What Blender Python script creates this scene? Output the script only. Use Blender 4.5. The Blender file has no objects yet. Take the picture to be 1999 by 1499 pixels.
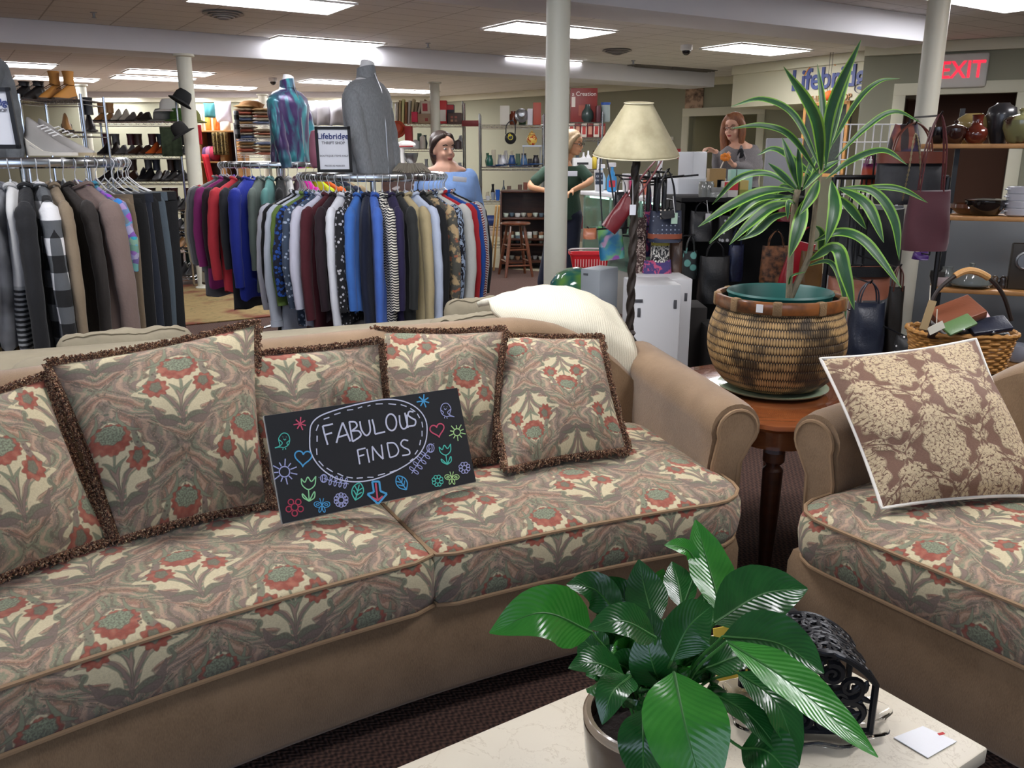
import bpy, bmesh, math, random
from math import sin, cos, pi, radians as R
from mathutils import Vector as V, Matrix as MX, Euler, noise as NZ
random.seed(7)
SC = bpy.context.scene; COL = SC.collection
# ---------------------------------------------------------------- camera
F, CX, CY, CAMZ, PIT = 1650.0, 1000.0, 749.5, 1.4, math.atan(.27)
cd = bpy.data.cameras.new('camera'); cam = bpy.data.objects.new('camera', cd); COL.objects.link(cam)
cd.sensor_width = 36; cd.lens = F / 1999 * 36; cd.clip_start = .05; cd.clip_end = 100
cam.location = (0, 0, CAMZ); cam.rotation_euler = (pi / 2 - PIT, 0, 0); SC.camera = cam
# ---------------------------------------------------------------- world, exposure
W = bpy.data.worlds.new('world'); SC.world = W; W.use_nodes = True
bgn = W.node_tree.nodes['Background']; bgn.inputs[0].default_value = (.80, .90, 1, 1); bgn.inputs[1].default_value = .36
SC.view_settings.view_transform = 'Standard'; SC.view_settings.look = 'None'
SC.view_settings.gamma = 1; SC.view_settings.exposure = 0.5
PANEL_E = 17.5
def daylight():      # the shop window behind the photographer
    ld = bpy.data.lights.new('shop_window_daylight', 'AREA'); ld.shape = 'RECTANGLE'; ld.size = 5; ld.size_y = 1.7
    ld.energy = 42; ld.color = (.62, .74, 1)
    o = bpy.data.objects.new('shop_window_daylight', ld); COL.objects.link(o)
    o.location = (-1.2, -2.6, 1.75); o.rotation_euler = (R(82), 0, R(-8))
daylight()
# ---------------------------------------------------------------- pixel <-> place
_c, _s = cos(PIT), sin(PIT)
def P(x, y, Y=None, z=None):
    dx, dy = x - CX, y - CY
    w = V((dx, -_s * dy + _c * F, -_c * dy - _s * F))
    t = (z - CAMZ) / w.z if z is not None else Y / w.y
    return V((w.x * t, w.y * t, CAMZ + w.z * t))
def Xat(x, Y, z): return (x - CX) * (Y * _c + (CAMZ - z) * _s) / F
# ---------------------------------------------------------------- node expression helper
class E:
    nt = None
    def __init__(s, k): s.k = k
    @staticmethod
    def m(op, *a):
        n = E.nt.nodes.new('ShaderNodeMath'); n.operation = op
        for i, v in enumerate(a):
            if isinstance(v, E): E.nt.links.new(v.k, n.inputs[i])
            else: n.inputs[i].default_value = float(v)
        return E(n.outputs[0])
    def __add__(s, o): return E.m('ADD', s, o)
    __radd__ = __add__
    def __sub__(s, o): return E.m('SUBTRACT', s, o)
    def __rsub__(s, o): return E.m('SUBTRACT', o, s)
    def __mul__(s, o): return E.m('MULTIPLY', s, o)
    __rmul__ = __mul__
    def __truediv__(s, o): return E.m('DIVIDE', s, o)
    def __neg__(s): return E.m('MULTIPLY', s, -1)
    def __lt__(s, o): return E.m('LESS_THAN', s, o)
    def __gt__(s, o): return E.m('GREATER_THAN', s, o)
def esin(a): return E.m('SINE', a)
def ecos(a): return E.m('COSINE', a)
def eabs(a): return E.m('ABSOLUTE', a)
def emin(a, b): return E.m('MINIMUM', a, b)
def emax(a, b): return E.m('MAXIMUM', a, b)
def efr(a): return E.m('FRACT', a)
def esq(a): return E.m('SQRT', a)
def clamp(a): return emin(emax(a, 0), 1)
def soft(d, w=.006): return clamp(0.5 - d / (2 * w))     # 1 inside (d<0)
def lerp(a, b, t): return a + (b - a) * t
def vec(x, y, z=0):
    n = E.nt.nodes.new('ShaderNodeCombineXYZ')
    for i, v in enumerate((x, y, z)):
        if isinstance(v, E): E.nt.links.new(v.k, n.inputs[i])
        else: n.inputs[i].default_value = v
    return n.outputs[0]
def mixc(a, b, t):
    n = E.nt.nodes.new('ShaderNodeMix'); n.data_type = 'RGBA'
    for sock, v in ((n.inputs[0], t), (n.inputs[6], a), (n.inputs[7], b)):
        if isinstance(v, E): E.nt.links.new(v.k, sock)
        elif isinstance(v, (tuple, list)): sock.default_value = (*v[:3], 1)
        elif isinstance(v, (int, float)): sock.default_value = v
        else: E.nt.links.new(v, sock)
    return n.outputs[2]
def coord(kind='Object'):
    n = E.nt.nodes.new('ShaderNodeTexCoord'); return n.outputs[kind]
def sep(v):
    n = E.nt.nodes.new('ShaderNodeSeparateXYZ'); E.nt.links.new(v, n.inputs[0]); return [E(o) for o in n.outputs]
def noise(v, scale, detail=2, rough=.5, col=False, dist=0):
    n = E.nt.nodes.new('ShaderNodeTexNoise'); n.inputs['Scale'].default_value = scale; n.inputs['Detail'].default_value = detail
    n.inputs['Roughness'].default_value = rough; n.inputs['Distortion'].default_value = dist
    E.nt.links.new(v, n.inputs['Vector']); return n.outputs['Color'] if col else E(n.outputs[0])
def voro(v, scale, feat='F1', out=0, rand=1):
    n = E.nt.nodes.new('ShaderNodeTexVoronoi'); n.feature = feat; n.inputs['Scale'].default_value = scale
    n.inputs['Randomness'].default_value = rand
    E.nt.links.new(v, n.inputs['Vector']); o = n.outputs[out]; return E(o) if out == 0 else o
def mapv(v, s=(1, 1, 1), r=(0, 0, 0)):
    n = E.nt.nodes.new('ShaderNodeMapping'); n.inputs['Scale'].default_value = s; n.inputs['Rotation'].default_value = r
    E.nt.links.new(v, n.inputs[0]); return n.outputs[0]
def L(h):            # '#rrggbb' -> linear
    c = [int(h[i:i + 2], 16) / 255 for i in (1, 3, 5)]
    return tuple(x / 12.92 if x <= .04045 else ((x + .055) / 1.055) ** 2.4 for x in c)
MATS = {}
def M(name, col='#808080', rough=.6, metal=0, spec=.5, bump=0, bscale=300, var=0, vscale=8, tr=0, em=None, es=0, coat=0, sheen=0, fn=None, alpha=1):
    if name in MATS: return MATS[name]
    m = bpy.data.materials.new(name); m.use_nodes = True; E.nt = m.node_tree
    b = m.node_tree.nodes['Principled BSDF']; c = L(col) if isinstance(col, str) else col
    b.inputs['Base Color'].default_value = (*c, 1); b.inputs['Roughness'].default_value = rough
    b.inputs['Metallic'].default_value = metal; b.inputs['Specular IOR Level'].default_value = spec
    b.inputs['Transmission Weight'].default_value = tr; b.inputs['Coat Weight'].default_value = coat
    if sheen: b.inputs['Sheen Weight'].default_value = sheen; b.inputs['Sheen Roughness'].default_value = .45
    if em: b.inputs['Emission Color'].default_value = (*L(em), 1); b.inputs['Emission Strength'].default_value = es
    b.inputs['Alpha'].default_value = alpha
    h = None
    if var or bump: ob = coord()
    if var:
        n = noise(ob, vscale, 3)
        E.nt.links.new(mixc(tuple(x * (1 - var) for x in c), tuple(min(1, x * (1 + var)) for x in c), n), b.inputs['Base Color'])
    if fn:
        r = fn(b)
        if r is not None and not isinstance(r, tuple): E.nt.links.new(r, b.inputs['Base Color'])
        if isinstance(r, tuple): E.nt.links.new(r[0], b.inputs['Base Color']); h = r[1]
    if bump or h is not None:
        bn = E.nt.nodes.new('ShaderNodeBump'); bn.inputs['Strength'].default_value = bump or .4; bn.inputs['Distance'].default_value = .004
        if h is None: h = noise(ob, bscale, 2)
        E.nt.links.new(h.k, bn.inputs['Height']); E.nt.links.new(bn.outputs[0], b.inputs['Normal'])
    MATS[name] = m; return m
# ---------------------------------------------------------------- mesh builder
class MB:
    def __init__(s): s.v = []; s.f = []; s.mi = []; s.uv = {}; s.m = MX.Identity(4); s.cur = 0
    def add(s, pts, faces, uvs=None):
        b = len(s.v); s.v += [s.m @ V(p) for p in pts]
        for f in faces: s.f.append([i + b for i in f]); s.mi.append(s.cur)
        if uvs:
            for i, u in enumerate(uvs): s.uv[b + i] = u
        return s
    def box(s, c, d, rz=0, bev=0, rx=0, ry=0, seg=2):
        bm = bmesh.new(); bmesh.ops.create_cube(bm, size=1)
        for v in bm.verts: v.co = V((v.co.x * d[0], v.co.y * d[1], v.co.z * d[2]))
        if bev: bmesh.ops.bevel(bm, geom=bm.edges[:], offset=bev, segments=seg, profile=.5, affect='EDGES')
        m = MX.Translation(c) @ MX.Rotation(rz, 4, 'Z') @ MX.Rotation(ry, 4, 'Y') @ MX.Rotation(rx, 4, 'X')
        bm.verts.ensure_lookup_table(); s.add([m @ v.co for v in bm.verts], [[v.index for v in f.verts] for f in bm.faces]); bm.free(); return s
    def ell(s, c, r, nu=16, nv=10, rot=None):
        pts, fs = [], []
        for j in range(nv + 1):
            t = pi * j / nv
            for i in range(nu):
                a = 2 * pi * i / nu; p = V((r[0] * sin(t) * cos(a), r[1] * sin(t) * sin(a), r[2] * cos(t)))
                if rot: p = rot @ p
                pts.append(p + V(c))
        for j in range(nv):
            for i in range(nu): fs.append([j * nu + i, (j + 1) * nu + i, (j + 1) * nu + (i + 1) % nu, j * nu + (i + 1) % nu])
        return s.add(pts, fs)
    def loft(s, rings, caps=True, close=False, uvs=None):
        n = len(rings[0]); pts = [p for r in rings for p in r]; fs = []; k = len(rings)
        for j in range(k if close else k - 1):
            a, b = j * n, ((j + 1) % k) * n
            for i in range(n): fs.append([a + i, a + (i + 1) % n, b + (i + 1) % n, b + i])
        if caps and not close: fs.append(list(range(n))[::-1]); fs.append([(k - 1) * n + i for i in range(n)])
        return s.add(pts, fs, uvs)
    def tube(s, pts, r, n=8, caps=True, close=False, flat=1.0, up=None):
        pts = [V(p) for p in pts]; k = len(pts)
        rr = r if isinstance(r, (list, tuple)) else [r] * k
        T = []
        for i in range(k):
            a = pts[(i - 1) % k] if (close or i > 0) else pts[i]; b = pts[(i + 1) % k] if (close or i < k - 1) else pts[i]
            t = (b - a); T.append(t.normalized() if t.length > 1e-9 else V((0, 0, 1)))
        u = V(up) if up else (V((0, 0, 1)) if abs(T[0].z) < .9 else V((1, 0, 0)))
        N = (u - T[0] * u.dot(T[0])).normalized(); rings = []
        for i in range(k):
            N = (N - T[i] * N.dot(T[i]));
            N = N.normalized() if N.length > 1e-6 else V((1, 0, 0))
            B = T[i].cross(N)
            rings.append([pts[i] + N * (rr[i] * flat * cos(2 * pi * j / n)) + B * (rr[i] * sin(2 * pi * j / n)) for j in range(n)])
        return s.loft(rings, caps, close)
    def lathe(s, prof, c=(0, 0, 0), n=24, rot=None, sx=1, sy=1, caps=True):
        rings = []
        for (r, z) in prof:
            ring = [V((r * sx * cos(2 * pi * i / n), r * sy * sin(2 * pi * i / n), z)) for i in range(n)]
            rings.append([(rot @ p if rot else p) + V(c) for p in ring])
        return s.loft(rings, caps)
    def grid(s, fn, nu, nv, uvf=None, cu=False):
        pts, uv, fs = [], [], []
        for j in range(nv + 1):
            for i in range(nu + (0 if cu else 1)):
                pts.append(V(fn(i / nu, j / nv)));
                if uvf: uv.append(uvf(i / nu, j / nv))
        w = nu if cu else nu + 1
        for j in range(nv):
            for i in range(nu): a = j * w + i; b = j * w + (i + 1) % w; fs.append([a, b, b + w, a + w])
        return s.add(pts, fs, uv or None)
    def prism(s, poly, h, m=None):      # poly in xy, extruded along z by h
        n = len(poly); m = m or MX.Identity(4)
        pts = [m @ V((x, y, 0)) for x, y in poly] + [m @ V((x, y, h)) for x, y in poly]
        return s.add(pts, [list(range(n))[::-1], [n + i for i in range(n)]] + [[i, (i + 1) % n, n + (i + 1) % n, n + i] for i in range(n)])
    def build(s, name, mats, parent=None, world=True, smooth=35, label=None, sub=0, o0=None):
        me = bpy.data.meshes.new(name)
        inv = wm(parent).inverted() if (parent and world) else MX.Identity(4)
        org = V((0, 0, 0))
        if parent is None and s.v:
            xs = [v.x for v in s.v]; ys = [v.y for v in s.v]; org = V(((min(xs) + max(xs)) / 2, (min(ys) + max(ys)) / 2, min(v.z for v in s.v)))
        if o0 is not None: org = V(o0)
        me.from_pydata([(inv @ v) - org for v in s.v], [], s.f)
        for m in (mats if isinstance(mats, (list, tuple)) else [mats]): me.materials.append(m)
        if s.uv:
            ul = me.uv_layers.new(name='uv')
            for l in me.loops: ul.data[l.index].uv = s.uv.get(l.vertex_index, (0, 0))
        me.polygons.foreach_set('material_index', s.mi)
        if smooth:
            me.polygons.foreach_set('use_smooth', [True] * len(me.polygons)); me.set_sharp_from_angle(angle=R(smooth))
        me.update()
        o = bpy.data.objects.new(name, me); COL.objects.link(o); o.location = org
        if parent: o.parent = parent
        if label: o['label'] = label
        if sub: md = o.modifiers.new('sub', 'SUBSURF'); md.levels = sub; md.render_levels = sub
        return o
def wm(o):
    m = MX.LocRotScale(o.location, o.rotation_euler, o.scale)
    return wm(o.parent) @ m if o.parent else m
def tag(o, label, cat, group=None, kind=None):
    o['label'] = label
    if cat: o['category'] = cat
    if group: o['group'] = group
    if kind: o['kind'] = kind
    return o
def thing(name, label, cat, loc=(0, 0, 0), rz=0, group=None):
    o = bpy.data.objects.new(name, None); COL.objects.link(o); o.location = loc; o.rotation_euler = (0, 0, rz); o.empty_display_size = .05
    return tag(o, label, cat, group)
def struct(name, mb, mat, **k):
    o = mb.build(name, mat, **k); o['kind'] = 'structure'; return o
def dup(root, loc, rz=None, label=None, group=None, sc=None):
    r = root.copy(); COL.objects.link(r); r.location = loc
    if rz is not None: r.rotation_euler = (r.rotation_euler[0], r.rotation_euler[1], rz)
    if sc: r.scale = sc if isinstance(sc, tuple) else (sc,) * 3
    if label: r['label'] = label
    if group: r['group'] = group
    for ch in list(root.children):
        c = ch.copy(); COL.objects.link(c); c.parent = r
        for g in ch.children: d = g.copy(); COL.objects.link(d); d.parent = c
    return r
def arcpts(c, r, a0, a1, n, z=0): return [V((c[0] + r * cos(R(a0 + (a1 - a0) * i / n)), c[1] + r * sin(R(a0 + (a1 - a0) * i / n)), z)) for i in range(n + 1)]
def bez(pts, n=12):          # Catmull-Rom through the points
    pts = [V(p) for p in pts]; q = [pts[0] * 2 - pts[1]] + pts + [pts[-1] * 2 - pts[-2]]; out = []
    for i in range(1, len(q) - 2):
        for k in range(n):
            t = k / n; a, b, c, d = q[i - 1], q[i], q[i + 1], q[i + 2]
            out.append(.5 * ((2 * b) + (c - a) * t + (2 * a - 5 * b + 4 * c - d) * t * t + (3 * b - a - 3 * c + d) * t ** 3))
    out.append(q[-2]); return out
# ---------------------------------------------------------------- common materials
CHROME = M('chrome', '#c9ccd0', .18, 1); STEEL = M('brushed_steel', '#9b9da0', .35, 1)
BLACKM = M('black_plastic', '#101012', .4); WHITEP = M('white_plastic', '#e6e6e8', .4)
def wood(name, a, b, sc=(1.5, 12, 12), rough=.35, coat=.3):
    def fn(bs):
        n = noise(mapv(coord(), sc), 3, 4, .6, dist=.6); return mixc(L(a), L(b), clamp(n * 1.8 - .4))
    return M(name, a, rough, coat=coat, fn=fn)
DKWOOD = wood('dark_walnut', '#2a140c', '#4a2615'); CHERRY = wood('cherry_wood', '#5e2f17', '#8a4d28', (1.2, 9, 9), .22, .6)
OAK = wood('oak_shelf_wood', '#a87440', '#c8965c', rough=.5, coat=0); PINE = wood('pine_plank', '#b58a4e', '#d1aa6c', rough=.6, coat=0)
PAINT = M('cream_wall_paint', '#94937f', .8, bump=.05, bscale=120); TRIMW = M('cream_trim_paint', '#cbc8b2', .5)
GREYW = M('grey_wall_paint', '#908f7d', .8)
WHITEC = M('white_beam_paint', '#dcdbe0', .6); POST = M('cream_column_paint', '#d9d8c8', .45)
# ---------------------------------------------------------------- room shell
CEIL = 2.62
def ceil_fn(b):
    x, y, z = sep(mapv(coord(), (1, 1, 1), (0, 0, R(-33.5))))
    def ln(a, per): return soft(eabs(efr(a / per) - .5) * per - .006, .004)
    g = emax(ln(x, .61), ln(y, .305)); n = noise(coord(), 60, 3)
    return mixc(mixc(L('#cfcbc8'), L('#dedad7'), n), L('#8f8985'), g * .75)
TILE = M('ceiling_tile', '#cfcac6', .9, fn=ceil_fn)
def carpet_fn(b):
    ob = coord(); x, y, z = sep(mapv(ob, (1, 1, 1), (0, 0, R(30))))
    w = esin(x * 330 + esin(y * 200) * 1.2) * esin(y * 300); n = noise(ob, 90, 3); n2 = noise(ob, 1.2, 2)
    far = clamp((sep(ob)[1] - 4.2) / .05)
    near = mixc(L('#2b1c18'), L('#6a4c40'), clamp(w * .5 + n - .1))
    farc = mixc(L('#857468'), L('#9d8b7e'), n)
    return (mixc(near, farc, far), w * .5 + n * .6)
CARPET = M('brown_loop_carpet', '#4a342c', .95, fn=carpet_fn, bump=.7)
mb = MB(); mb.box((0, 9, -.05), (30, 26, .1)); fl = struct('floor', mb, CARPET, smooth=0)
mb = MB(); mb.box((0, 9, CEIL + .05), (30, 26, .1)); struct('ceiling', mb, TILE, smooth=0)
def wall(name, a, b, z0=0, z1=CEIL, th=.12, mat=PAINT, holes=()):
    a, b = V((*a, 0)), V((*b, 0)); d = b - a; Ln = d.length; u = d.normalized(); rz = math.atan2(u.y, u.x); mb = MB()
    nrm = V((-u.y, u.x, 0))
    def seg(s0, s1, q0, q1):
        c = a + u * (s0 + s1) / 2 + nrm * th / 2; mb.box((c.x, c.y, (q0 + q1) / 2), (s1 - s0, th, q1 - q0), rz)
    s = 0
    for (h0, h1, ht) in holes: seg(s, h0, z0, z1); seg(h0, h1, ht, z1); s = h1
    seg(s, Ln, z0, z1); return struct(name, mb, mat, smooth=0)
wall('wall_back', (-14, 19.0), (-1.5, 19.0))
wall('wall_left', (-14, -3), (-14, 19.0)).location.x -= 0
# second back wall runs toward the counter
W2a, W2b = V((-1.5, 19.0, 0)), V((4.9, 12.9, 0)); w2u = (W2b - W2a).normalized(); w2n = V((w2u.y, -w2u.x, 0)) * 1
def W2s(px):   # where the pixel column meets wall two
    k = (px - CX) / (_c * F); # X = k' Y, refine
    for _ in range(5):
        Y = 13.5; t = 0
    best = min((abs(Xat(px, (W2a + w2u * q * .02).y, 1.6) - (W2a + w2u * q * .02).x), q * .02) for q in range(0, 442)); return best[1]
dA, dB = W2s(1345), W2s(1476)
wall('wall_counter', W2a[:2], W2b[:2], holes=[(dA, dB, 2.03)])
W3a, W3b = V((4.05, 10.35, 0)), V((7.4, 8.62, 0)); w3u = (W3b - W3a).normalized()
def W3s(px): return min((abs(Xat(px, (W3a + w3u * q * .02).y, 1.6) - (W3a + w3u * q * .02).x), q * .02) for q in range(0, 180))[1]
eA, eB = W3s(1758), W3s(1972)
wall('wall_exit', W3a[:2], W3b[:2], holes=[(eA, eB, 2.06)], mat=GREYW)
wall('wall_right', (7.4, 8.62), (7.4, -3))
# pilaster beside the exit
pl = P(1690, 300, Y=10.2); mb = MB(); mb.box((Xat(1716, 10.3, 1.6), 10.45, CEIL / 2), (.34, .3, CEIL), R(-30)); struct('trim_1', mb, PAINT, smooth=0)
mb = MB(); c = (V((Xat(1716, 10.3, 1.6), 10.5, 0)) + W2b) / 2; d = W2b - V((Xat(1716, 10.3, 1.6), 10.5, 0)); mb.box((c.x + .1, c.y, CEIL / 2), (d.length, .1, CEIL), math.atan2(d.y, d.x)); struct('wall_passage', mb, PAINT, smooth=0)
# cornices
mb = MB()
for a, b in ((V((-14, 19, 0)), W2a), (W2a, W2b), (W3a, W3b)):
    d = b - a; u = d.normalized(); n = V((u.y, -u.x, 0)); c = (a + b) / 2 + n * .04
    mb.box((c.x, c.y, CEIL - .06), (d.length, .06, .12), math.atan2(d.y, d.x), .01)
struct('trim_2', mb, TRIMW)
# door casings and dark rooms beyond
def casing(a, u, s0, s1, top, name, w=.13, depth=1.5, inner='#b8b08c', back='#c6c1a6'):
    n = V((u.y, -u.x, 0)); rz = math.atan2(u.y, u.x); mb = MB()
    for s in (s0 - w / 2, s1 + w / 2):
        p = a + u * s + n * .012; mb.box((p.x, p.y, top / 2), (w, .03, top), rz, .004)
    p = a + u * (s0 + s1) / 2 + n * .012; mb.box((p.x, p.y, top + w / 2), (s1 - s0 + 2 * w, .03, w), rz, .004)
    o = struct(name, mb, TRIMW)
    mb = MB(); q = a + u * (s0 + s1) / 2 - n * depth; L_ = s1 - s0 + .6
    mb.box((q.x, q.y, 1.1), (L_, .05, 2.2), rz)
    for s in (s0 - .05, s1 + .05):
        p = a + u * s - n * (depth / 2 + .12); mb.box((p.x, p.y, 1.1), (.05, depth - .2, 2.2), rz)
    q = a + u * (s0 + s1) / 2 - n * (depth / 2 + .1); mb.box((q.x, q.y, 2.2), (L_, depth, .05), rz)
    struct('wall_beyond_' + name, mb, M('room_beyond_' + name, back, .8), smooth=0)
    return o
casing(W2a, w2u, dA, dB, 2.03, 'door_1', back='#b5b092')
casing(W3a, w3u, eA, eB, 2.06, 'door_2', back='#5a3b2b', depth=1.0)
# ceiling beams (grid direction)
G = R(33.5); gu = V((cos(G), sin(G), 0)); gv = V((-sin(G), cos(G), 0))
def beam(name, p, q, ext0, ext1, w=.32, h=.22):
    a, b = V((p.x, p.y, 0)), V((q.x, q.y, 0)); u = (b - a).normalized(); a = a - u * ext0; b = b + u * ext1; n = V((-u.y, u.x, 0))
    c = (a + b) / 2 + n * w / 2; mb = MB(); mb.box((c.x, c.y, CEIL - h / 2), ((b - a).length, w, h), math.atan2(u.y, u.x), .006)
    return struct(name, mb, WHITEC)
beam('beam_middle', P(0, 83, z=2.4), P(1300, 164, z=2.4), 5, 1.0, .55)
beam('beam_near', P(1130, 5, z=2.4), P(1810, 82, z=2.4), 6, 0.1, .5)
beam('beam_far', P(0, 190, Y=17.6), P(700, 186, Y=17.6), .1, .1, .3, .1)
# columns
def column(name, x, y, Y, r, label, cap=0):
    p = P(x, y, Y=Y); mb = MB(); mb.lathe([(r * 1.35, 0), (r * 1.35, .02), (r, .03), (r, 2.37 if not cap else CEIL - .02), (r * 1.4, 2.38 if not cap else CEIL - .01), (r * 1.4, 2.4 if not cap else CEIL)], (p.x, p.y, 0), 28)
    o = mb.build(name, POST); return tag(o, label, 'column')
column('column', 1087, 300, 5.6, .075, 'cream round steel column in the middle, in front of the woman in green', 1)
column('column', 1819, 130, 6.4, .075, 'bright cream round steel column in front of the exit sign', 1)
column('column', 371, 240, 9.2, .075, 'cream column beside the shoe shelves with hats hung near it')
column('column', 516, 230, 15.0, .07, 'thin distant cream column behind the teal and purple jacket')
column('column', 850, 220, 12.6, .07, 'cream column behind the head of the woman in pale blue')
column('column', 162, 200, 13.0, .07, 'distant cream column behind the tan boots on the top shelf')
# ceiling lights: long panels laid out on the ceiling grid
LIT = M('fluorescent_diffuser', '#ffffff', .5, em='#fdfcff', es=PANEL_E); LFR = M('light_frame_white', '#d8d6d4', .5)
def panel(x, y, where, e=1, L_=1.2, W_=.6, rz=G):
    p = P(x, y, z=CEIL); t = thing('ceiling_light', 'white rectangular ceiling light ' + where, 'ceiling light', (p.x, p.y, CEIL - .012), rz, 'recessed ceiling lights')
    m = MB(); m.box((0, 0, .004), (L_, W_, .008)); m.build('diffuser', LIT, t, world=False, smooth=0)
    m = MB()
    for sx, sy, cx, cy in ((L_ + .05, .025, 0, W_ / 2 + .012), (L_ + .05, .025, 0, -W_ / 2 - .012), (.025, W_, L_ / 2 + .012, 0), (.025, W_, -L_ / 2 - .012, 0)): m.box((cx, cy, 0), (sx, sy, .016), 0, .003)
    m.build('frame', LFR, t, world=False)
for a in [(530, 2, 'at the top edge beside the round vent'), (632, 82, 'just in front of the middle beam, above the grey bust'),
          (1075, 57, 'directly behind the middle column, nearer one'), (1040, 118, 'washing the middle beam with light beside the middle column'),
          (1478, 95, 'in front of the dome camera near the counter sign'), (1960, -2, 'at the top right corner above the exit sign'),
          (330, 141, 'past the middle beam, upper of the two over the shoe shelves'), (300, 152, 'past the middle beam, lower of the two over the shoe shelves'),
          (110, 153, 'above the tan boots at the left'), (10, 124, 'at the far left edge above the grey mannequin'),
          (430, 170, 'right of the left column, over the linens'), (338, 184, 'low and small over the shelf of hats'),
          (660, 160, 'half hidden by the grey bust, upper one'), (790, 177, 'right of the grey bust near the back wall'),
          (488, 184, 'behind the teal jacket by the thin column'), (200, 186, 'small one between boots and hats'), (650, 184, 'lowest one left of the grey bust')]: panel(*a)
for x, y in ((-3.2, 2.2), (-.4, 3.0), (2.2, 1.9), (-.9, 5.9), (4.2, 4.8), (-6.5, 5.5)):   # the lights above the photographer
    p = V((x, y, 0)); t = thing('ceiling_light', 'recessed white rectangular ceiling light over the sofas', 'ceiling light', (x, y, CEIL - .012), G, 'ceiling lights above the photographer')
    m = MB(); m.box((0, 0, .004), (1.2, .6, .008)); m.build('diffuser', LIT, t, world=False, smooth=0)
def vent(x, y, where, r=.16, Z=CEIL):
    p = P(x, y, z=Z); m = MB()
    for k, rr in enumerate((r, r * .75, r * .5, r * .25)): m.lathe([(rr, 0), (rr + .02, -.015 - .012 * k), (rr + .005, -.02 - .012 * k), (rr - .02, -.004)], (p.x, p.y, Z - .001), 28)
    tag(m.build('ceiling_vent', M('vent_grey', '#8d8a88', .5)), 'round grey ceiling air vent ' + where, 'ceiling vent')
vent(436, 24, 'beside the nearest light panel at top left'); vent(1205, 97, 'right of the middle column'); 
def sprinkler(x, y, where):
    p = P(x, y, z=CEIL); m = MB(); m.lathe([(.03, 0), (.03, -.006), (.012, -.01), (.012, -.04), (.022, -.045), (.022, -.05), (0.001, -.052)], (p.x, p.y, CEIL), 12)
    tag(m.build('sprinkler_head', STEEL), 'small ceiling sprinkler head ' + where, 'sprinkler')
sprinkler(183, 24, 'near the top left corner'); sprinkler(836, 84, 'in front of the middle beam'); sprinkler(1237, 118, 'right of the middle column')
def domecam(x, y, where):
    p = P(x, y, z=CEIL); m = MB(); m.lathe([(.07, 0), (.07, -.05), (.062, -.06), (.05, -.06)], (p.x, p.y, CEIL), 20)
    t = thing('security_camera', 'dome security camera ' + where, 'camera', (p.x, p.y, CEIL)); m.build('housing', WHITEP, t)
    m = MB(); m.ell((p.x, p.y, CEIL - .06), (.05, .05, .05)); m.build('dome', M('smoked_dome', '#18181c', .1), t)
domecam(1341, 88, 'white with dark dome on the ceiling beside the light near the counter'); domecam(533, 152, 'distant one over the teal jacket')
for x, y in ((1265, 131), (1335, 136)):
    p = P(x, y, z=CEIL); m = MB(); m.box((p.x, p.y, CEIL - .008), (.9, .5, .012), G, .003)
    for k in range(7): q = V((p.x, p.y, CEIL - .018)) + gv * (-.21 + .07 * k); m.box(q, (.84, .012, .012), G)
    tag(m.build('return_air_grille', M('grille_grey', '#6e6862', .6)), 'flat grey return air grille in the ceiling, %s of two near the picture' % ('left' if x < 1300 else 'right'), 'air grille')
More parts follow.
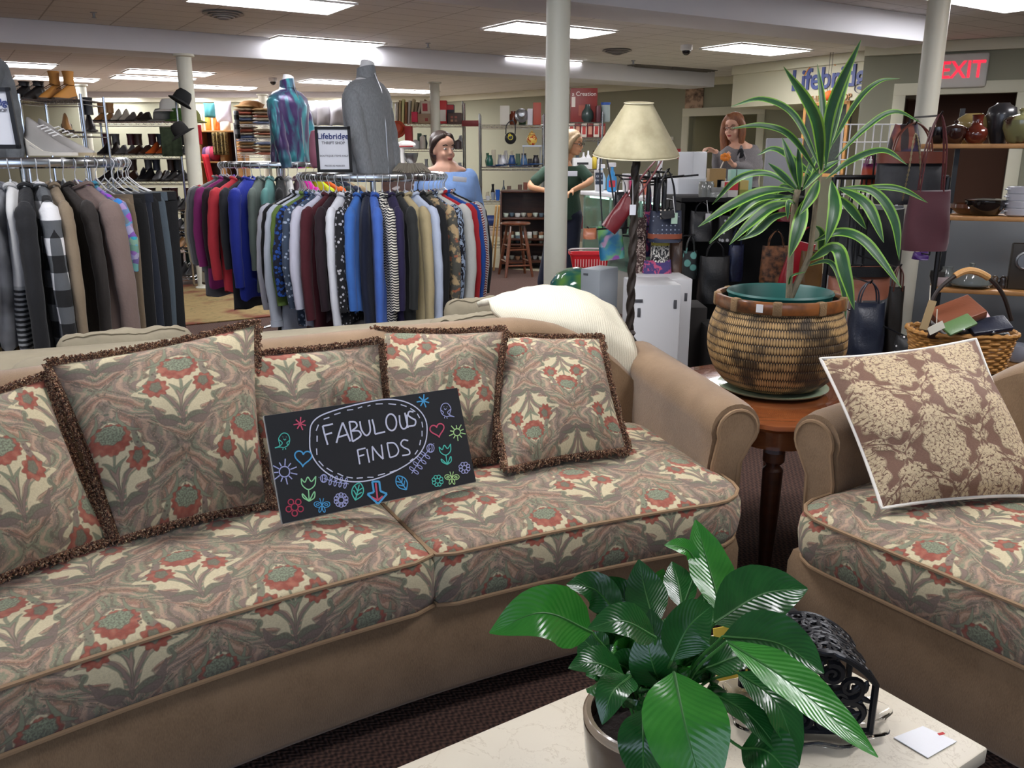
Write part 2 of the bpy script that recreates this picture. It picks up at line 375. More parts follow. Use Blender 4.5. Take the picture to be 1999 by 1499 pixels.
# ================================================================ FABRICS
def pal(*h): return [L(x) for x in h]
def tapestry(b):
    uv = coord('UV'); W_, H_ = .34, .36
    nv = E.nt.nodes.new('ShaderNodeVectorMath'); nv.operation = 'MULTIPLY_ADD'
    E.nt.links.new(noise(uv, 14, 2, .5, True), nv.inputs[0]); nv.inputs[1].default_value = (.022, .022, 0); E.nt.links.new(uv, nv.inputs[2])
    x0, y0, _ = sep(nv.outputs[0])
    x = efr(x0 / W_ + .5) - .5; y = efr(y0 / H_ + .5) - .5
    ax = eabs(x); s = ax - .25 * (1 + ecos(y * 2 * pi)); inn = s < 0
    ly_o = y - E.m('SIGN', y) * .5; lx = lerp(.5 - ax, ax, inn); ly = lerp(ly_o, y, inn)
    d = eabs(s) * .75
    n1 = noise(uv, 55, 2); n2 = noise(uv, 220, 2); n3 = noise(uv, 20, 3)
    cream, taupe, sage, rust, dark, pink, red = pal('#cfc2a8', '#8a766a', '#84896f', '#a06650', '#5f5348', '#bf9d84', '#9f5743')
    col = mixc(L('#cbbd98'), L('#d8cca8'), n1)
    # acanthus bands
    lob = .15 + .028 * esin(ly * 62) + .02 * (n1 - .5)
    band = soft(d - lob, .008)
    st = esin(d * 75 + ly * 58 + esin(ly * 31) * 1.5 + n3 * 9)
    bc = mixc(mixc(taupe, sage, clamp((n3 - .45) * 9)), rust, clamp(esin(ly * 19 + 1.5 + d * 20) * 2 - .9) * .65)
    bc = mixc(bc, pink, clamp(st * 2.2 - 1.1) * .8); bc = mixc(bc, dark, clamp(-st * 3 - 1.9) * .75)
    bc = mixc(bc, dark, soft(eabs(d - .014) - .005, .004) * clamp(esin(ly * 90) * 4))
    col = mixc(col, bc, band * .93)
    col = mixc(col, dark, soft(eabs(d - lob) - .003, .004) * .55)
    def ellp(cx, cy, rx, ry, k=0, amp=0, ph=0):
        dx = (lx - cx) / rx; dy = (ly - cy) / ry; r = esq(dx * dx + dy * dy)
        if k: r = r + amp * esin(E.m('ARCTAN2', dy, dx) * k + ph)
        return (r - 1) * min(rx, ry)
    def seg(ax_, ay, bx, by, w0, w1, bow=0):
        px, py = lx - ax_, ly - ay; ex, ey = bx - ax_, by - ay; l2 = ex * ex + ey * ey
        t = clamp((px * ex + py * ey) / l2); k = 4 * t * (1 - t)
        qx = px - t * ex - k * (-ey * bow); qy = py - t * ey - k * (ex * bow)
        return esq(qx * qx + qy * qy) - (w0 + (w1 - w0) * k)
    def put(dd, c, o=1.0, oc=dark, ow=.004):
        nonlocal col
        col = mixc(col, oc, soft(dd - ow, .004) * .7 * o); col = mixc(col, c, soft(dd, .004) * o)
    fv = noise(mapv(uv, (1, 1, 1), (0, 0, .6)), 150, 3, .6, dist=1.5); col = mixc(col, pink, band * clamp((fv - .56) * 14) * .6); col = mixc(col, mixc(dark, sage, n1), band * clamp((.43 - fv) * 14) * .55)
    put(seg(.03, -.33, .27, -.02, .006, .02, .28), mixc(sage, pink, clamp(st)))
    put(seg(.29, .0, .16, .27, .006, .02, .2), mixc(taupe, sage, clamp(n3 * 6 - 2.5)))
    put(seg(.2, .2, .07, .36, .004, .014, .25), sage); put(seg(.3, .02, .25, .1, .004, .016, -.3), taupe)
    put(seg(.0, -.3, .0, .1, .004, .008), sage)
    put(seg(.0, -.3, .15, -.02, .004, .009, .12), taupe)
    put(seg(.005, -.27, .21, -.15, .004, .034, -.25), mixc(taupe, L('#6d5f55'), n2))
    put(seg(.005, -.3, .17, -.245, .003, .018, .2), mixc(sage, dark, n2))
    put(seg(.0, -.2, .075, .03, .003, .02, .15), sage)
    put(seg(.0, -.24, .03, -.03, .003, .012, .1), mixc(taupe, pink, .3))
    put(ellp(.235, -.1, .018, .026), sage); put(seg(.235, -.1, .22, -.19, .006, .012, .3), mixc(sage, dark, .4))
    redc = mixc(red, L('#8f4236'), n2); redc = mixc(redc, L('#b9745c'), clamp(n1 * 3 - 1.3))
    put(ellp(.165, .01, .075, .075, 9, .13, .8), redc, 1, L('#6b2f28')); put(ellp(.16, .02, .034, .042, 5, .1), mixc(sage, dark, n2))
    put(ellp(0, .17, .125, .1, 15, .06, 1.57), redc, 1, L('#6b2f28')); put(ellp(0, .2, .09, .06, 9, .07), mixc(L('#8f987c'), L('#6c6f5c'), clamp(n2 * 4 - 1.5)))
    dots = clamp((.36 - voro(uv, 95)) * 9)
    put_m = soft(ellp(0, .33, .06, .062), .01) * dots; col = mixc(col, mixc(L('#76846d'), dark, n1), put_m)
    put_m = soft(ellp(.145, .14, .045, .045), .01) * dots; col = mixc(col, dark, put_m * .8)
    wv = esin(x0 * 5200) * .5 + esin(y0 * 5200) * .5
    col = mixc(col, L('#6f6052'), clamp(n2 * 1.5 - .55) * .4)
    return (col, wv * .3 + n2)
TAP = M('tapestry_floral', '#c9bda5', .92, fn=tapestry, bump=.35, sheen=.15)
def velvet_fn(b):
    ob = coord(); n = noise(mapv(ob, (1, 1, .25)), 500, 2); n2 = noise(ob, 9, 4, .6)
    return mixc(mixc(L('#6a523b'), L('#957959'), n), L('#a68969'), clamp(n2 * 2 - .8) * .6), n
VEL = M('tan_chenille', '#93785f', .9, fn=velvet_fn, bump=.25, sheen=.35)
PIPE = M('tan_piping', '#94785a', .85)
def fringe_fn(b):
    v = voro(coord(), 160, out=1); n = noise(coord(), 170, 2); n2 = noise(coord(), 300, 1)
    return mixc(mixc(L('#3f2620'), L('#8f6348'), clamp(n * 3.4 - 1.3)), L('#cdb38c'), clamp(n2 * 7 - 3.9))
FRIN = M('multicolour_fringe', '#85553f', .9, fn=fringe_fn)
def damask(b):
    uv = coord('UV'); W_, H_ = .22, .27; x0, y0, _ = sep(uv)
    x = efr(x0 / W_) - .5; y = efr(y0 / H_) - .5; ax = eabs(x); s = ax - .25 * (1 + ecos(y * 2 * pi)); inn = s < 0
    lx = lerp(.5 - ax, ax, inn); ly = lerp(y - E.m('SIGN', y) * .5, y, inn)
    wv = E.nt.nodes.new('ShaderNodeVectorMath'); wv.operation = 'MULTIPLY_ADD'
    E.nt.links.new(noise(uv, 60, 1, .5, True), wv.inputs[0]); wv.inputs[1].default_value = (.012, .012, 0); E.nt.links.new(uv, wv.inputs[2])
    e = voro(wv.outputs[0], 72, 'DISTANCE_TO_EDGE')
    dx, dy = lx / .27, (ly - .02) / .30; r = esq(dx * dx + dy * dy); th = E.m('ARCTAN2', dy, dx)
    med = soft(r - (1 + .07 * esin(th * 11)), .05)
    r2 = esq(lx * lx * 12 + (ly - .40) * (ly - .40) * 60); leaf = soft(r2 - (.75 + .3 * esin(E.m('ARCTAN2', ly - .34, lx) * 11)), .06)
    band = soft(eabs(eabs(s) - .04) - (.03 + .035 * esin(ly * 44)), .015)
    nn = noise(uv, 130, 2)
    m = emax(emax(med * clamp(e * 34 - .35), leaf), band * clamp(e * 30 - .3)); m = m * clamp(nn * 9 - 3.2)
    fine = noise(mapv(uv, (1, 5, 1)), 160, 2)
    bgc = mixc(L('#553628'), L('#8d6a55'), fine); fg = mixc(L('#b39a76'), L('#d6c4a0'), noise(uv, 300, 1))
    return mixc(bgc, fg, m), m
DAM = M('brown_cream_damask', '#8a6a50', .7, fn=damask, bump=.5, sheen=.2)
LINEN = M('beige_linen', '#8f8672', .92, bump=.5, bscale=30, var=.14, vscale=14)
def throw_fn(b):
    uv = coord('UV'); x, y, _ = sep(uv); w = esin(x * 520 + noise(uv, 25, 2) * 5); n = noise(uv, 200, 2)
    return mixc(L('#c9c2a8'), L('#efe9d6'), clamp(w * .25 + n)), w * .35 + n
THROW = M('cream_knit_throw', '#e4dcc6', .95, fn=throw_fn, bump=.25)
# ================================================================ SOFAS
def sofa(S, aL, aR, cushions, arms, name, label, zt=.47, D=.93, back_h=.865, ends=(0, 0)):
    t = thing(name, label, 'sofa', S((aL + aR) / 2, .4, 0))
    N = 40
    def prof_sweep(nm, prof, a0, a1, n=N, mat=VEL, sub=0):
        m = MB(); rings = []
        for i in range(n + 1):
            a = a0 + (a1 - a0) * i / n; rings.append([S(a, d, z) for d, z in prof(a)])
        m.loft(rings); return m.build(nm, mat, t, sub=sub, smooth=50)
    bt = zt - .14
    # base
    prof_sweep('base', lambda a: [(.035, .07), (.02, .09), (.02, bt - .02), (.04, bt + .01), (D, bt + .01), (D, .07)], aL, aR)
    # back with a rolled crest that falls to the arms
    def hgt(a):
        h = back_h
        for e, on in ((aR, arms[1]), (aL, arms[0])):
            if on:
                q = min(1, abs(a - e) / .42); h = min(h, .66 + (back_h - .66) * (1 - (1 - q) ** 2.6))
        return h
    def bprof(a):
        h = hgt(a); r = .06; pts = [(D - .24, bt), (D - .19, h - .1), (D - .18, h - r * .6)]
        pts += [(D - .09 - .09 * cos(pi * k / 8), h - r + r * sin(pi * k / 8) + 0.0) for k in range(0, 9)]
        return pts + [(D, h - .1), (D, .08)]
    prof_sweep('back', bprof, aL, aR, 60)
    # arms: scroll fronts, rising towards the back
    for side, on in ((-1, arms[0]), (1, arms[1])):
        if not on: continue
        e = aR if side > 0 else aL; wd = .2; rings = []; K = 18; m = MB()
        for i in range(K + 1):
            q = i / K; d = .2 + q * (D - .22); zc = .605 + .05 * q; r = .085 - .01 * q; wide = 1
            if i == 0: r *= .93; d += -.0
            ring = []
            # closed outline in (a,z): inner side, scroll over, outer side
            pts = [(-.02, .08), (-.02, .30), (-.01, .50)]
            pts += [(.075 + r * cos(R(200 - 245 * k / 14)) * 1.0, zc + r * sin(R(200 - 245 * k / 14))) for k in range(15)]
            pts += [(.105, .50), (.095, .3), (.09, .08)]
            for (pa, pz) in pts: ring.append(S(e + side * pa * wide, d, pz))
            if side < 0: ring.reverse()
            rings.append(ring)
        m.loft(rings); arm = m.build('arm', VEL, t, smooth=60)
        # inset front panel with a cord around the scroll
        m = MB(); cen = (.075, .605); r = .062
        out = [(.0, .1), (.0, .5)] + [(.075 + r * cos(R(200 - 240 * k / 14)), .605 + r * sin(R(200 - 240 * k / 14))) for k in range(15)] + [(.086, .5), (.078, .1)]
        f = [S(e + side * pa, .188, pz) for pa, pz in out]; bk = [S(e + side * pa, .21, pz) for pa, pz in out]
        if side < 0: f.reverse(); bk.reverse()
        m.loft([f, bk]); m.build('arm_panel', VEL, arm, smooth=40)
        m = MB(); m.tube([S(e + side * pa, .19, pz) for pa, pz in out], .006, 6); m.build('piping', PIPE, arm)
    # seat cushions
    for (a0, a1, cr) in cushions:
        Dd = .72; zb = zt - .135; n = 64
        def outline(inset=0):
            o = []; x0, x1, y0, y1 = a0 + inset, a1 - inset, 0 + inset, Dd - inset
            r = max(.015, .05 - inset * .3); rr = max(.02, cr - inset * .3); rl = max(.02, (.05 if cr < .1 or not arms[0] else cr) - inset * .3)
            def cor(cx, cy, r, s0): return [(cx + r * cos(R(s0 + 90 * k / 7)), cy + r * sin(R(s0 + 90 * k / 7))) for k in range(8)]
            rL, rR = (cr if (arms[0] and a0 <= aL + .02) else .035), (cr if (arms[1] and a1 >= aR - .02) else .035)
            rL = max(.01, rL - inset * .4); rR = max(.01, rR - inset * .4)
            base = cor(x1 - r, y1 - r, r, 0) + cor(x0 + r, y1 - r, r, 90) + cor(x0 + rL, y0 + rL, rL, 180) + cor(x1 - rR, y0 + rR, rR, 270)
            # resample evenly
            L_ = [0]; q = base + [base[0]]
            for i in range(1, len(q)): L_.append(L_[-1] + math.hypot(q[i][0] - q[i - 1][0], q[i][1] - q[i - 1][1]))
            res = []; j = 0
            for k in range(n):
                sx = L_[-1] * k / n
                while L_[j + 1] < sx: j += 1
                u = (sx - L_[j]) / max(1e-9, L_[j + 1] - L_[j]); res.append((q[j][0] + (q[j + 1][0] - q[j][0]) * u, q[j][1] + (q[j + 1][1] - q[j][1]) * u))
            return res
        m = MB(); rings, uvs = [], []
        lay = [(.2, zb - .01, 1), (.02, zb - .005, 1), (0, zb, 1), (-.012, zb + .03, 1), (-.016, zb + .07, 1), (-.012, zt - .03, 1), (0, zt, 1), (.012, zt + .008, 0), (.04, zt + .02, 0), (.09, zt + .032, 0), (.15, zt + .04, 0), (.22, zt + .045, 0), (.29, zt + .047, 0)]
        for (ins, z, side_) in lay:
            o = outline(ins); rings.append([S(p[0], p[1], z + (.004 * sin(p[0] * 17) if not side_ else 0)) for p in o])
            for p in o:
                dr = max(0, zt - z); v = p[1] - dr if p[1] < Dd * .5 else p[1] + dr
                u = p[0]; cx = (a0 + a1) / 2
                if side_ and .08 < p[1]: u = p[0] + (dr if p[0] > cx else -dr)
                uvs.append((u, v))
        m.loft(rings, uvs=uvs); cu = m.build('seat_cushion', TAP, t, smooth=80)
        for zz in (zt, zb):
            m = MB(); m.tube([S(p[0], p[1], zz) for p in outline(-.004)], .0055, 6, close=True); m.build('piping', PIPE, cu)
    for a in (aL + .12, (aL + aR) / 2 - .15, aR - .1):
        for d in (.1, D - .1):
            q = S(a, d, 0); m = MB(); m.lathe([(.018, 0), (.028, .012), (.03, .03), (.022, .04), (.034, .055), (.036, .075)], q, 16); m.build('foot', DKWOOD, t)
    return t
def circ3(a, b, c):
    ax, ay, bx, by, cx, cy = *a, *b, *c; d = 2 * (ax * (by - cy) + bx * (cy - ay) + cx * (ay - by))
    ux = ((ax * ax + ay * ay) * (by - cy) + (bx * bx + by * by) * (cy - ay) + (cx * cx + cy * cy) * (ay - by)) / d
    uy = ((ax * ax + ay * ay) * (cx - bx) + (bx * bx + by * by) * (ax - cx) + (cx * cx + cy * cy) * (bx - ax)) / d
    return ux, uy, math.hypot(ax - ux, ay - uy)
pA, pB, pC = P(0, 1342, z=.47), P(852, 1088, z=.47), P(1427, 978, z=.47)
ux, uy, RF = circ3(pA[:2], pB[:2], pC[:2]); thB = math.atan2(pB.y - uy, pB.x - ux)
def S1(a, d, z):
    th = thB - a / RF; return V((ux + (RF + d) * cos(th), uy + (RF + d) * sin(th), z))
aEnd = (thB - math.atan2(pC.y - uy, pC.x - ux)) * RF
print('sofa radius', RF, 'aEnd', aEnd)
sofa(S1, -1.9, aEnd + .05, [(-1.22, -.004, .05), (.004, aEnd + .075, .13), (-1.9, -1.228, .05)], (0, 1), 'sofa', 'long curved tan sofa with floral seat cushions, holding the chalk sign')
e0, e1_ = P(1568, 1006, z=.47), P(1999, 1184, z=.47); E1 = V((e1_.x - e0.x, e1_.y - e0.y, 0)).normalized(); E2 = V((-E1.y, E1.x, 0))
def S2(a, d, z): return V((e0.x, e0.y, 0)) + E1 * a + E2 * d + V((0, 0, z))
sofa(S2, -.05, 1.75, [(-.05, .86, .12), (.866, 1.73, .05)], (1, 0), 'sofa', 'tan sofa at the right edge with floral seat and the brown damask pillow')
# ================================================================ PILLOWS
def pillow(c, name, label, cat, mat, T=.085, uv0=(0, 0), group=None, fringe=None, pipe=None, bow=.05, uvs=1.0, N=22, sag=0, uvrot=0, pw=.55):
    TL, TR, BR, BL = c; cen = (TL + TR + BR + BL) / 4; nrm = ((TR - BL).cross(TL - BR)).normalized()
    if nrm.y > 0: nrm = -nrm
    wd = ((TR - TL).length + (BR - BL).length) / 2; ht = ((TL - BL).length + (TR - BR).length) / 2
    def flat(u, v):
        uu, vv = u * 2 - 1, v * 2 - 1; k = bow
        uu *= 1 - k * (1 - vv * vv); vv *= 1 - k * (1 - (u * 2 - 1) ** 2)
        u, v = (uu + 1) / 2, (vv + 1) / 2
        return BL * (1 - u) * (1 - v) + BR * u * (1 - v) + TR * u * v + TL * (1 - u) * v
    sd = uv0[0] * 10 + uv0[1]
    def pt(u, v, s):
        uu, vv = u * 2 - 1, v * 2 - 1; h = max(0, (1 - uu ** 2)) ** pw * max(0, (1 - vv ** 2)) ** pw
        w = NZ.noise(V((u * 3 + sd, v * 3, s))) * .02 * min(1, h * 2) + NZ.noise(V((u * 9 + sd, v * 9, s))) * .005 * min(1, h * 2)
        return flat(u, v) + nrm * (s * (T * h * (1 + .25 * (1 - v) * (1 - h)) + w)) - V((0, 0, sag * h * (1 - v) * .02))
    t = thing(name, label, cat, (BL + BR) / 2, group=group) if (fringe or pipe) else None
    m = MB()
    cr, sr = cos(uvrot), sin(uvrot)
    uvf = lambda u, v: (uv0[0] + ((u - .5) * wd * cr - (v - .5) * ht * sr) * uvs, uv0[1] + ((u - .5) * wd * sr + (v - .5) * ht * cr) * uvs)
    m.grid(lambda u, v: pt(u, v, 1), N, N, uvf); m.grid(lambda u, v: pt(1 - u, v, -1), N, N, uvf)
    o = m.build('cover' if t else name, mat, t, smooth=80)
    if not t: tag(o, label, cat, group); t = o
    edge = [(i / 40, 0) for i in range(40)] + [(1, i / 40) for i in range(40)] + [(1 - i / 40, 1) for i in range(40)] + [(0, 1 - i / 40) for i in range(40)]
    if fringe:
        rnd = random.Random(sd); m = MB()
        for _ in range(2600):
            k = rnd.random() * 160; i = int(k) % 160; f = k - int(k); p0 = flat(*edge[i]); p1 = flat(*edge[(i + 1) % 160]); p = p0.lerp(p1, f)
            if i < 38 and rnd.random() < .7: continue
            out = (p - cen).normalized(); tan = (p1 - p0).normalized(); n_ = tan.cross(nrm)
            if n_.dot(out) < 0: n_ = -n_
            dr = (n_ * rnd.uniform(.3, 1) + nrm * rnd.uniform(-.9, 1.1) + tan * rnd.uniform(-.6, .6)).normalized()
            l = rnd.uniform(.009, .02); q = p + dr * l; q2 = q + (tan * rnd.uniform(-.8, .8) + V((0, 0, -.5)) + nrm * rnd.uniform(-.3, .5)) * .009
            m.tube([p, q, q2], [.003, .0032, .0018], 4, caps=False)
        m.tube([flat(*e) for e in edge], .006, 6, close=True); m.build('fringe', FRIN, t, smooth=0)
    if pipe:
        m = MB(); m.tube([flat(*e) for e in edge], .0048, 6, close=True); m.build('piping', pipe, t)
    return t
FL = 'floral pillow with multicoloured fringe, '
pg = 'fringed floral pillows along the curved sofa'
def pp(a): return [P(x, y, z=z) for x, y, z in a]
pillow(pp([(-330, 850, .85), (88, 738, .88), (212, 1052, .53), (-210, 1215, .53)]), 'throw_pillow', FL + 'cut off by the left edge of the sofa view', 'pillow', TAP, .09, (.12, .55), pg, 1)
pillow(pp([(95, 712, .91), (500, 632, .95), (522, 985, .53), (232, 1052, .53)]), 'throw_pillow', FL + 'largest one, standing left of the chalk sign', 'pillow', TAP, .1, (.16, .08), pg, 1, uvrot=.12)
pillow(pp([(438, 694, .87), (742, 668, .89), (775, 925, .53), (540, 985, .53)]), 'throw_pillow', FL + 'directly behind the left half of the chalk sign', 'pillow', TAP, .08, (.4, .2), pg, 1, uvrot=.05)
pillow(pp([(730, 645, .86), (985, 645, .88), (962, 895, .53), (775, 925, .53)]), 'throw_pillow', FL + 'behind the top right corner of the chalk sign', 'pillow', TAP, .07, (.75, .2), pg, 1, uvrot=-.05)
pillow(pp([(938, 655, .83), (1172, 660, .84), (1224, 876, .54), (990, 915, .54)]), 'throw_pillow', FL + 'rightmost one, resting near the sofa arm', 'pillow', TAP, .085, (1.05, .4), pg, 1, bow=.04, uvs=-1.25)
pillow(pp([(1602, 700, .84), (1905, 662, .9), (2045, 968, .53), (1722, 992, .53)]), 'throw_pillow', 'brown and cream damask pillow with white cord edge on the right sofa', 'pillow', DAM, .09, (.05, .1), None, None, M('white_cord', '#e9e4da', .6), bow=.05, uvrot=-.15)
# ================================================================ CHALK SIGN
cs = [P(517, 812, z=.79), P(893, 757, z=.80), P(930, 940, z=.53), P(553, 1022, z=.53)]
BL, BR_, TLs = cs[3], cs[2], cs[0]
bx = (BR_ - BL); bw = bx.length; bx.normalize(); by = (TLs - BL); by = (by - bx * by.dot(bx)).normalized(); bn = bx.cross(by)
if bn.y > 0: bn = -bn
bh = .297
sg = thing('chalkboard_sign', 'black chalk sign reading FABULOUS FINDS, tilted on the sofa seat', 'sign', (BL + BR_) / 2)
m = MB()
def onb(x, y, off=0):      # photo pixel -> point on the board plane
    a = P(x, y, Y=1); r = (a - V((0, 0, CAMZ))); t = (BL - V((0, 0, CAMZ))).dot(bn) / r.dot(bn); return V((0, 0, CAMZ)) + r * t + bn * off
q = [onb(517, 812), onb(893, 757), onb(930, 940), onb(553, 1022)]
m.loft([q, [p - bn * .012 for p in q]])
m.build('board', M('chalkboard_black', '#26272b', .55, var=.12, vscale=25), sg, smooth=0)
m = MB(); 
for a, b in ((0, 3), (3, 2)): m.tube([q[a] - bn * .006, q[b] - bn * .006], .0032, 4)
m.build('worn_edge', M('worn_white_edge', '#b9b7b2', .7), sg)
CH = {k: M('chalk_' + k, v, .8) for k, v in dict(white='#e6e8fb', blue='#5cb6ec', teal='#5fd8c4', pink='#e2607c', green='#a6ecb0', lime='#c9f2a4', lilac='#bcc0ee', red='#c2465e').items()}
def zp(x, y): return onb(500 + x / 4.3457, 740 + y / 4.3457, .0012)
def chalk(strokes, col, w=6, name='chalk_drawing', lab=None, smooth=True):
    m = MB()
    for s in strokes:
        p = [V((x, y, 0)) for x, y in s]
        if smooth and len(p) > 2: p = bez(p, 6)
        m.tube([zp(a.x, a.y) for a in p], w * .66 / 4.3457 * .00134, 6, flat=.35, up=bn)
    return m.build(name, CH[col], sg, label=lab)
def ring_(cx, cy, rx, ry, n=14, rot=0): return [(cx + rx * cos(2 * pi * k / n) * cos(rot) - ry * sin(2 * pi * k / n) * sin(rot), cy + rx * cos(2 * pi * k / n) * sin(rot) + ry * sin(2 * pi * k / n) * cos(rot)) for k in range(n + 1)]
chalk([[(565, 395), (580, 460), (608, 556)], [(568, 398), (652, 380)], [(590, 470), (645, 455)],
       [(682, 540), (710, 440), (735, 368)], [(735, 368), (770, 450), (800, 528)], [(700, 492), (772, 470)],
       [(790, 360), (805, 450), (820, 530)], [(790, 362), (840, 365), (855, 400), (812, 440)], [(812, 440), (870, 440), (888, 480), (820, 530)],
       [(880, 358), (895, 430), (935, 478), (968, 440), (958, 345)],
       [(985, 342), (1000, 400), (1010, 466)], [(1010, 466), (1095, 446)],
       ring_(1147, 366, 44, 70, 14, -.1),
       [(1215, 306), (1222, 380), (1245, 420), (1280, 400), (1280, 300)], [(1262, 285), (1275, 350), (1290, 412)],
       [(1335, 278), (1300, 275), (1290, 305), (1320, 330), (1352, 350), (1345, 390), (1295, 400)]], 'white', 12, 'lettering', None)
chalk([[(860, 598), (870, 660), (880, 722)], [(862, 600), (928, 585)], [(872, 655), (918, 640)],
       [(940, 592), (950, 650), (962, 708)], [(995, 690), (990, 630), (985, 570)], [(985, 570), (1030, 630), (1078, 678)], [(1078, 678), (1070, 610), (1062, 555)],
       [(1112, 540), (1122, 600), (1135, 665)], [(1112, 542), (1175, 545), (1208, 600), (1190, 645), (1137, 665)],
       [(1290, 522), (1250, 515), (1228, 550), (1255, 580), (1295, 600), (1300, 635), (1240, 648)]], 'white', 11, 'lettering')
ov = [(455, 500), (468, 390), (540, 315), (700, 255), (900, 205), (1100, 172), (1250, 188), (1370, 250), (1440, 350), (1448, 480), (1415, 590), (1340, 680), (1200, 770), (1020, 845), (850, 870), (700, 848), (580, 780), (500, 690), (460, 600), (455, 500)]
chalk([ov], 'white', 9)
chalk([[(x + dx, y + dy), (x - dx, y - dy)] for x, y, dx, dy in ((598, 332, 24, -8), (690, 293, 26, -8), (798, 260, 26, -3), (882, 240, 18, -6), (958, 225, 12, -4), (1045, 210, 30, -1), (1155, 212, 32, 3), (1252, 224, 25, 8), (1330, 262, 20, 14), (1378, 312, 10, 18), (1410, 385, 4, 24), (1408, 462, 0, 24), (1392, 538, -4, 22), (1360, 620, -12, 18), (1320, 684, -14, 10), (1255, 740, -22, 12), (1160, 782, -26, 8), (1064, 808, -30, 8), (970, 832, -26, 0), (880, 838, -26, 2), (794, 834, -26, -4), (715, 810, -24, -12), (625, 770, -26, -16), (552, 716, -20, -22), (515, 615, -2, -28), (518, 505, 0, -26), (520, 412, 10, -26))], 'white', 8)
def star(cx, cy, r, col, n=7, w=8, r0=0, ph=.3): chalk([[(cx + r0 * cos(ph + 2 * pi * k / n), cy + r0 * sin(ph + 2 * pi * k / n)), (cx + r * (1 + .15 * (k % 2)) * cos(ph + 2 * pi * k / n), cy + r * (1 + .15 * (k % 2)) * sin(ph + 2 * pi * k / n))] for k in range(n)], col, w)
star(1420, 185, 50, 'blue', 7, 10); star(375, 378, 50, 'pink', 7, 9)
def heart(cx, cy, s, rot, col):
    pts = []
    for k in range(25):
        a = 2 * pi * k / 24; x = 16 * sin(a) ** 3; y = -(13 * cos(a) - 5 * cos(2 * a) - 2 * cos(3 * a) - cos(4 * a))
        pts.append((cx + s * (x * cos(rot) - y * sin(rot)), cy + s * (x * sin(rot) + y * cos(rot))))
    chalk([pts], col, 10)
heart(400, 665, 4.5, .05, 'blue'); heart(1538, 430, 3.8, -.25, 'pink')
def sun(cx, cy, r, col, n): chalk([ring_(cx, cy, r * .42, r * .42, 12)] + [[(cx + r * .5 * cos(a), cy + r * .5 * sin(a)), (cx + r * (1.05 - .2 * (k % 2)) * cos(a), cy + r * (1.05 - .2 * (k % 2)) * sin(a))] for k, a in [(k, 2 * pi * k / n + .2) for k in range(n)]], col, 8, smooth=True)
sun(242, 785, 105, 'lilac', 11); sun(1705, 450, 70, 'lime', 10)
def tulip(cx, cy, s, col, rot=0):
    tr = lambda pts: [(cx + s * (x * cos(rot) - y * sin(rot)), cy + s * (x * sin(rot) + y * cos(rot))) for x, y in pts]
    chalk([tr([(-1, -.6), (-.85, .3), (0, .9), (.85, .3), (1, -.9)]), tr([(-1, -.6), (-.5, -.1), (-.1, -.8), (.4, -.2), (1, -.9)]), tr([(0, .9), (.1, 2.5)]), tr([(.1, 2.5), (-.7, 2.0), (-.8, 1.5), (.1, 2.5)]), tr([(.1, 2.5), (.8, 2.0), (.8, 1.2), (.1, 2.5)])], col, 8)
tulip(445, 880, 62, 'green'); tulip(1605, 600, 50, 'teal', -.1)
def flower(cx, cy, r, col, n=6, w=6): chalk([ring_(cx, cy, r * .38, r * .38, 10)] + [ring_(cx + r * .68 * cos(2 * pi * k / n + .3), cy + r * .68 * sin(2 * pi * k / n + .3), r * .3, r * .3, 8) for k in range(n)], col, w)
flower(328, 1085, 78, 'red', 5, 8); flower(722, 1025, 62, 'lilac', 10); flower(1768, 752, 50, 'lilac', 8); flower(1540, 862, 50, 'teal', 8)
def bfly(cx, cy, s, col): chalk([ring_(cx - s * .55, cy - s * .1, s * .48, s * .34, 10, .3), ring_(cx + s * .55, cy - s * .1, s * .48, s * .34, 10, -.3), ring_(cx - s * .22, cy + s * .5, s * .16, s * .4, 8, .3), ring_(cx + s * .22, cy + s * .5, s * .16, s * .4, 8, -.3), [(cx, cy), (cx - s * .3, cy - s * .9)], [(cx, cy), (cx + s * .2, cy - s * .9)], ring_(cx - s * .55, cy - s * .1, s * .2, s * .12, 6), ring_(cx + s * .55, cy - s * .1, s * .2, s * .12, 6)], col, 6)
bfly(560, 1070, 66, 'blue'); bfly(1662, 838, 60, 'lime')
def bird(cx, cy, s, col, fl=1):
    tr = lambda pts: [(cx + fl * s * x, cy + s * y) for x, y in pts]
    chalk([tr([(1, .9), (.4, .6), (.55, -.2), (.1, -.85), (-.5, -.8), (-.8, -.2), (-.65, .5), (-.1, .85), (.4, .8), (1, .9)]), tr([(.5, -.1), (.1, .3), (.4, .7)]), tr([(-.75, .0), (-.45, .3), (-.6, .55)]), tr([(-.35, -.2), (-.2, -.05), (-.05, -.2)]), tr([(-.3, .9), (-.3, 1.1)]), tr([(0, .95), (.05, 1.15)]), tr([(-.4, -.45), (-.38, -.4)]), tr([(.02, -.45), (.04, -.4)])], col, 6)
bird(230, 520, 70, 'teal', -1); bird(1618, 262, 64, 'lilac', 1)
def leafd(cx, cy, s, rot, col):
    tr = lambda pts: [(cx + s * (x * cos(rot) - y * sin(rot)), cy + s * (x * sin(rot) + y * cos(rot))) for x, y in pts]
    chalk([tr([(0, 1.1), (-.6, .4), (-.6, -.4), (0, -1), (.6, -.4), (.6, .4), (0, 1.1)]), tr([(0, 1.1), (0, -.8)]), tr([(0, .5), (-.5, 0)]), tr([(0, .5), (.5, 0)]), tr([(0, 0), (-.45, -.5)]), tr([(0, 0), (.45, -.5)])], col, 8)
leafd(862, 950, 72, .25, 'teal'); leafd(1235, 878, 66, -.6, 'blue')
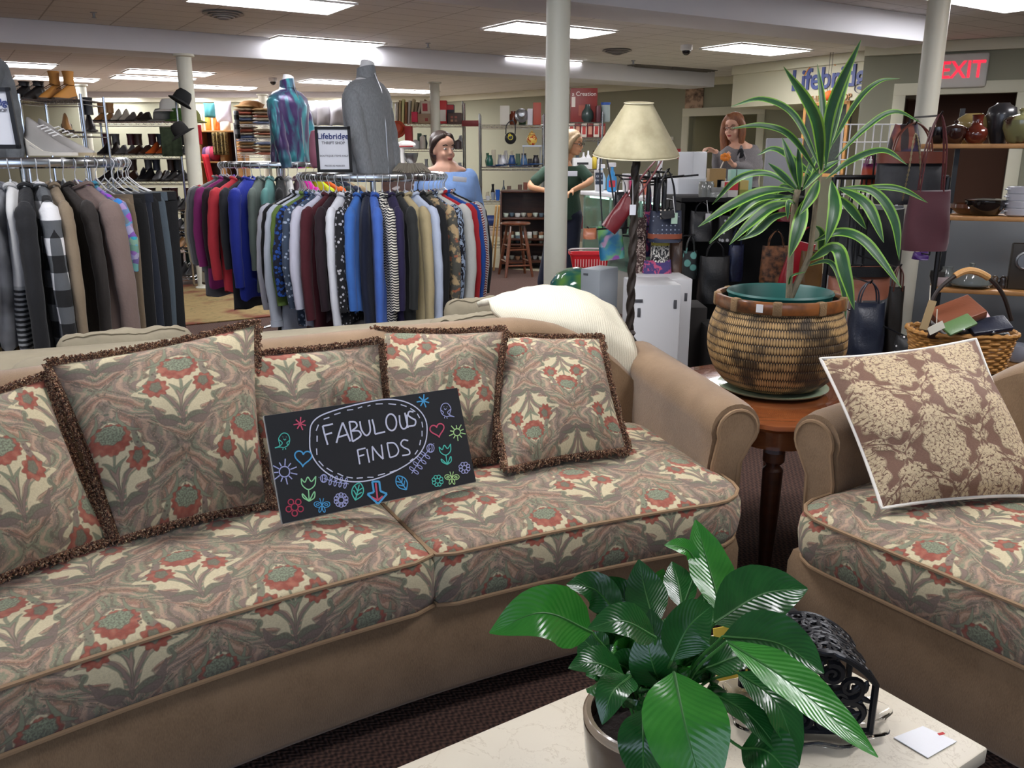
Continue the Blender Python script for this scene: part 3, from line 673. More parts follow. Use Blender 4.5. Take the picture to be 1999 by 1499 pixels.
def sprig(p0, p1, s, col):
    x0, y0 = p0; x1, y1 = p1; dx, dy = x1 - x0, y1 - y0; l = math.hypot(dx, dy); ux_, uy_ = dx / l, dy / l; st = [[p0, ((x0 + x1) / 2 + uy_ * 8, (y0 + y1) / 2 - ux_ * 8), p1]]
    for k in range(4):
        f = .12 + .2 * k; cx, cy = x0 + dx * f, y0 + dy * f
        for sg_ in (-1, 1): st.append(ring_(cx - uy_ * sg_ * s, cy + ux_ * sg_ * s, s * .45, s * .95, 8, math.atan2(dy, dx)))
    st += [ring_(x1, y1, s * 1.3, s * 1.5, 10), ring_(x1, y1, s * .6, s * 1.4, 8), [(x1 + ux_ * s * 1.8, y1 + uy_ * s * 1.8), (x1 + ux_ * s * 2.0, y1 + uy_ * s * 2)]]; chalk(st, col, 6)
sprig((1320, 800), (1480, 585), 24, 'lilac'); sprig((785, 888), (575, 842), 22, 'lilac')
chalk([[(985, 868), (1000, 958)], [(1045, 868), (1055, 950)], [(1000, 958), (945, 975)], [(945, 975), (1035, 1058)], [(1035, 1058), (1110, 972)], [(1110, 972), (1055, 950)], [(985, 868), (1045, 868)]], 'blue', 15, smooth=False)
chalk([[(1015, 880), (1030, 1015)], [(980, 1000), (1032, 1028)], [(1032, 1028), (1075, 992)]], 'pink', 13, smooth=False)
# ================================================================ BEIGE SOFA BEHIND
def S3(a, d, z):
    o = P(20, 690, z=.80); u = V((cos(R(23)), sin(R(23)), 0)); n = V((-u.y, u.x, 0)); return V((o.x, o.y, 0)) + u * a + n * (d + .20) + V((0, 0, z))
m = MB(); t3 = thing('sofa', 'beige linen sofa standing back to back behind the curved sofa, under the cream throw', 'sofa', S3(.8, .4, 0))
m.loft([[S3(a, .05, .06), S3(a, .02, .70), S3(a, .06, .73), S3(a, .2, .73), S3(a, .24, .70), S3(a, .26, .4), S3(a, .9, .4), S3(a, .9, .06)] for a in (-.1, 0, .5, 1, 1.5, 1.85, 1.9)]); m.build('frame', LINEN, t3, smooth=40)
m = MB(); m.loft([[S3(1.9 + q, d, .06), S3(1.9 + q, d, .58)] for q, d in ((0, .05), (.2, .05), (.2, .9), (0, .9))], close=True); m.build('arm', LINEN, t3)
def bcush(c, T, label):
    a, b = P(c[0][0], c[0][1] - 8, Y=c[0][2]), P(c[1][0], c[1][1] - 8, Y=c[1][2]); u = (b - a); L_ = u.length; u.normalize(); n = V((-u.y, u.x, 0)).normalized(); Dp_ = T * 1.35; m = MB(); rings = []; sd = c[0][0]
    for k in range(41):
        f = k / 40; e = (1 - abs(2 * f - 1) ** 9) ** .5 if 0 < k < 40 else .12; p = a + u * (L_ * f); ring = []
        for q in [2 * pi * i / 28 for i in range(28)]:
            cx, cz = cos(q), sin(q); x = (abs(cx) ** .75) * (1 if cx > 0 else -1) * Dp_ / 2 * (.35 + .65 * e); z = (abs(cz) ** .6) * (1 if cz > 0 else -1) * .17 * (.75 + .25 * e) - .17
            w = NZ.noise(V((f * 7 + sd, cx * 1.5, cz))) * .014 + NZ.noise(V((f * 22 + sd, cx * 2, cz * 2))) * .005; ring.append(p + n * (x * (1 + w * 4)) + V((0, 0, z + w)))
        rings.append(ring)
    m.loft(rings); t = thing('back_cushion', label, 'cushion', (a + b) / 2 - V((0, 0, .34)), group='beige cushions of the sofa behind'); m.build('cover', LINEN, t, smooth=80)
    m = MB(); m.tube([r_[9] + (r_[9] - r_[23]).normalized() * .001 for r_ in rings[2:-2]], .004, 5); m.build('seam', LINEN, t)
bcush([(15, 715, 2.62), (490, 655, 2.98), (500, 780, 2.8), (20, 880, 2.45)], .13, 'beige linen back cushion, leftmost of the front row behind the curved sofa')
bcush([(506, 668, 3.05), (832, 640, 3.3), (830, 770, 3.15), (510, 800, 2.9)], .12, 'beige linen back cushion behind the two middle floral pillows')
bcush([(108, 662, 3.1), (372, 640, 3.3), (375, 760, 3.15), (110, 790, 2.95)], .1, 'beige linen cushion standing further back at the left')
bcush([(838, 628, 3.35), (1010, 612, 3.5), (1010, 740, 3.35), (840, 760, 3.2)], .11, 'beige linen cushion standing further back, beside the cream throw')
bcush([(868, 592, 3.75), (1010, 584, 3.85), (1010, 720, 3.7), (870, 730, 3.6)], .07, 'beige linen cushion furthest back, just left of the cream throw')
# cream throw over the sofa end
ctl = [[(935, 600, 3.0), (1000, 578, 3.12), (1060, 566, 3.25), (1130, 574, 3.35), (1195, 606, 3.4)],
       [(955, 596, 2.95), (1015, 590, 3.0), (1080, 588, 3.05), (1150, 602, 3.1), (1215, 640, 3.15)],
       [(960, 608, 2.9), (1020, 612, 2.9), (1085, 618, 2.93), (1160, 632, 2.97), (1232, 672, 3.02)],
       [(985, 640, 2.88), (1040, 650, 2.88), (1100, 656, 2.9), (1165, 676, 2.93), (1240, 712, 2.98)],
       [(990, 700, 2.88), (1045, 715, 2.88), (1105, 730, 2.9), (1170, 760, 2.93), (1240, 790, 2.98)]]
cw = [[P(x, y, Y=Y) for x, y, Y in r] for r in ctl]; rows = [bez(r, 8) for r in cw]; nn = len(rows[0])
cols_ = [bez([rows[j][i] for j in range(5)], 8) for i in range(nn)]; k = len(cols_[0])
m = MB(); m.grid(lambda u, v: cols_[round(u * (nn - 1))][round(v * (k - 1))] + V((0, 0, .002 * sin(u * 40) + .002 * sin(v * 31))), nn - 1, k - 1, lambda u, v: (u * .8, v * .8))
t = thing('throw_blanket', 'cream knitted throw folded over the end of the beige sofa', 'blanket', cw[4][2]); o = m.build('blanket', THROW, t, smooth=80)
md = o.modifiers.new('thick', 'SOLIDIFY'); md.thickness = .02; md.offset = -1
m = MB(); rnd = random.Random(3)
for i in range(nn * 4):
    p = cols_[min(nn - 1, nn - 1 - i // 20)][min(k - 1, i % k)]; q = cols_[-1][i % k] + V((.01, 0, -.01)); m.tube([q, q + V((rnd.uniform(0, .03), rnd.uniform(-.02, .02), -.03)), q + V((rnd.uniform(0, .04), 0, -.07))], .003, 4)
m.build('tassels', THROW, t)
# ================================================================ COFFEE TABLE
def marble(b):
    ob = coord(); n = noise(ob, 9, 6, .62, dist=1.6); n2 = noise(ob, 45, 4, .6, dist=2); v = eabs(n - .5)
    c = mixc(L('#cfc4ae'), L('#e2dac8'), noise(ob, 5, 3)); c = mixc(c, L('#a8977c'), clamp((.012 - v) * 60) * .6)
    return mixc(c, L('#8f7d64'), clamp((.02 - eabs(n2 - .52)) * 30) * clamp(noise(ob, 14, 2) * 5 - 2.6) * .7)
MARB = M('cream_marble', '#ddd5c2', .38, fn=marble)
K0 = P(1467, 1206, z=.45); d1 = (P(742, 1499, z=.45) - P(1160, 1325, z=.45)); d1.z = 0; d1.normalize(); d2 = V((-d1.y, d1.x, 0))
KR = P(1930, 1460, z=.45); tw = (KR - K0).dot(d2)
if tw < 0: d2 = -d2; tw = -tw
K0 = KR - d2 * tw; K0 = K0 + d1 * 0
t = thing('coffee_table', 'cream marble topped coffee table in the foreground holding the leafy plant', 'coffee table', K0 + d1 * .6 + d2 * tw / 2 - V((0, 0, .45)))
m = MB(); c = K0 + d1 * .6 + d2 * (tw / 2); rz = math.atan2(d1.y, d1.x); m.box((c.x, c.y, .435), (1.2, tw, .03), rz, .004); m.build('marble_top', MARB, t)
m = MB(); m.box((c.x, c.y, .37), (1.06, tw - .12, .09), rz, .005); m.build('apron', DKWOOD, t)
for i in (-1, 1):
    for j in (-1, 1): q = c + d1 * i * .5 + d2 * j * (tw / 2 - .08); m = MB(); m.tube([(q.x, q.y, 0), (q.x, q.y, .38)], [.022, .034], 12); m.build('leg', DKWOOD, t)
# price slip
q = [P(x, y, z=.4515) for x, y in ((1745, 1440), (1802, 1418), (1868, 1448), (1812, 1480))]; m = MB(); m.loft([q, [p + V((0, 0, .0012)) for p in q]]); t = thing('price_slip', 'white paper price slip lying on the marble table corner', 'price tag', q[3])
m.build('paper', M('white_paper', '#efeff2', .7), t); m = MB(); a = P(1838, 1432, z=.4532); m.box(a, (.012, .005, .0006), .3); m.build('red_print', M('red_print', '#c03030', .6), t)
# ================================================================ PEACE LILY
def leafmat(name, a, b_, edge=None, veins=True):
    def fn(bs):
        u, v, _ = sep(coord('UV')); av = eabs(v - .5) * 2; n = noise(coord(), 30, 3)
        c = mixc(L(a), L(b_), n)
        h = esin((u * 17 - av * 4.5) * 6.28)
        if edge: c = mixc(c, L(edge), clamp((av - .66) * 9)); c = mixc(c, L('#b9cc90'), clamp((av - .95) * 14) * .4); h = esin(av * 40)
        else: c = mixc(c, L('#6fae6a'), clamp(.05 - av) * 10); c = mixc(c, L(b_), clamp(h * 2 - 1.2) * .35)
        return c, h
    return M(name, a, .4 if edge else .24, fn=fn, bump=.13, coat=0 if edge else .2)
LF = leafmat('peace_lily_leaf', '#17451f', '#2a6a2e'); LF2 = leafmat('peace_lily_leaf_young', '#2c7a2a', '#469636')
DR = leafmat('dracaena_leaf', '#1b3f22', '#2a5630', '#7ba83c'); STEM = M('green_stem', '#3f7a35', .5)
def leaf(parent, pts, w, mat, nrm=(0, -.5, .85), fold=.28, petiole=None, pr=.0022, wpos=.42, name='leaf', wave=.0, tipw=.0):
    c = bez(pts, 7); n = len(c); m = MB(); nrm = V(nrm).normalized(); rows = []
    L_ = [0]
    for i in range(1, n): L_.append(L_[-1] + (c[i] - c[i - 1]).length)
    U = []; K = 4
    for i in range(n):
        t = (c[min(i + 1, n - 1)] - c[max(i - 1, 0)]).normalized(); u = L_[i] / L_[-1]
        sd = t.cross(nrm);
        sd = sd.normalized() if sd.length > .05 else V((1, 0, 0)); up = sd.cross(t).normalized()
        p = wpos; ww = (u / p) ** .75 if u < p else 1
        ww = math.sin(min(1, u / p) * pi / 2) ** .8 if u < p else math.cos((u - p) / (1 - p) * pi / 2) ** .85
        ww = max(ww, .03) * w / 2
        for k in range(-K, K + 1):
            f = k / K; rows.append(c[i] + sd * (f * ww) + up * (fold * ww * (abs(f) ** 1.3) + wave * sin(u * 22 + k) * ww * abs(f))); U.append((u, .5 + f / 2))
    m.add(rows, [[i * 9 + k, i * 9 + k + 1, (i + 1) * 9 + k + 1, (i + 1) * 9 + k] for i in range(n - 1) for k in range(8)], U)
    o = m.build(name, mat, parent, smooth=80)
    if petiole:
        m = MB(); m.tube(bez(petiole + [c[0]], 6), pr, 6); m.tube(c[:int(n * .8)], [pr * (1 - i / n) for i in range(int(n * .8))], 5); m.build('stalk', STEM, o)
    return o
pc = P(1268, 1392, z=.6); px0 = V((pc.x, pc.y, .452))
t = thing('potted_peace_lily', 'bushy potted plant with broad glossy green leaves on the marble table', 'potted plant', px0)
GL = M('brown_glaze', '#35231a', .12, coat=.6, var=.45, vscale=28)
m = MB(); m.lathe([(.05, 0), (.07, .006), (.084, .03), (.093, .075), (.097, .12), (.098, .142), (.094, .15), (.088, .148), (.087, .12), (.08, .05), (0.001, .04)], px0, 48); pot = m.build('pot', GL, t, smooth=60)
m = MB(); m.lathe([(.0975, .1385), (.0985, .1475), (.0935, .1525), (.0865, .1505), (.088, .14), (.0975, .1385)], px0, 48, caps=False); m.build('rim', M('glazed_tan_rim', '#a3917c', .15, coat=.5), pot, smooth=60)
SOIL = M('dark_soil', '#231815', .95, bump=1, bscale=140, var=.5, vscale=120)
m = MB(); m.grid(lambda u, v: px0 + V(((.086 * v) * cos(2 * pi * u), (.086 * v) * sin(2 * pi * u), .118 + .008 * NZ.noise(V((u * 30, v * 20, 0))))), 40, 12); m.build('soil', SOIL, t)
c0 = px0 + V((0, 0, .12))
def zz(x, y, Y): return P(940 + x / 2.49875, 1000 + y / 2.49875, Y=Y)
LV = [ # base, mid, tip (zoom px, Y), width m, normal, light
 ((540, 585, 1.06), (300, 490, 1.0), (40, 588, .97), .075, (0, -.75, .6), 1),
 ((680, 520, 1.13), (560, 380, 1.14), (415, 352, 1.12), .052, (-.4, -.6, .6), 0),
 ((800, 560, 1.15), (680, 400, 1.18), (555, 322, 1.18), .05, (-.3, -.7, .5), 0),
 ((850, 560, 1.12), (800, 380, 1.17), (768, 230, 1.2), .062, (-.2, -.9, .3), 0),
 ((980, 470, 1.2), (960, 340, 1.24), (930, 240, 1.27), .052, (.1, -.9, .3), 0),
 ((1175, 500, 1.13), (1105, 250, 1.2), (1045, 36, 1.25), .07, (.2, -.9, .3), 1),
 ((1060, 260, 1.2), (1000, 180, 1.2), (893, 160, 1.18), .03, (0, -.6, .8), 1),
 ((1135, 540, 1.07), (1370, 400, 1.12), (1592, 372, 1.14), .088, (0, -.7, .7), 0),
 ((1180, 605, 1.03), (1450, 640, 1.02), (1672, 785, .98), .078, (.1, -.6, .75), 0),
 ((1200, 630, 1.0), (1520, 840, .95), (1935, 1195, .88), .065, (.35, -.5, .75), 1),
 ((850, 610, 1.0), (690, 530, .97), (520, 565, .95), .05, (0, -.6, .8), 0),
 ((930, 720, .98), (1010, 560, .99), (1125, 455, 1.02), .068, (.25, -.85, .35), 0),
 ((700, 800, 1.03), (560, 735, 1.0), (425, 760, .98), .05, (0, -.5, .85), 0),
 ((730, 800, .99), (640, 880, .94), (590, 1035, .92), .045, (-.4, -.7, .4), 0),
 ((940, 780, .96), (1000, 1060, .89), (1100, 1420, .85), .1, (0, -.85, .5), 1),
 ((790, 960, .95), (790, 1120, .91), (790, 1330, .9), .06, (-.2, -.85, .5), 0),
 ((1250, 780, 1.04), (1440, 930, 1.0), (1550, 1235, .95), .062, (.4, -.6, .6), 0),
 ((1130, 880, 1.02), (1320, 1000, .98), (1480, 1200, .95), .04, (.3, -.5, .8), 0),
 ((1270, 1150, .98), (1400, 1170, .95), (1540, 1330, .93), .07, (.1, -.6, .8), 0),
 ((900, 800, 1.04), (850, 640, 1.06), (825, 470, 1.09), .05, (-.3, -.85, .3), 0),
 ((760, 720, 1.1), (700, 690, 1.08), (630, 700, 1.06), .045, (0, -.6, .8), 1),
 ((1500, 360, 1.2), (1450, 320, 1.2), (1405, 302, 1.2), .022, (0, -.6, .8), 0),
 ((860, 420, 1.25), (870, 330, 1.27), (890, 275, 1.28), .03, (0, -.9, .3), 1),
 ((1080, 560, 1.16), (1090, 470, 1.2), (1080, 395, 1.22), .05, (0, -.8, .4), 0),
 ((1100, 760, 1.05), (1300, 700, 1.02), (1480, 800, .99), .05, (.1, -.5, .85), 0),
 ((880, 860, 1.0), (830, 720, 1.0), (800, 560, 1.02), .06, (-.2, -.9, .3), 0),
 ((1050, 700, 1.08), (1210, 690, 1.1), (1380, 770, 1.06), .04, (.1, -.5, .85), 0),
 ((760, 640, 1.13), (650, 600, 1.13), (560, 500, 1.12), .045, (-.1, -.6, .8), 0)]
for k in range(22):      # short inner leaves filling the crown
    a = 2.4 * k + .5; r0 = 60 + 12 * k; bx_, by_ = 830 + r0 * cos(a) * .9, 800 + r0 * sin(a) * .6; LV.append(((bx_, by_, 1.07), (bx_ + 75 * cos(a), by_ - 60, 1.07 - .05 * sin(a)), (bx_ + 150 * cos(a), by_ - 95 + 70 * sin(a), 1.07 - .1 * sin(a)), .056, (.5 * cos(a), -.6, .6), k % 6 == 0))
for b_, md_, tp, w_, n_, lt in LV:
    a, b2, c2 = zz(*b_), zz(*md_), zz(*tp); a0 = c0 + V(((a.x - c0.x) * .18, (a.y - c0.y) * .25, 0)); mid = (a0 + a) / 2 + V((0, 0, .03))
    leaf(t, [a, b2, c2], w_ * 1.06, LF2 if lt else LF, n_, .2, [a0, mid], wave=.05)
# ================================================================ BLACK OPENWORK HOLDER, TRAY, YELLOW CARD
IRON = M('black_cast_iron', '#15161c', .42, .3)
hb = P(1585, 1436, z=.452); hr = -.06
def HB(x, y, z): return hb + V((x * cos(hr) - y * sin(hr), x * sin(hr) + y * cos(hr), z))
t = thing('openwork_holder', 'black cast iron scrollwork holder with arched top on the marble table', 'holder', HB(0, .06, .008))
Wd, Hh, Dp = .19, .15, .12
def arch(x): return Hh * (.62 + .38 * math.cos(min(1, abs(x) / (Wd / 2)) * pi / 2) ** .8)
m = MB()
for yy in (0, Dp):
    top = [HB(-Wd / 2 + Wd * k / 20, yy, arch(-Wd / 2 + Wd * k / 20) + .01) for k in range(21)]
    m.tube([HB(-Wd / 2, yy, .01)] + top + [HB(Wd / 2, yy, .01)], .006, 6); m.tube([HB(-Wd / 2, yy, .012), HB(Wd / 2, yy, .012)], .007, 6)
m.build('frame', IRON, t)
def scroll(mm, cx, cz, r, y, d0=1, a0=0, turns=1.5, th=.0075):
    pts = [HB(cx + r * (1 - k / 26) * cos(a0 + d0 * 2 * pi * turns * k / 22), y, cz + r * (1 - k / 26) * sin(a0 + d0 * 2 * pi * turns * k / 22)) for k in range(23)]
    mm.tube(pts, [th * (1 - .5 * k / 22) for k in range(23)], 6)
for yy in (0, Dp):
    m = MB()
    for (cx, cz, r, d, a) in ((-.06, .045, .028, 1, 0), (.06, .045, .028, -1, pi), (-.055, .095, .024, -1, -1), (.055, .095, .024, 1, 4), (-.02, .12, .02, 1, 1), (.022, .12, .02, -1, 2), (0, .07, .026, 1, 2), (-.02, .03, .02, -1, 2), (.022, .03, .02, 1, 1), (-.035, .07, .018, -1, 0), (.037, .075, .018, 1, 3)): scroll(m, cx, cz, r, yy, d, a)
    m.build('scroll_panel', IRON, t)
m = MB()      # curved openwork roof: scrolls laid on the arch
def RF3(sx, y): return HB(sx, y, arch(sx) + .012)
for a in range(8):
    for b in range(5):
        cx, cy, d_ = -Wd / 2 + .02 + (Wd - .04) * a / 7, .012 + (Dp - .024) * b / 4, (1, -1)[(a + b) % 2]
        m.tube([RF3(max(-Wd / 2, min(Wd / 2, cx + .019 * (1 - k / 24) * cos(d_ * k * .5 + a))), cy + .017 * (1 - k / 24) * sin(d_ * k * .5 + a)) for k in range(20)], [.0042 * (1 - .4 * k / 20) for k in range(20)], 7)
for b in (0, .5, 1): m.tube([RF3(-Wd / 2 + Wd * k / 24, Dp * b) for k in range(25)], .0045, 7)
m.build('scroll_roof', IRON, t)
for yy in (-.001, Dp):      # acanthus leaves filling the scroll panels
    m = MB(); rnd = random.Random(2)
    for k in range(34):
        x = -Wd / 2 + .015 + (Wd - .03) * rnd.random(); z = .02 + (arch(x) - .03) * rnd.random(); m.ell(HB(x, yy, z), (.013, .004, .005), 8, 6, Euler((0, rnd.uniform(0, 3), hr)).to_matrix())
    m.build('leaf_ornament', IRON, t)
m = MB(); q = HB(-.02, Dp + .03, .12); m.lathe([(.001, 0), (.02, .0), (.03, .008), (.032, .02), (.022, .03), (.001, .032)], q, 20); m.tube([HB(-.02, Dp, .09), q], .006, 6); m.build('finial', IRON, t)
GLS = M('clear_glass', '#ffffff', .03, tr=1, spec=.5)
q = HB(0, Dp / 2, 0); m = MB(); out = [(.135 + .008 * cos(10 * 2 * pi * k / 80)) for k in range(80)]
def tr_ring(s, z): return [HB(out[k] * s * cos(2 * pi * k / 80) * 1.05, Dp / 2 + out[k] * s * .75 * sin(2 * pi * k / 80), z) for k in range(80)]
m.loft([tr_ring(.85, 0), tr_ring(.9, .0), tr_ring(1.0, .012), tr_ring(1.03, .013), tr_ring(1.02, .016), tr_ring(.98, .015), tr_ring(.88, .005), tr_ring(.5, .004)])
tag(m.build('glass_tray', GLS, smooth=60), 'clear scalloped glass tray under the black openwork holder', 'tray')
m = MB(); a, b2 = P(1400, 1330, z=.452), P(1540, 1300, z=.452); u = (b2 - a).normalized(); up = V((0, 0, 1)) * .95 + V((-u.y, u.x, 0)) * .25; up.normalize()
q = [a, b2, b2 + up * .1 - u * .03, a + up * .1]; nn_ = u.cross(up) * .002; m.loft([q, [p + nn_ for p in q]]); tag(m.build('yellow_card', M('yellow_card_paper', '#e0c24a', .7)), 'yellow folded card standing behind the peace lily leaves', 'card')
# ================================================================ END TABLE AND BASKET PLANT
tc = P(1500, 765, z=.6); tc = V((.95, 2.92, 0))
t = thing('end_table', 'cherry wood end table with fluted legs between the two tan sofas', 'end table', tc)
def sq(r, z, k=.72):
    pts = []
    for i in range(48):
        a = 2 * pi * i / 48 + R(28); c_, s_ = cos(a - R(28)), sin(a - R(28)); rr = r / (abs(c_) ** 5 + abs(s_) ** 5) ** .2; pts.append(tc + V((rr * cos(a), rr * sin(a), z)))
    return pts
m = MB(); m.loft([sq(.36, .572), sq(.385, .575), sq(.39, .585), sq(.385, .597), sq(.37, .602), sq(.2, .602)]); m.build('top', CHERRY, t, smooth=40)
m = MB(); m.loft([sq(.34, .50), sq(.34, .572)]); m.build('apron', CHERRY, t)
for k in range(4):
    a = R(45 + 28 + 90 * k); q = tc + V((.42 * cos(a), .42 * sin(a), 0)); m = MB()
    m.lathe([(.012, 0), (.02, .02), (.016, .05), (.024, .07), (.02, .1), (.03, .3), (.032, .44), (.02, .455), (.034, .47), (.034, .5)], q, 20); m.build('leg', DKWOOD, t)
bc = V((Xat(1508, 2.88, .62), 2.88, .604))
m = MB(); m.lathe([(.05, 0), (.14, .003), (.185, .012), (.19, .018), (.14, .012), (.05, .01)], bc, 48); tag(m.build('saucer', M('green_glass_saucer', '#9fb093', .12, coat=.5), smooth=50), 'round pale green saucer under the woven basket', 'saucer')
t = thing('basket_planter', 'large round woven basket with scorched dark patches, holding the striped plant', 'basket', bc)
def weave(b):
    uv = coord('UV'); u, v, _ = sep(uv); nu, nv_ = 164, 13
    row = E.m('FLOOR', v * nv_); par = row - 2 * E.m('FLOOR', row / 2); cx = efr(u * nu + par * .5) - .5; cy = efr(v * nv_) - .5
    d = esq(cx * cx * 3.4 + cy * cy * 3.2); cell = clamp((.98 - d) * 3.4); pt = noise(coord(), 5.5, 4, .65)
    dk = clamp((pt - .48) * 10); top = clamp((v - .86) * 8)
    c = mixc(L('#c8a570'), L('#94703f'), noise(coord(), 60, 2)); c = mixc(c, L('#1c150f'), emax(dk * .85, top * .75))
    return mixc(L('#2a1e14'), c, clamp(cell * 1.6)), cell
WEAVE = M('scorched_basket_weave', '#a8854e', .55, fn=weave, bump=1.0)
prof = [(.12, .012), (.165, .03), (.205, .075), (.229, .135), (.234, .185), (.228, .235), (.212, .28), (.2, .304)]
pf = bez([(r, z, 0) for r, z in prof], 4)
m = MB(); m.grid(lambda u, v: bc + V((pf[round(v * (len(pf) - 1))].x * cos(2 * pi * u), pf[round(v * (len(pf) - 1))].x * sin(2 * pi * u), pf[round(v * (len(pf) - 1))].y)), 96, len(pf) - 1, lambda u, v: (u, v))
b_ = m.build('woven_body', WEAVE, t, smooth=80)
def burnt(b):
    n = noise(coord(), 9, 4, .6); return mixc(L('#8d5427'), L('#231a18'), clamp(n * 4 - 1.7))
BURN = M('burnt_bamboo_rim', '#7d4a24', .35, fn=burnt, coat=.3)
m = MB(); m.lathe([(.196, .298), (.212, .30), (.216, .306), (.216, .333), (.213, .34), (.20, .34), (.196, .33), (.196, .298)], bc, 64, caps=False); rim = m.build('rim', BURN, t, smooth=40)
for k in range(9):
    a = 2 * pi * k / 9 + .2; m = MB(); q = bc + V((.207 * cos(a), .207 * sin(a), .313)); m.box(q + V((0, 0, .007)), (.026, .03, .046), a, .006)
    m.build('binding', M('cane_binding', '#7f6544', .7, bump=.6, bscale=250), rim)
m = MB(); m.lathe([(.19, .27), (.196, .32), (.19, .33), (.1, .02), (.001, .02)], bc, 40); m.build('lining', M('dark_basket_inside', '#3a2c1d', .9), t)
a = -2.15; q = bc + V((.2185 * cos(a), .2185 * sin(a), .32)); m = MB(); m.box(q, (.002, .022, .026), a); m.build('price_sticker', M('sticker_white', '#e8e8e8', .6), rim)
# dracaena
tp = bc + V((.0, .0, .0)); t = thing('potted_dracaena', 'tall dracaena with lime edged striped leaves in a green pot inside the basket', 'potted plant', bc + V((0, 0, .03)))
m = MB(); m.lathe([(.10, .04), (.15, .2), (.172, .335), (.178, .345), (.174, .352), (.167, .345), (.15, .22), (.145, .2), (.001, .2)], bc + V((-.0, 0, 0)), 48); m.build('pot', M('dark_teal_plastic', '#14564f', .45), t, smooth=60)
BARK = M('ringed_stem', '#7f735c', .7, bump=.6, bscale=90, var=.3, vscale=60)
Yb = 2.88
def q3(x, y, dY=0): return P(x, y, Y=Yb + dY)
m = MB(); m.tube(bez([q3(1538, 640), q3(1541, 560), q3(1546, 470), q3(1552, 400), q3(1558, 370)], 6), .011, 10); m.build('stem', BARK, t)
m = MB(); m.tube(bez([q3(1542, 585), q3(1562, 540), q3(1580, 500), q3(1588, 440), q3(1596, 370), q3(1606, 320)], 6), [.012 - .00018 * k for k in range(31)], 10); m.build('stem', BARK, t)
DL = [([(1612, 330, 0), (1622, 215, -.02), (1682, 76, -.08)], 28), ([(1604, 340, 0), (1592, 235, -.08), (1530, 130, -.16)], 34), ([(1608, 310, 0), (1606, 210, .06), (1596, 125, .1)], 20), ([(1618, 300, 0), (1640, 200, .08), (1664, 128, .14)], 20),
      ([(1620, 290, 0), (1672, 200, .02), (1715, 160, .03), (1757, 153, .05)], 14), ([(1602, 330, 0), (1552, 228, .05), (1490, 194, .08), (1427, 208, .12)], 19), ([(1598, 340, 0), (1545, 268, -.06), (1490, 246, -.1), (1426, 251, -.16)], 19),
      ([(1630, 310, 0), (1690, 250, .05), (1745, 218, .08), (1800, 240, .12)], 15), ([(1612, 350, 0), (1665, 312, .02), (1725, 294, -.02), (1772, 322, -.06)], 18), ([(1600, 355, 0), (1520, 293, .1), (1478, 303, .14)], 20),
      ([(1552, 370, 0), (1490, 374, -.08), (1430, 400, -.12), (1363, 443, -.18)], 27), ([(1555, 385, 0), (1480, 388, .0), (1430, 430, .02), (1385, 476, .04)], 24), ([(1550, 395, 0), (1505, 405, -.1), (1460, 440, -.16), (1424, 478, -.2)], 27), ([(1560, 375, 0), (1500, 340, .1), (1440, 350, .16), (1390, 400, .2)], 20),
      ([(1545, 380, 0), (1490, 400, .06), (1420, 445, .1), (1384, 473, .12)], 20), ([(1572, 388, -.02), (1560, 440, -.1), (1541, 503, -.14)], 36), ([(1624, 352, 0), (1628, 410, -.1), (1612, 478, -.15)], 36), ([(1600, 350, .0), (1585, 380, -.06), (1560, 420, -.1)], 28),
      ([(1636, 366, 0), (1690, 400, -.06), (1726, 474, -.1)], 32), ([(1640, 366, 0), (1705, 375, 0), (1745, 430, -.02), (1756, 508, -.04)], 28), ([(1630, 380, 0), (1660, 410, .02), (1692, 448, .03)], 32), ([(1650, 372, 0), (1720, 366, .04), (1765, 372, .05), (1812, 396, .06)], 18),
      ([(1588, 472, 0), (1640, 454, -.06), (1690, 475, -.1), (1760, 562, -.16)], 31), ([(1578, 510, 0), (1630, 485, -.1), (1648, 530, -.14), (1668, 605, -.16)], 36), ([(1572, 520, 0), (1620, 512, -.04), (1645, 560, -.08), (1652, 622, -.1)], 16), ([(1592, 440, 0), (1604, 460, .04), (1600, 500, .06)], 22),
      ([(1562, 372, 0), (1545, 320, 0), (1527, 268, .02)], 22), ([(1562, 372, 0), (1560, 330, -.02), (1558, 286, -.02)], 20), ([(1566, 372, 0), (1600, 335, 0), (1640, 312, .02)], 20), ([(1560, 375, 0), (1525, 340, .02), (1500, 318, .04)], 20), ([(1560, 380, 0), (1530, 365, 0), (1515, 380, 0)], 18), ([(1568, 372, 0), (1585, 320, .04), (1604, 290, .06)], 18),
      ([(1550, 415, 0), (1510, 425, 0), (1478, 452, 0), (1440, 470, .02)], 22), ([(1560, 390, 0), (1500, 410, -.04), (1455, 462, -.06)], 26), ([(1556, 400, 0), (1540, 395, -.05), (1538, 430, -.06)], 14), ([(1540, 568, 0), (1545, 540, -.02), (1575, 530, -.03)], 6)]
for pts, w_ in DL:
    p3 = [q3(x, y, dy) for x, y, dy in pts]; leaf(t, p3, w_ / 1650 * 2.15, DR, (random.uniform(-.25, .25), -.85, .45), .35, wpos=.5, wave=.04)
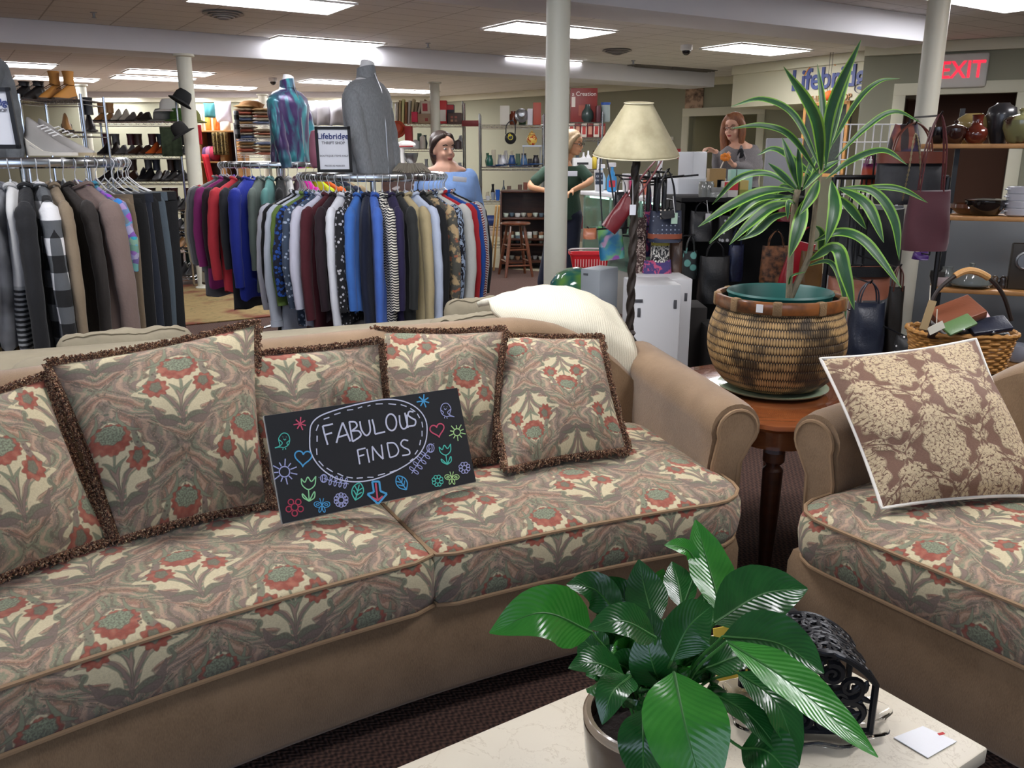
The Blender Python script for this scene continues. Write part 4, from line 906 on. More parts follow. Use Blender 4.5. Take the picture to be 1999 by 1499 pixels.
# ================================================================ CLOTHES
CL = {}
def cloth(col, pat=None, c2='#ffffff', rough=.88, sheen=.1, metal=0):
    key = 'cloth_%s_%s_%s' % (col, pat, c2)
    def fn(b):
        ob = coord(); x, y, z = sep(ob); n = noise(mapv(ob, (1, 1, .3)), 40, 3); base = mixc(tuple(v * .8 for v in L(col)), L(col), n)
        if pat == 'plaid':
            a = E.m('FLOOR', z * 14); c = E.m('FLOOR', x * 14 + .3); pa = a - 2 * E.m('FLOOR', a / 2); pc_ = c - 2 * E.m('FLOOR', c / 2); s = pa + pc_
            return mixc(mixc(L('#0f0f12'), L('#55585c'), clamp(s)), L('#d8d8da'), clamp(s - 1))
        if pat == 'stripe': return mixc(L(col), L(c2), clamp(esin(z * 260) * 4))
        if pat == 'half': return mixc(mixc(L('#15161a'), L('#8f9193'), clamp(esin(z * 300) * 4)), L(col), clamp((z + .5) * 60))
        if pat == 'zebra': return mixc(L(col), L(c2), clamp((noise(mapv(ob, (1, 1, .45), (0, .5, 0)), 34, 2, dist=3) - .5) * 40))
        if pat == 'leop': return mixc(L(col), L(c2), clamp((voro(ob, 48) - .45) * 20))
        if pat == 'floral': return mixc(mixc(L(col), L(c2), clamp((noise(ob, 16, 3, .6) - .5) * 14)), L('#b0684a'), clamp((noise(ob, 22, 2) - .62) * 20))
        if pat == 'zig': return mixc(L(col), L(c2), clamp(esin(z * 420 + eabs(esin(x * 60 + y * 60)) * 3) * 6))
        if pat == 'multi': return mixc(voro(mapv(ob, (1, 1, 1)), 34, out=1), L(col), .68)
        if pat == 'smoke': return mixc(L(col), L(c2), clamp(noise(ob, 6, 2) * 3 - 1))
        if pat == 'sparkle': return mixc(L(col), L(c2), clamp((noise(mapv(ob, (1, 1, .12)), 60, 3) - .5) * 8))
        if pat == 'small': return mixc(L(col), L(c2), clamp((.32 - voro(ob, 42)) * 30))
        return base
    return M(key, col, rough, metal, fn=fn, bump=.5, bscale=60, sheen=sheen) if key not in MATS else MATS[key]
def garment(name, mat, ln=.75, w=.2, th=.03, sleeve=.56, sl=.95, seed=0, flare=.02, collar=True, kind='top', detail=None):
    """Hangs from the origin: x = along the shoulders (outer side +x), y = thickness, z down."""
    rn = random.Random(seed); ph = rn.uniform(0, 6); t = bpy.data.objects.new(name, None); COL.objects.link(t); m = MB(); rings = []
    if kind in ('pants', 'skirt'):
        zs = [(-.13, 1, .8), (-.15, 1, 1), (-.3, 1.02, 1.1), (-ln * .5 - .1, .98, 1.0), (-ln - .1, .9 + flare, 1.0), (-ln - .13, .9 + flare, .9)]
        for z, ww, tt in zs:
            rings.append([V((w * ww * cos(a) * (1 + .04 * sin(z * 9 + ph)), th * tt * sin(a) * (1 + .3 * sin(3 * a + z * 8 + ph)) + .008 * sin(z * 7 + ph), z + (.006 * sin(a * 3 + ph) if z < -ln else 0))) for a in [2 * pi * k / 20 for k in range(20)]])
        m.loft(rings); o = m.build('pant_body' if kind == 'pants' else 'skirt_body', mat, t, world=False, smooth=70, sub=1)
        m = MB(); m.loft([[V((w * 1.01 * cos(a), th * .85 * sin(a), z)) for a in [2 * pi * k / 20 for k in range(20)]] for z in (-.125, -.165)]); m.build('waistband', mat, t, world=False)
        return t
    zs = [(-.085, .055, .5), (-.10, .075, .75), (-.125, .13, .85), (-.155, .185, .9), (-.18, .205, 1.0), (-.26, .19, 1.1), (-.42, .185, 1.1), (-.6, .19, 1.15), (-ln, .19 + flare, 1.2), (-ln - .025, .19 + flare, 1.1)]
    for z, ww, tt in zs:
        ww *= w / .2; rings.append([V((ww * cos(a) + .008 * sin(z * 11 + ph), th * tt * (abs(sin(a)) ** .8) * (1 if sin(a) > 0 else -1) * (1 + .25 * sin(4 * a + z * 9 + ph)) + .01 * sin(z * 6 + ph), z + (.012 * sin(a * 4 + ph) if z < -ln + .01 else 0))) for a in [2 * pi * (k + .5) / 24 for k in range(24)]])
    m.loft(rings); m.build('garment_body', mat, t, world=False, smooth=75)
    if sleeve:
        for s in (1, -1):
            L_ = sleeve if s > 0 else sleeve * .96; x0 = s * (.175 * w / .2); bw = rn.uniform(.0, .03); yo = rn.uniform(-.006, .006)
            pts = bez([V((x0, 0, -.15)), V((x0 + s * .03, yo, -.2)), V((x0 + s * (.045 + bw * .4), yo, -.3)), V((x0 + s * (.055 + bw), yo * 2, -.15 - L_ * .6)), V((x0 + s * (.04 + bw), yo * 3, -.15 - L_))], 5)
            k = len(pts); rad = [(.05 * sl if i < 3 else .056 * sl) * (1 - .35 * i / k) * (1 + .05 * sin(i * 1.7 + ph)) for i in range(k)]; rad[0] *= .5; rad[1] *= .7; rad[2] *= .8; rad[3] *= .88; rad[4] *= .94
            mm = MB(); T_ = th * 1.15 / (.056); mm.tube(pts, rad, 12, up=(0, 1, 0), flat=min(1.0, T_)); sl_ = mm.build('sleeve', mat, t, world=False, smooth=75)
            if detail == 'cuff' : mm = MB(); mm.tube([pts[-1] + V((0, 0, .0)), pts[-1] + V((0, 0, -.035))], rad[-1] * 1.08, 12, up=(0, 1, 0), flat=min(1, T_ * 1.1)); mm.build('cuff', mat, sl_, world=False)
    if collar:
        mm = MB(); mm.tube([V((.06 * cos(a), th * .8 * sin(a), -.083 + .012 * cos(a * 2))) for a in [2 * pi * k / 14 for k in range(14)]], .009, 6, close=True); mm.build('collar', mat, t, world=False)
    return t
HM = M('clear_hanger_plastic', '#b9bcc0', .15, spec=.7); HW = M('white_hanger', '#d9d9dc', .35); HB_ = M('black_hanger', '#18181a', .4)
def hanger(mat, w=.2):
    m = MB(); hook = [V((0, .0, .012))] + [V((.022 * sin(a), 0, .0 + .022 * cos(a) - .022 + .012)) for a in [R(20 * k) for k in range(1, 11)]]
    m.tube([V((-.018, 0, -.012))] + [V((.02 * cos(R(180 - 20 * k)), 0, -.012 + .02 * sin(R(180 - 20 * k)))) for k in range(1, 12)] + [V((0, 0, -.05)), V((0, 0, -.075))], .0022, 6)
    m.tube([V((-w * .86, 0, -.185)), V((-.05, 0, -.125)), V((0, 0, -.078)), V((.05, 0, -.125)), V((w * .86, 0, -.185))], .0045, 6, flat=.7)
    m.tube([V((-w * .86, 0, -.185)), V((w * .86, 0, -.185))], .0035, 6)
    me = m.build('clothes_hanger', mat, smooth=60, o0=(0, 0, 0)); return me
HANG = {}
def rack(name, cx, cy, zr, r, label, z0=0, mirror=False):
    t = thing(name, label, 'clothes rack', (cx, cy, 0)); m = MB()
    for zz_ in (zr,): m.tube([V((cx + r * cos(a), cy + r * sin(a), zr)) for a in [2 * pi * k / 72 for k in range(72)]], .012, 8, close=True, flat=1.9)
    m.build('ring_rail', CHROME, t); m = MB()
    for k in range(4): a = R(90 * k + 45); m.tube([V((cx, cy, zr - .02)), V((cx + r * cos(a), cy + r * sin(a), zr))], .008, 6)
    m.build('spoke', CHROME, t); m = MB(); m.tube([V((cx, cy, .05)), V((cx, cy, zr - .01))], .018, 12); m.build('post', CHROME, t); m = MB()
    for k in range(4): a = R(90 * k + 20); m.tube([V((cx, cy, .12)), V((cx + .3 * cos(a), cy + .3 * sin(a), .06)), V((cx + .48 * cos(a), cy + .48 * sin(a), .03))], .012, 8)
    m.build('base', CHROME, t); return t
def hang_on(cx, cy, zr, r, a0, a1, items, where, ghook, seed=0):
    """items: (description, name, category, material, kwargs); hung at even angles, outer side out."""
    n = len(items)
    for i, (desc, nm, cat, mat, kw) in enumerate(items):
        a = R(a0 + (a1 - a0) * (i + .5) / n); rn = random.Random(seed + i); hk = kw.pop('hk', 'c'); tw = kw.pop('tw', 0); dx = kw.pop('dx', 0)
        kw.setdefault('seed', seed + i); p = V((cx + r * cos(a), cy + r * sin(a), zr))
        g = garment(nm, mat, **kw); g.location = p + V((dx * cos(a), dx * sin(a), -.012)); rz = a + R(rn.uniform(-4, 4)) + tw; g.rotation_euler = (0, 0, rz)
        pv = items[i - 1][0] if i else None; nx = items[i + 1][0] if i < n - 1 else None
        sh = lambda s: ' '.join(s.split()[:4])
        lab = desc + ' on the ' + where
        tag(g, lab, cat, 'clothes on the ' + where)
        h = HANG.get(hk)
        if h is None:
            h = hanger({'c': HM, 'w': HW, 'b': HB_}[hk]); HANG[hk] = h; q = h
        else: q = h.copy(); COL.objects.link(q)
        q.location = p + V((0, 0, .01)); q.rotation_euler = (0, 0, rz)
        q.location = (p.x, p.y, p.z + .005 - .179) if False else q.location
        tag(q, {'c': 'clear', 'w': 'white', 'b': 'black'}[hk] + ' hanger hooked on the ' + where, 'hanger', '%s hangers on the %s' % ({'c': 'clear', 'w': 'white', 'b': 'black'}[hk], where))
def fixh():   # hanger mesh was centred on its box; put its origin back at the hook
    pass
def T(desc, col, pat=None, c2='#ffffff', nm='shirt', cat='shirt', **kw): return (desc, nm, cat, cloth(col, pat, c2), kw)
# right round rack -------------------------------------------------
RRx, RRy, RRz = Xat(728, 5.35, 1.28), 5.35, 1.28
rack('round_clothes_rack', RRx, RRy, RRz, .44, 'chrome round clothes rack in the centre, carrying the framed sign and grey knit bust')
items = [T('dark sparkling olive velvet top with white hanger', '#23241f', 'sparkle', '#6c6a55', nm='blouse', cat='blouse', hk='w', sleeve=.5, th=.03, tw=.75), T('black blazer', '#15161a', nm='blazer', cat='jacket', ln=.8), T('white long-sleeved blouse with scalloped edge', '#d5d7e2', nm='blouse', ln=.82, sleeve=.62), T('black cardigan', '#121216', nm='cardigan', cat='cardigan', ln=.88),
  T('pale blue white dress shirt, leftmost of the white shirts', '#c8d0de', ln=.9, sleeve=.66, detail='cuff'), T('olive green top', '#66803a', ln=.66), T('blue leopard print blouse', '#2450a0', 'leop', '#14182c', nm='blouse', ln=.66, sleeve=.5), T('slate blue patterned shirt', '#3d4a5e', 'small', '#a7b4c8', ln=.8), T('lilac white thin shirt', '#cfcfe0', ln=.8),
  T('dark maroon long blouse', '#4d1420', ln=.82, nm='blouse', sleeve=.62), T('plum black cardigan', '#24121c', nm='cardigan', cat='cardigan'), T('bright white button shirt with long cuffs', '#e2e4ec', ln=.9, sleeve=.7, detail='cuff'), T('black top with white specks', '#131318', 'small', '#b9b9c0', ln=.78),
  T('medium blue blouse hanging open', '#3b6fbe', ln=.7, sleeve=.55, nm='blouse'), T('navy long dress', '#141c34', nm='dress', cat='dress', ln=.95, sleeve=0), T('cornflower blue long shirt', '#456dc4', ln=.86, sleeve=.62), T('black and white zigzag top', '#15161a', 'zig', '#e6e0d2', ln=.76, sleeve=.56),
  T('dark purple blouse', '#241c44', ln=.86, nm='blouse'), T('charcoal sweater', '#2a2c2c', nm='sweater', cat='sweater', ln=.9), T('beige crinkled jacket', '#b7a780', nm='jacket', cat='jacket', ln=.9, sleeve=.66), T('ice blue shirt', '#c3cfe6', ln=.9, sleeve=.62, detail='cuff'), T('black dress jacket with wide shoulders', '#101114', nm='blazer', cat='jacket', hk='b', ln=.78),
  T('brown floral scarf print blouse', '#55544c', 'floral', '#c0a57c', nm='blouse', ln=.86, sleeve=.6), T('black and pale blue zebra striped top', '#0f1220', 'zebra', '#9fb0c8', ln=.84, sleeve=.55, th=.035), T('off white sweater', '#ccccc6', nm='sweater', cat='sweater', ln=.8), T('bright red long-sleeved sweater', '#b3202a', nm='sweater', cat='sweater', ln=.72, sleeve=.6),
  T('royal blue fleece', '#1c4c9c', nm='sweater', cat='sweater', ln=.78), T('dark red and white patterned cardigan', '#7c2024', 'zig', '#d8d0cc', nm='cardigan', cat='cardigan'), T('light grey sweater', '#b5b7bc', nm='sweater', cat='sweater'), T('black long coat', '#16161a', nm='coat', cat='coat', ln=.84)]
hang_on(RRx, RRy, RRz, .44, -170, 4, items, 'centre rack', 'c', 100)
# left round rack --------------------------------------------------
LRx, LRy, LRz = Xat(548, 6.7, 1.335), 6.7, 1.335
rack('round_clothes_rack', LRx, LRy, LRz, .44, 'chrome round clothes rack behind the centre rack, carrying the teal and purple jacket')
items = [T('violet blue padded jacket', '#34288c', nm='jacket', cat='jacket', sleeve=.6, th=.04), T('red vest with black lining', '#a01c2c', nm='vest', cat='vest', ln=.6, sleeve=.3, th=.035), T('dark wine red jacket', '#4e1420', nm='jacket', cat='jacket'), T('cream ribbed long sweater', '#bcb196', nm='sweater', cat='sweater', ln=.85), T('silver grey cardigan', '#8d8f92', nm='cardigan', cat='cardigan'), T('mid grey long sweater', '#5c5d62', nm='sweater', cat='sweater', ln=.92),
  T('magenta purple sweater', '#8e2a70', nm='sweater', cat='sweater', ln=.85), T('black plum cardigan', '#27141f', nm='cardigan', cat='cardigan'), T('coral red sweatshirt', '#cc3844', nm='sweatshirt', cat='sweater', ln=.86, sleeve=.64, th=.04), T('dark charcoal coat', '#2b2d32', nm='coat', cat='coat', ln=.98), T('royal blue bulky sweater', '#1f329c', nm='sweater', cat='sweater', ln=.9, sleeve=.68, th=.045, dx=.05), T('sage grey top', '#64706a', ln=.84),
  T('dusty teal long-sleeved top', '#5f9490', ln=.8), T('black blouse', '#121416', nm='blouse'), T('thin white shirt', '#c4c4c2'), T('dusty mauve top', '#8a6c78'), T('hot pink athletic jacket', '#e024a8', nm='jacket', cat='jacket', ln=.5), T('neon yellow athletic jacket', '#cde01c', nm='jacket', cat='jacket', ln=.5), T('orange top', '#e2641c', ln=.5), T('dark green blouse', '#243430', nm='blouse'), T('navy cardigan', '#1a2038', nm='cardigan', cat='cardigan'), T('tan shirt', '#a08c6c')]
hang_on(LRx, LRy, LRz, .44, -192, -5, items, 'rear rack', 'c', 300)
# near left rack ---------------------------------------------------
NLx, NLy, NLz = Xat(232, 4.1, 1.37) - .45, 4.1, 1.37
rack('round_clothes_rack', NLx, NLy, NLz, .45, 'chrome round clothes rack at the left edge with coats and trousers')
items = [T('black floral dress', '#17151a', 'floral', '#8d7c62', nm='dress', cat='dress', ln=1.0, sleeve=.4), T('smoky grey tie dye tunic', '#2c2c30', 'smoke', '#8b8d92', nm='tunic', cat='tunic', ln=.72, sleeve=0, th=.035), T('white and black striped knit tunic', '#c4c4c4', 'half', nm='tunic', cat='tunic', ln=.74, sleeve=0, th=.035), T('long black coat', '#17181c', nm='coat', cat='coat', ln=.88, sleeve=.62, th=.04), T('black white and grey buffalo plaid coat', '#888888', 'plaid', nm='coat', cat='coat', ln=.9, sleeve=.72, th=.04),
  T('tan trench coat', '#857560', nm='coat', cat='coat', ln=.92, sleeve=.6), T('dark brown jacket', '#26201d', nm='jacket', cat='jacket', ln=.9), T('mauve taupe coat with cuff button', '#77655f', nm='coat', cat='coat', ln=.78, sleeve=.66, th=.05, detail='cuff', dx=.04), T('blue and pink painterly blouse', '#2c3c9c', 'multi', nm='blouse', cat='blouse', ln=.5, sleeve=.3),
  T('khaki trousers', '#756551', nm='trousers', cat='trousers', kind='pants', ln=.92), T('black trousers left of the navy jeans', '#101012', nm='trousers', cat='trousers', kind='pants', ln=.95), T('dark navy jeans', '#1c2230', nm='jeans', cat='jeans', kind='pants', ln=.92, hk='w'), T('black straight trousers behind the navy jeans', '#121317', nm='trousers', cat='trousers', kind='pants', ln=.95),
  T('faded grey blue jeans', '#4d5963', nm='jeans', cat='jeans', kind='pants', ln=.8), T('black wide trousers at the right of the rack', '#0e0f12', nm='trousers', cat='trousers', kind='pants', ln=.95, w=.22), T('beige trousers', '#8d8166', nm='trousers', cat='trousers', kind='pants', ln=.96, hk='w')]
hang_on(NLx, NLy, NLz, .45, -84, 20, items, 'left rack', 'c', 500)
# ================================================================ BUSTS
def bust(name, label, c, rz, sc, mat, neck=True, zips=False, tilt=0, lean=0):
    t = thing(name, label, 'mannequin', c, rz); m = MB(); rings = []
    WH = M('mannequin_white', '#d8d8da', .35)
    prof = [(.0, .17, .10), (.1, .165, .10), (.25, .15, .095), (.38, .165, .11), (.5, .19, .12), (.56, .185, .1), (.6, .13, .07), (.63, .07, .055), (.66, .055, .05)]
    for z, a_, b_ in prof: rings.append([V((a_ * sc * cos(q), b_ * sc * sin(q) * 1.05, z * sc)) for q in [2 * pi * k / 28 for k in range(28)]])
    m.loft(rings); m.build('torso', WH, t, world=False, smooth=80, sub=1)
    m = MB(); m.tube([V((0, 0, .64 * sc)), V((.01, 0, .7 * sc)), V((.02, 0, .735 * sc))], [.055 * sc, .05 * sc, .048 * sc], 18); m.build('neck', WH, t, world=False)
    # jacket: shell with folds, sleeves, stand collar
    m = MB(); rings = []
    prof = [(-.06, .215, .15), (-.055, .22, .155), (.05, .215, .15), (.2, .2, .14), (.35, .205, .145), (.48, .225, .145), (.55, .215, .12), (.595, .16, .09), (.62, .085, .07), (.645, .07, .065)]
    for j, (z, a_, b_) in enumerate(prof): rings.append([V((a_ * sc * cos(q) * (1 + .05 * sin(q * 7 + j) * (1 - j / 12)), b_ * sc * sin(q) * (1 + .07 * sin(q * 9 + j * 1.3) * (1 - j / 12)), z * sc)) for q in [2 * pi * k / 48 for k in range(48)]])
    m.loft(rings, caps=False); o = m.build('jacket_body', mat, t, world=False, smooth=80); md = o.modifiers.new('s', 'SOLIDIFY'); md.thickness = .006
    for s in (-1, 1):
        m = MB(); pts = bez([V((s * .135 * sc, 0, .535 * sc)), V((s * .18 * sc, 0, .47 * sc)), V((s * .2 * sc, -.03, .3 * sc)), V((s * .195 * sc, -.06, .1 * sc)), V((s * .18 * sc, -.08, -.06 * sc))], 5)
        m.tube(pts, [(.075 - .025 * k / len(pts)) * sc * (1 + .06 * sin(k * 1.9)) * (.6 if k == 0 else .85 if k < 3 else 1) for k in range(len(pts))], 16); m.build('sleeve', mat, t, world=False, smooth=80)
    m = MB(); rings = []
    for z, r_ in ((.62, .078), (.66, .07), (.70, .066), (.70, .058), (.64, .06)): rings.append([V((r_ * sc * cos(q), r_ * sc * .95 * sin(q) - .0, z * sc + .012 * cos(q + 1.5))) for q in [2 * pi * k / 24 for k in range(24)]])
    m.loft(rings, caps=False); m.build('collar', mat, t, world=False, smooth=80)
    m = MB(); m.tube([V((0, -.155 * sc, -.05)), V((0, -.145 * sc, .3 * sc)), V((0, -.12 * sc, .55 * sc)), V((0, -.07 * sc, .66 * sc))], .004, 6); m.build('zip', STEEL, t, world=False)
    return t
def irid(b):
    ob = coord(); n = noise(mapv(ob, (1, 1, .35)), 9, 3, dist=1.5); return mixc(L('#35204f'), L('#2f8088'), clamp(n * 5 - 2.1))
IRI = M('teal_purple_shot_silk', '#2f5a78', .3, .25, fn=irid, sheen=.3)
GRK = M('grey_knit_fleece', '#7b7e82', .85, fn=lambda b: mixc(L('#63666a'), L('#8f9296'), noise(mapv(coord(), (1, 1, .3)), 160, 3)), bump=.3, sheen=.2)
bust('mannequin_bust', 'white bust in a shiny teal and purple jacket standing on the rear rack', (Xat(570, 6.45, 1.4), 6.45, LRz + .03), R(62), .80, IRI)
bust('mannequin_bust', 'white bust in a grey knit zip top standing on the centre rack', (Xat(722, 5.25, 1.4), 5.25, RRz + .03), R(66), .84, GRK)
GRJ = M('grey_weathered_jacket', '#4c4f52', .8, fn=lambda b: mixc(L('#303235'), L('#6f7377'), noise(coord(), 18, 4)), bump=.4)
bust('mannequin_bust', 'bust in a dark grey zip jacket cut off by the left edge', (Xat(-38, 3.9, 1.5), 3.85, NLz + .04), R(40), .72, GRJ)
# ================================================================ TEXT, FRAMED SIGNS
def text(body, size, mat, parent, loc, rot, name='lettering', bold=0, ext=.001, align='CENTER', label=None, shear=0, sx=1):
    cu = bpy.data.curves.new(name, 'FONT'); cu.body = body; cu.size = size; cu.extrude = ext; cu.offset = bold; cu.align_x = align; cu.align_y = 'CENTER'; cu.materials.append(mat); cu.shear = shear
    tmp = bpy.data.objects.new(name, cu); COL.objects.link(tmp); bpy.context.view_layer.update()
    me = bpy.data.meshes.new_from_object(tmp.evaluated_get(bpy.context.evaluated_depsgraph_get())); COL.objects.unlink(tmp); bpy.data.objects.remove(tmp)
    me.materials.clear(); me.materials.append(mat); o = bpy.data.objects.new(name, me); COL.objects.link(o); inv = wm(parent).inverted(); mm = inv @ MX.LocRotScale(V(loc), rot, V((sx, 1, 1)))
    o.parent = parent; o.matrix_local = mm; o.location, q, o.scale = mm.decompose(); o.rotation_euler = q.to_euler()
    if label: o['label'] = label
    return o
from mathutils import Euler
INK = M('navy_ink', '#2e3c74', .6); GREYINK = M('grey_ink', '#6c6c74', .6); FRB = M('black_frame', '#17171a', .35); PAPER = M('sign_paper', '#d9dce4', .6)
def frame_sign(c, w, h, rz, rx, label, lines):
    t = thing('framed_sign', label, 'sign', c); e = Euler((pi / 2 - rx, 0, rz)); rm = e.to_matrix()
    def L3(x, y, z=0): return V(c) + rm @ V((x, y + h / 2, z))
    m = MB(); f = .016
    for (x0, x1, y0, y1) in ((-w / 2, w / 2, -h / 2, -h / 2 + f), (-w / 2, w / 2, h / 2 - f, h / 2), (-w / 2, -w / 2 + f, -h / 2, h / 2), (w / 2 - f, w / 2, -h / 2, h / 2)):
        m.loft([[L3(x0, y0, z), L3(x1, y0, z), L3(x1, y1, z), L3(x0, y1, z)] for z in (-.006, .008)])
    m.build('frame', FRB, t); m = MB(); m.loft([[L3(-w / 2 + .01, -h / 2 + .01, z), L3(w / 2 - .01, -h / 2 + .01, z), L3(w / 2 - .01, h / 2 - .01, z), L3(-w / 2 + .01, h / 2 - .01, z)] for z in (-.004, .002)]); m.build('paper', PAPER, t)
    for (tx, sz, yy, mt, bo) in lines: text(tx, sz, mt, t, L3(0, yy, .003), e, bold=bo)
    m = MB(); m.loft([[L3(-.02, -h / 2, -.008), L3(.02, -h / 2, -.008), L3(.015, h / 2 - .06, -.008), L3(-.015, h / 2 - .06, -.008)], [p + V((0, .05 * (1 - k), 0)) for k, p in ((0, L3(-.02, -h / 2, -.012)), (0, L3(.02, -h / 2, -.012)), (.9, L3(.015, h / 2 - .06, -.012)), (.9, L3(-.015, h / 2 - .06, -.012)))]]); m.build('easel_back', FRB, t)
    return t
c = P(655, 336, Y=4.93)
frame_sign(c, .195, .25, R(6), R(-8), 'framed Lifebridge Thrift Shop sign standing on the centre rack before the grey bust', [('Lifebridge', .044, .07, INK, .0008), ('THRIFT SHOP', .021, .035, GREYINK, .0004), ('BOUTIQUE ITEMS HALF', .015, -.035, GREYINK, 0), ('PRICES AS MARKED', .013, -.09, GREYINK, 0)])
c = P(2, 290, Y=3.55)
frame_sign(c, .155, .235, R(8), R(-6), 'framed sign ending in ge at the left edge, before the dark grey bust', [('Lifebridge', .036, .06, INK, .0008), ('THRIFT SHOP', .017, .03, GREYINK, .0004)])
# pink bag beside the sign, mixer-like bust base fringe
m = MB(); c = P(625, 328, Y=5.3)
rings = [[c + V((.055 * s * cos(q), .05 * s * sin(q), z)) for q in [2 * pi * k / 20 for k in range(20)]] for z, s in ((0, .7), (.01, 1), (.08, 1.1), (.17, 1.0), (.215, .75), (.225, .3))]
m.loft(rings); tag(m.build('folded_blouse', M('dusty_pink_satin', '#9c5f72', .45, var=.3, vscale=9), smooth=70), 'dusty pink shiny folded blouse beside the framed sign on the centre rack', 'blouse')
# wedge sneakers on the near left rack
def shoe(mb, L_=.27, w=.09, heel=.02, top=.09, boot=0, pts=14):
    """x toe forward, origin heel bottom centre"""
    sole = [];
    for x, ww, h in ((0, .6, .3), (.02, .9, .5), (.2, 1, .5), (.45, .85, .45), (.7, 1.1, .38), (.88, .9, .32), (.97, .5, .25), (1, .2, .15)):
        z = heel * (1 - min(1, x / .55)) ** 1.2; hh = {0: top}.get(0); H = top * (1.0 if x < .25 else 1.0 - (x - .25) * 1.05) ; H = max(H, .032)
        if x > .93: H *= .75
        sole.append([V((x * L_, w / 2 * ww * cos(a) * (1 if sin(a) < .3 else .75), z + (H * max(0, sin(a)) if sin(a) > 0 else 0))) for a in [2 * pi * k / pts for k in range(pts)]])
    mb.loft(sole)
    if boot: mb.loft([[V((.045 + .045 * cos(a) * s, .04 * sin(a) * s, heel + top * .8 + z)) for a in [2 * pi * k / pts for k in range(pts)]] for z, s in ((0, 1), (boot * .6, .95), (boot, 1.1))])
def shoe_obj(name, label, cat, mat, loc, rz=0, L_=.27, heel=.02, top=.09, boot=0, sole='#2a2420', group=None, rx=0, laces=None):
    t = thing(name, label, cat, loc, rz, group); m = MB(); shoe(m, L_, .09 * L_ / .27, heel, top, boot); m.build('upper', mat, t, world=False, smooth=60)
    m = MB(); rings = [[V((x * L_, s * .047 * w_ * L_ / .27, z)) for s, z in ((-1, 0), (1, 0), (1, .014 + heel * (1 - min(1, x / .5))), (-1, .014 + heel * (1 - min(1, x / .5))))] for x, w_ in ((-.01, .7), (.1, .95), (.45, .85), (.7, 1.1), (.9, .9), (1.01, .3))]
    m.loft(rings); m.build('sole', M('sole_' + sole, sole, .6), t, world=False)
    if laces:
        m = MB()
        for k in range(5): x = .09 + .022 * k; z = top * .95 - .010 * k + heel * .4; m.tube([V((x, -.025, z)), V((x + .01, 0, z + .008)), V((x, .025, z))], .003, 5)
        m.build('laces', M('laces_' + laces, laces, .8), t, world=False)
    return t
SUE = M('suede_grey', '#8d8a88', .9, var=.15)
a = P(62, 286, Y=3.95); shoe_obj('wedge_shoe', 'light grey wedge shoe lying on the left rack, left of its pair', 'shoe', SUE, (a.x, a.y, NLz + .03), R(-25), .27, .07, .1, sole='#cfcac0', laces='#d8d8d8')
a = P(84, 284, Y=4.12); shoe_obj('wedge_shoe', 'light grey wedge shoe pointing right on the left rack beside the column', 'shoe', M('suede_pale', '#aaa7a4', .9, var=.15), (a.x, a.y, NLz + .03), R(-12), .27, .07, .1, sole='#b8a88a', laces='#e0e0e0')
# rug, pale floor tiles
def rug_fn(b):
    ob = coord(); n = noise(ob, 6, 5, .65, dist=1.2);
    c = mixc(L('#7c6640'), L('#a08a5a'), n); c = mixc(c, L('#6d3420'), clamp((noise(ob, 2.3, 3) - .5) * 8)); return mixc(c, L('#5c5a34'), clamp((noise(ob, 11, 4, .6, dist=1) - .55) * 10) * .6)
m = MB(); c = P(430, 590, z=0); m.box((c.x + .2, c.y + .3, .006), (3.4, 2.4, .012), G, .004); tag(m.build('area_rug', M('gold_red_rug', '#9a8252', .95, fn=rug_fn, bump=.6), smooth=0), 'faded gold and rust patterned rug on the floor between the racks', 'rug')
q = [P(x, y, z=.003) for x, y in ((860, 530), (1060, 548), (1100, 530), (900, 515))]
def vt(b):
    x, y, z = sep(mapv(coord(), (1, 1, 1), (0, 0, -.58))); l = emax(soft(eabs(efr(x / .3) - .5) * .3 - .003, .002), soft(eabs(efr(y / .3) - .5) * .3 - .003, .002)); return mixc(mixc(L('#a79f86'), L('#bcb59c'), noise(coord(), 8, 3)), L('#6f6a5a'), l)
m = MB(); c = (q[0] + q[1]) / 2; u = (q[1] - q[0]).normalized(); rz_ = math.atan2(u.y, u.x); m.box((c.x + 1.2, c.y + 2.2, .003), (7, 3.6, .006), rz_); struct('floor_tile', m, M('pale_vinyl_tile', '#b0a88e', .3, fn=vt), smooth=0)
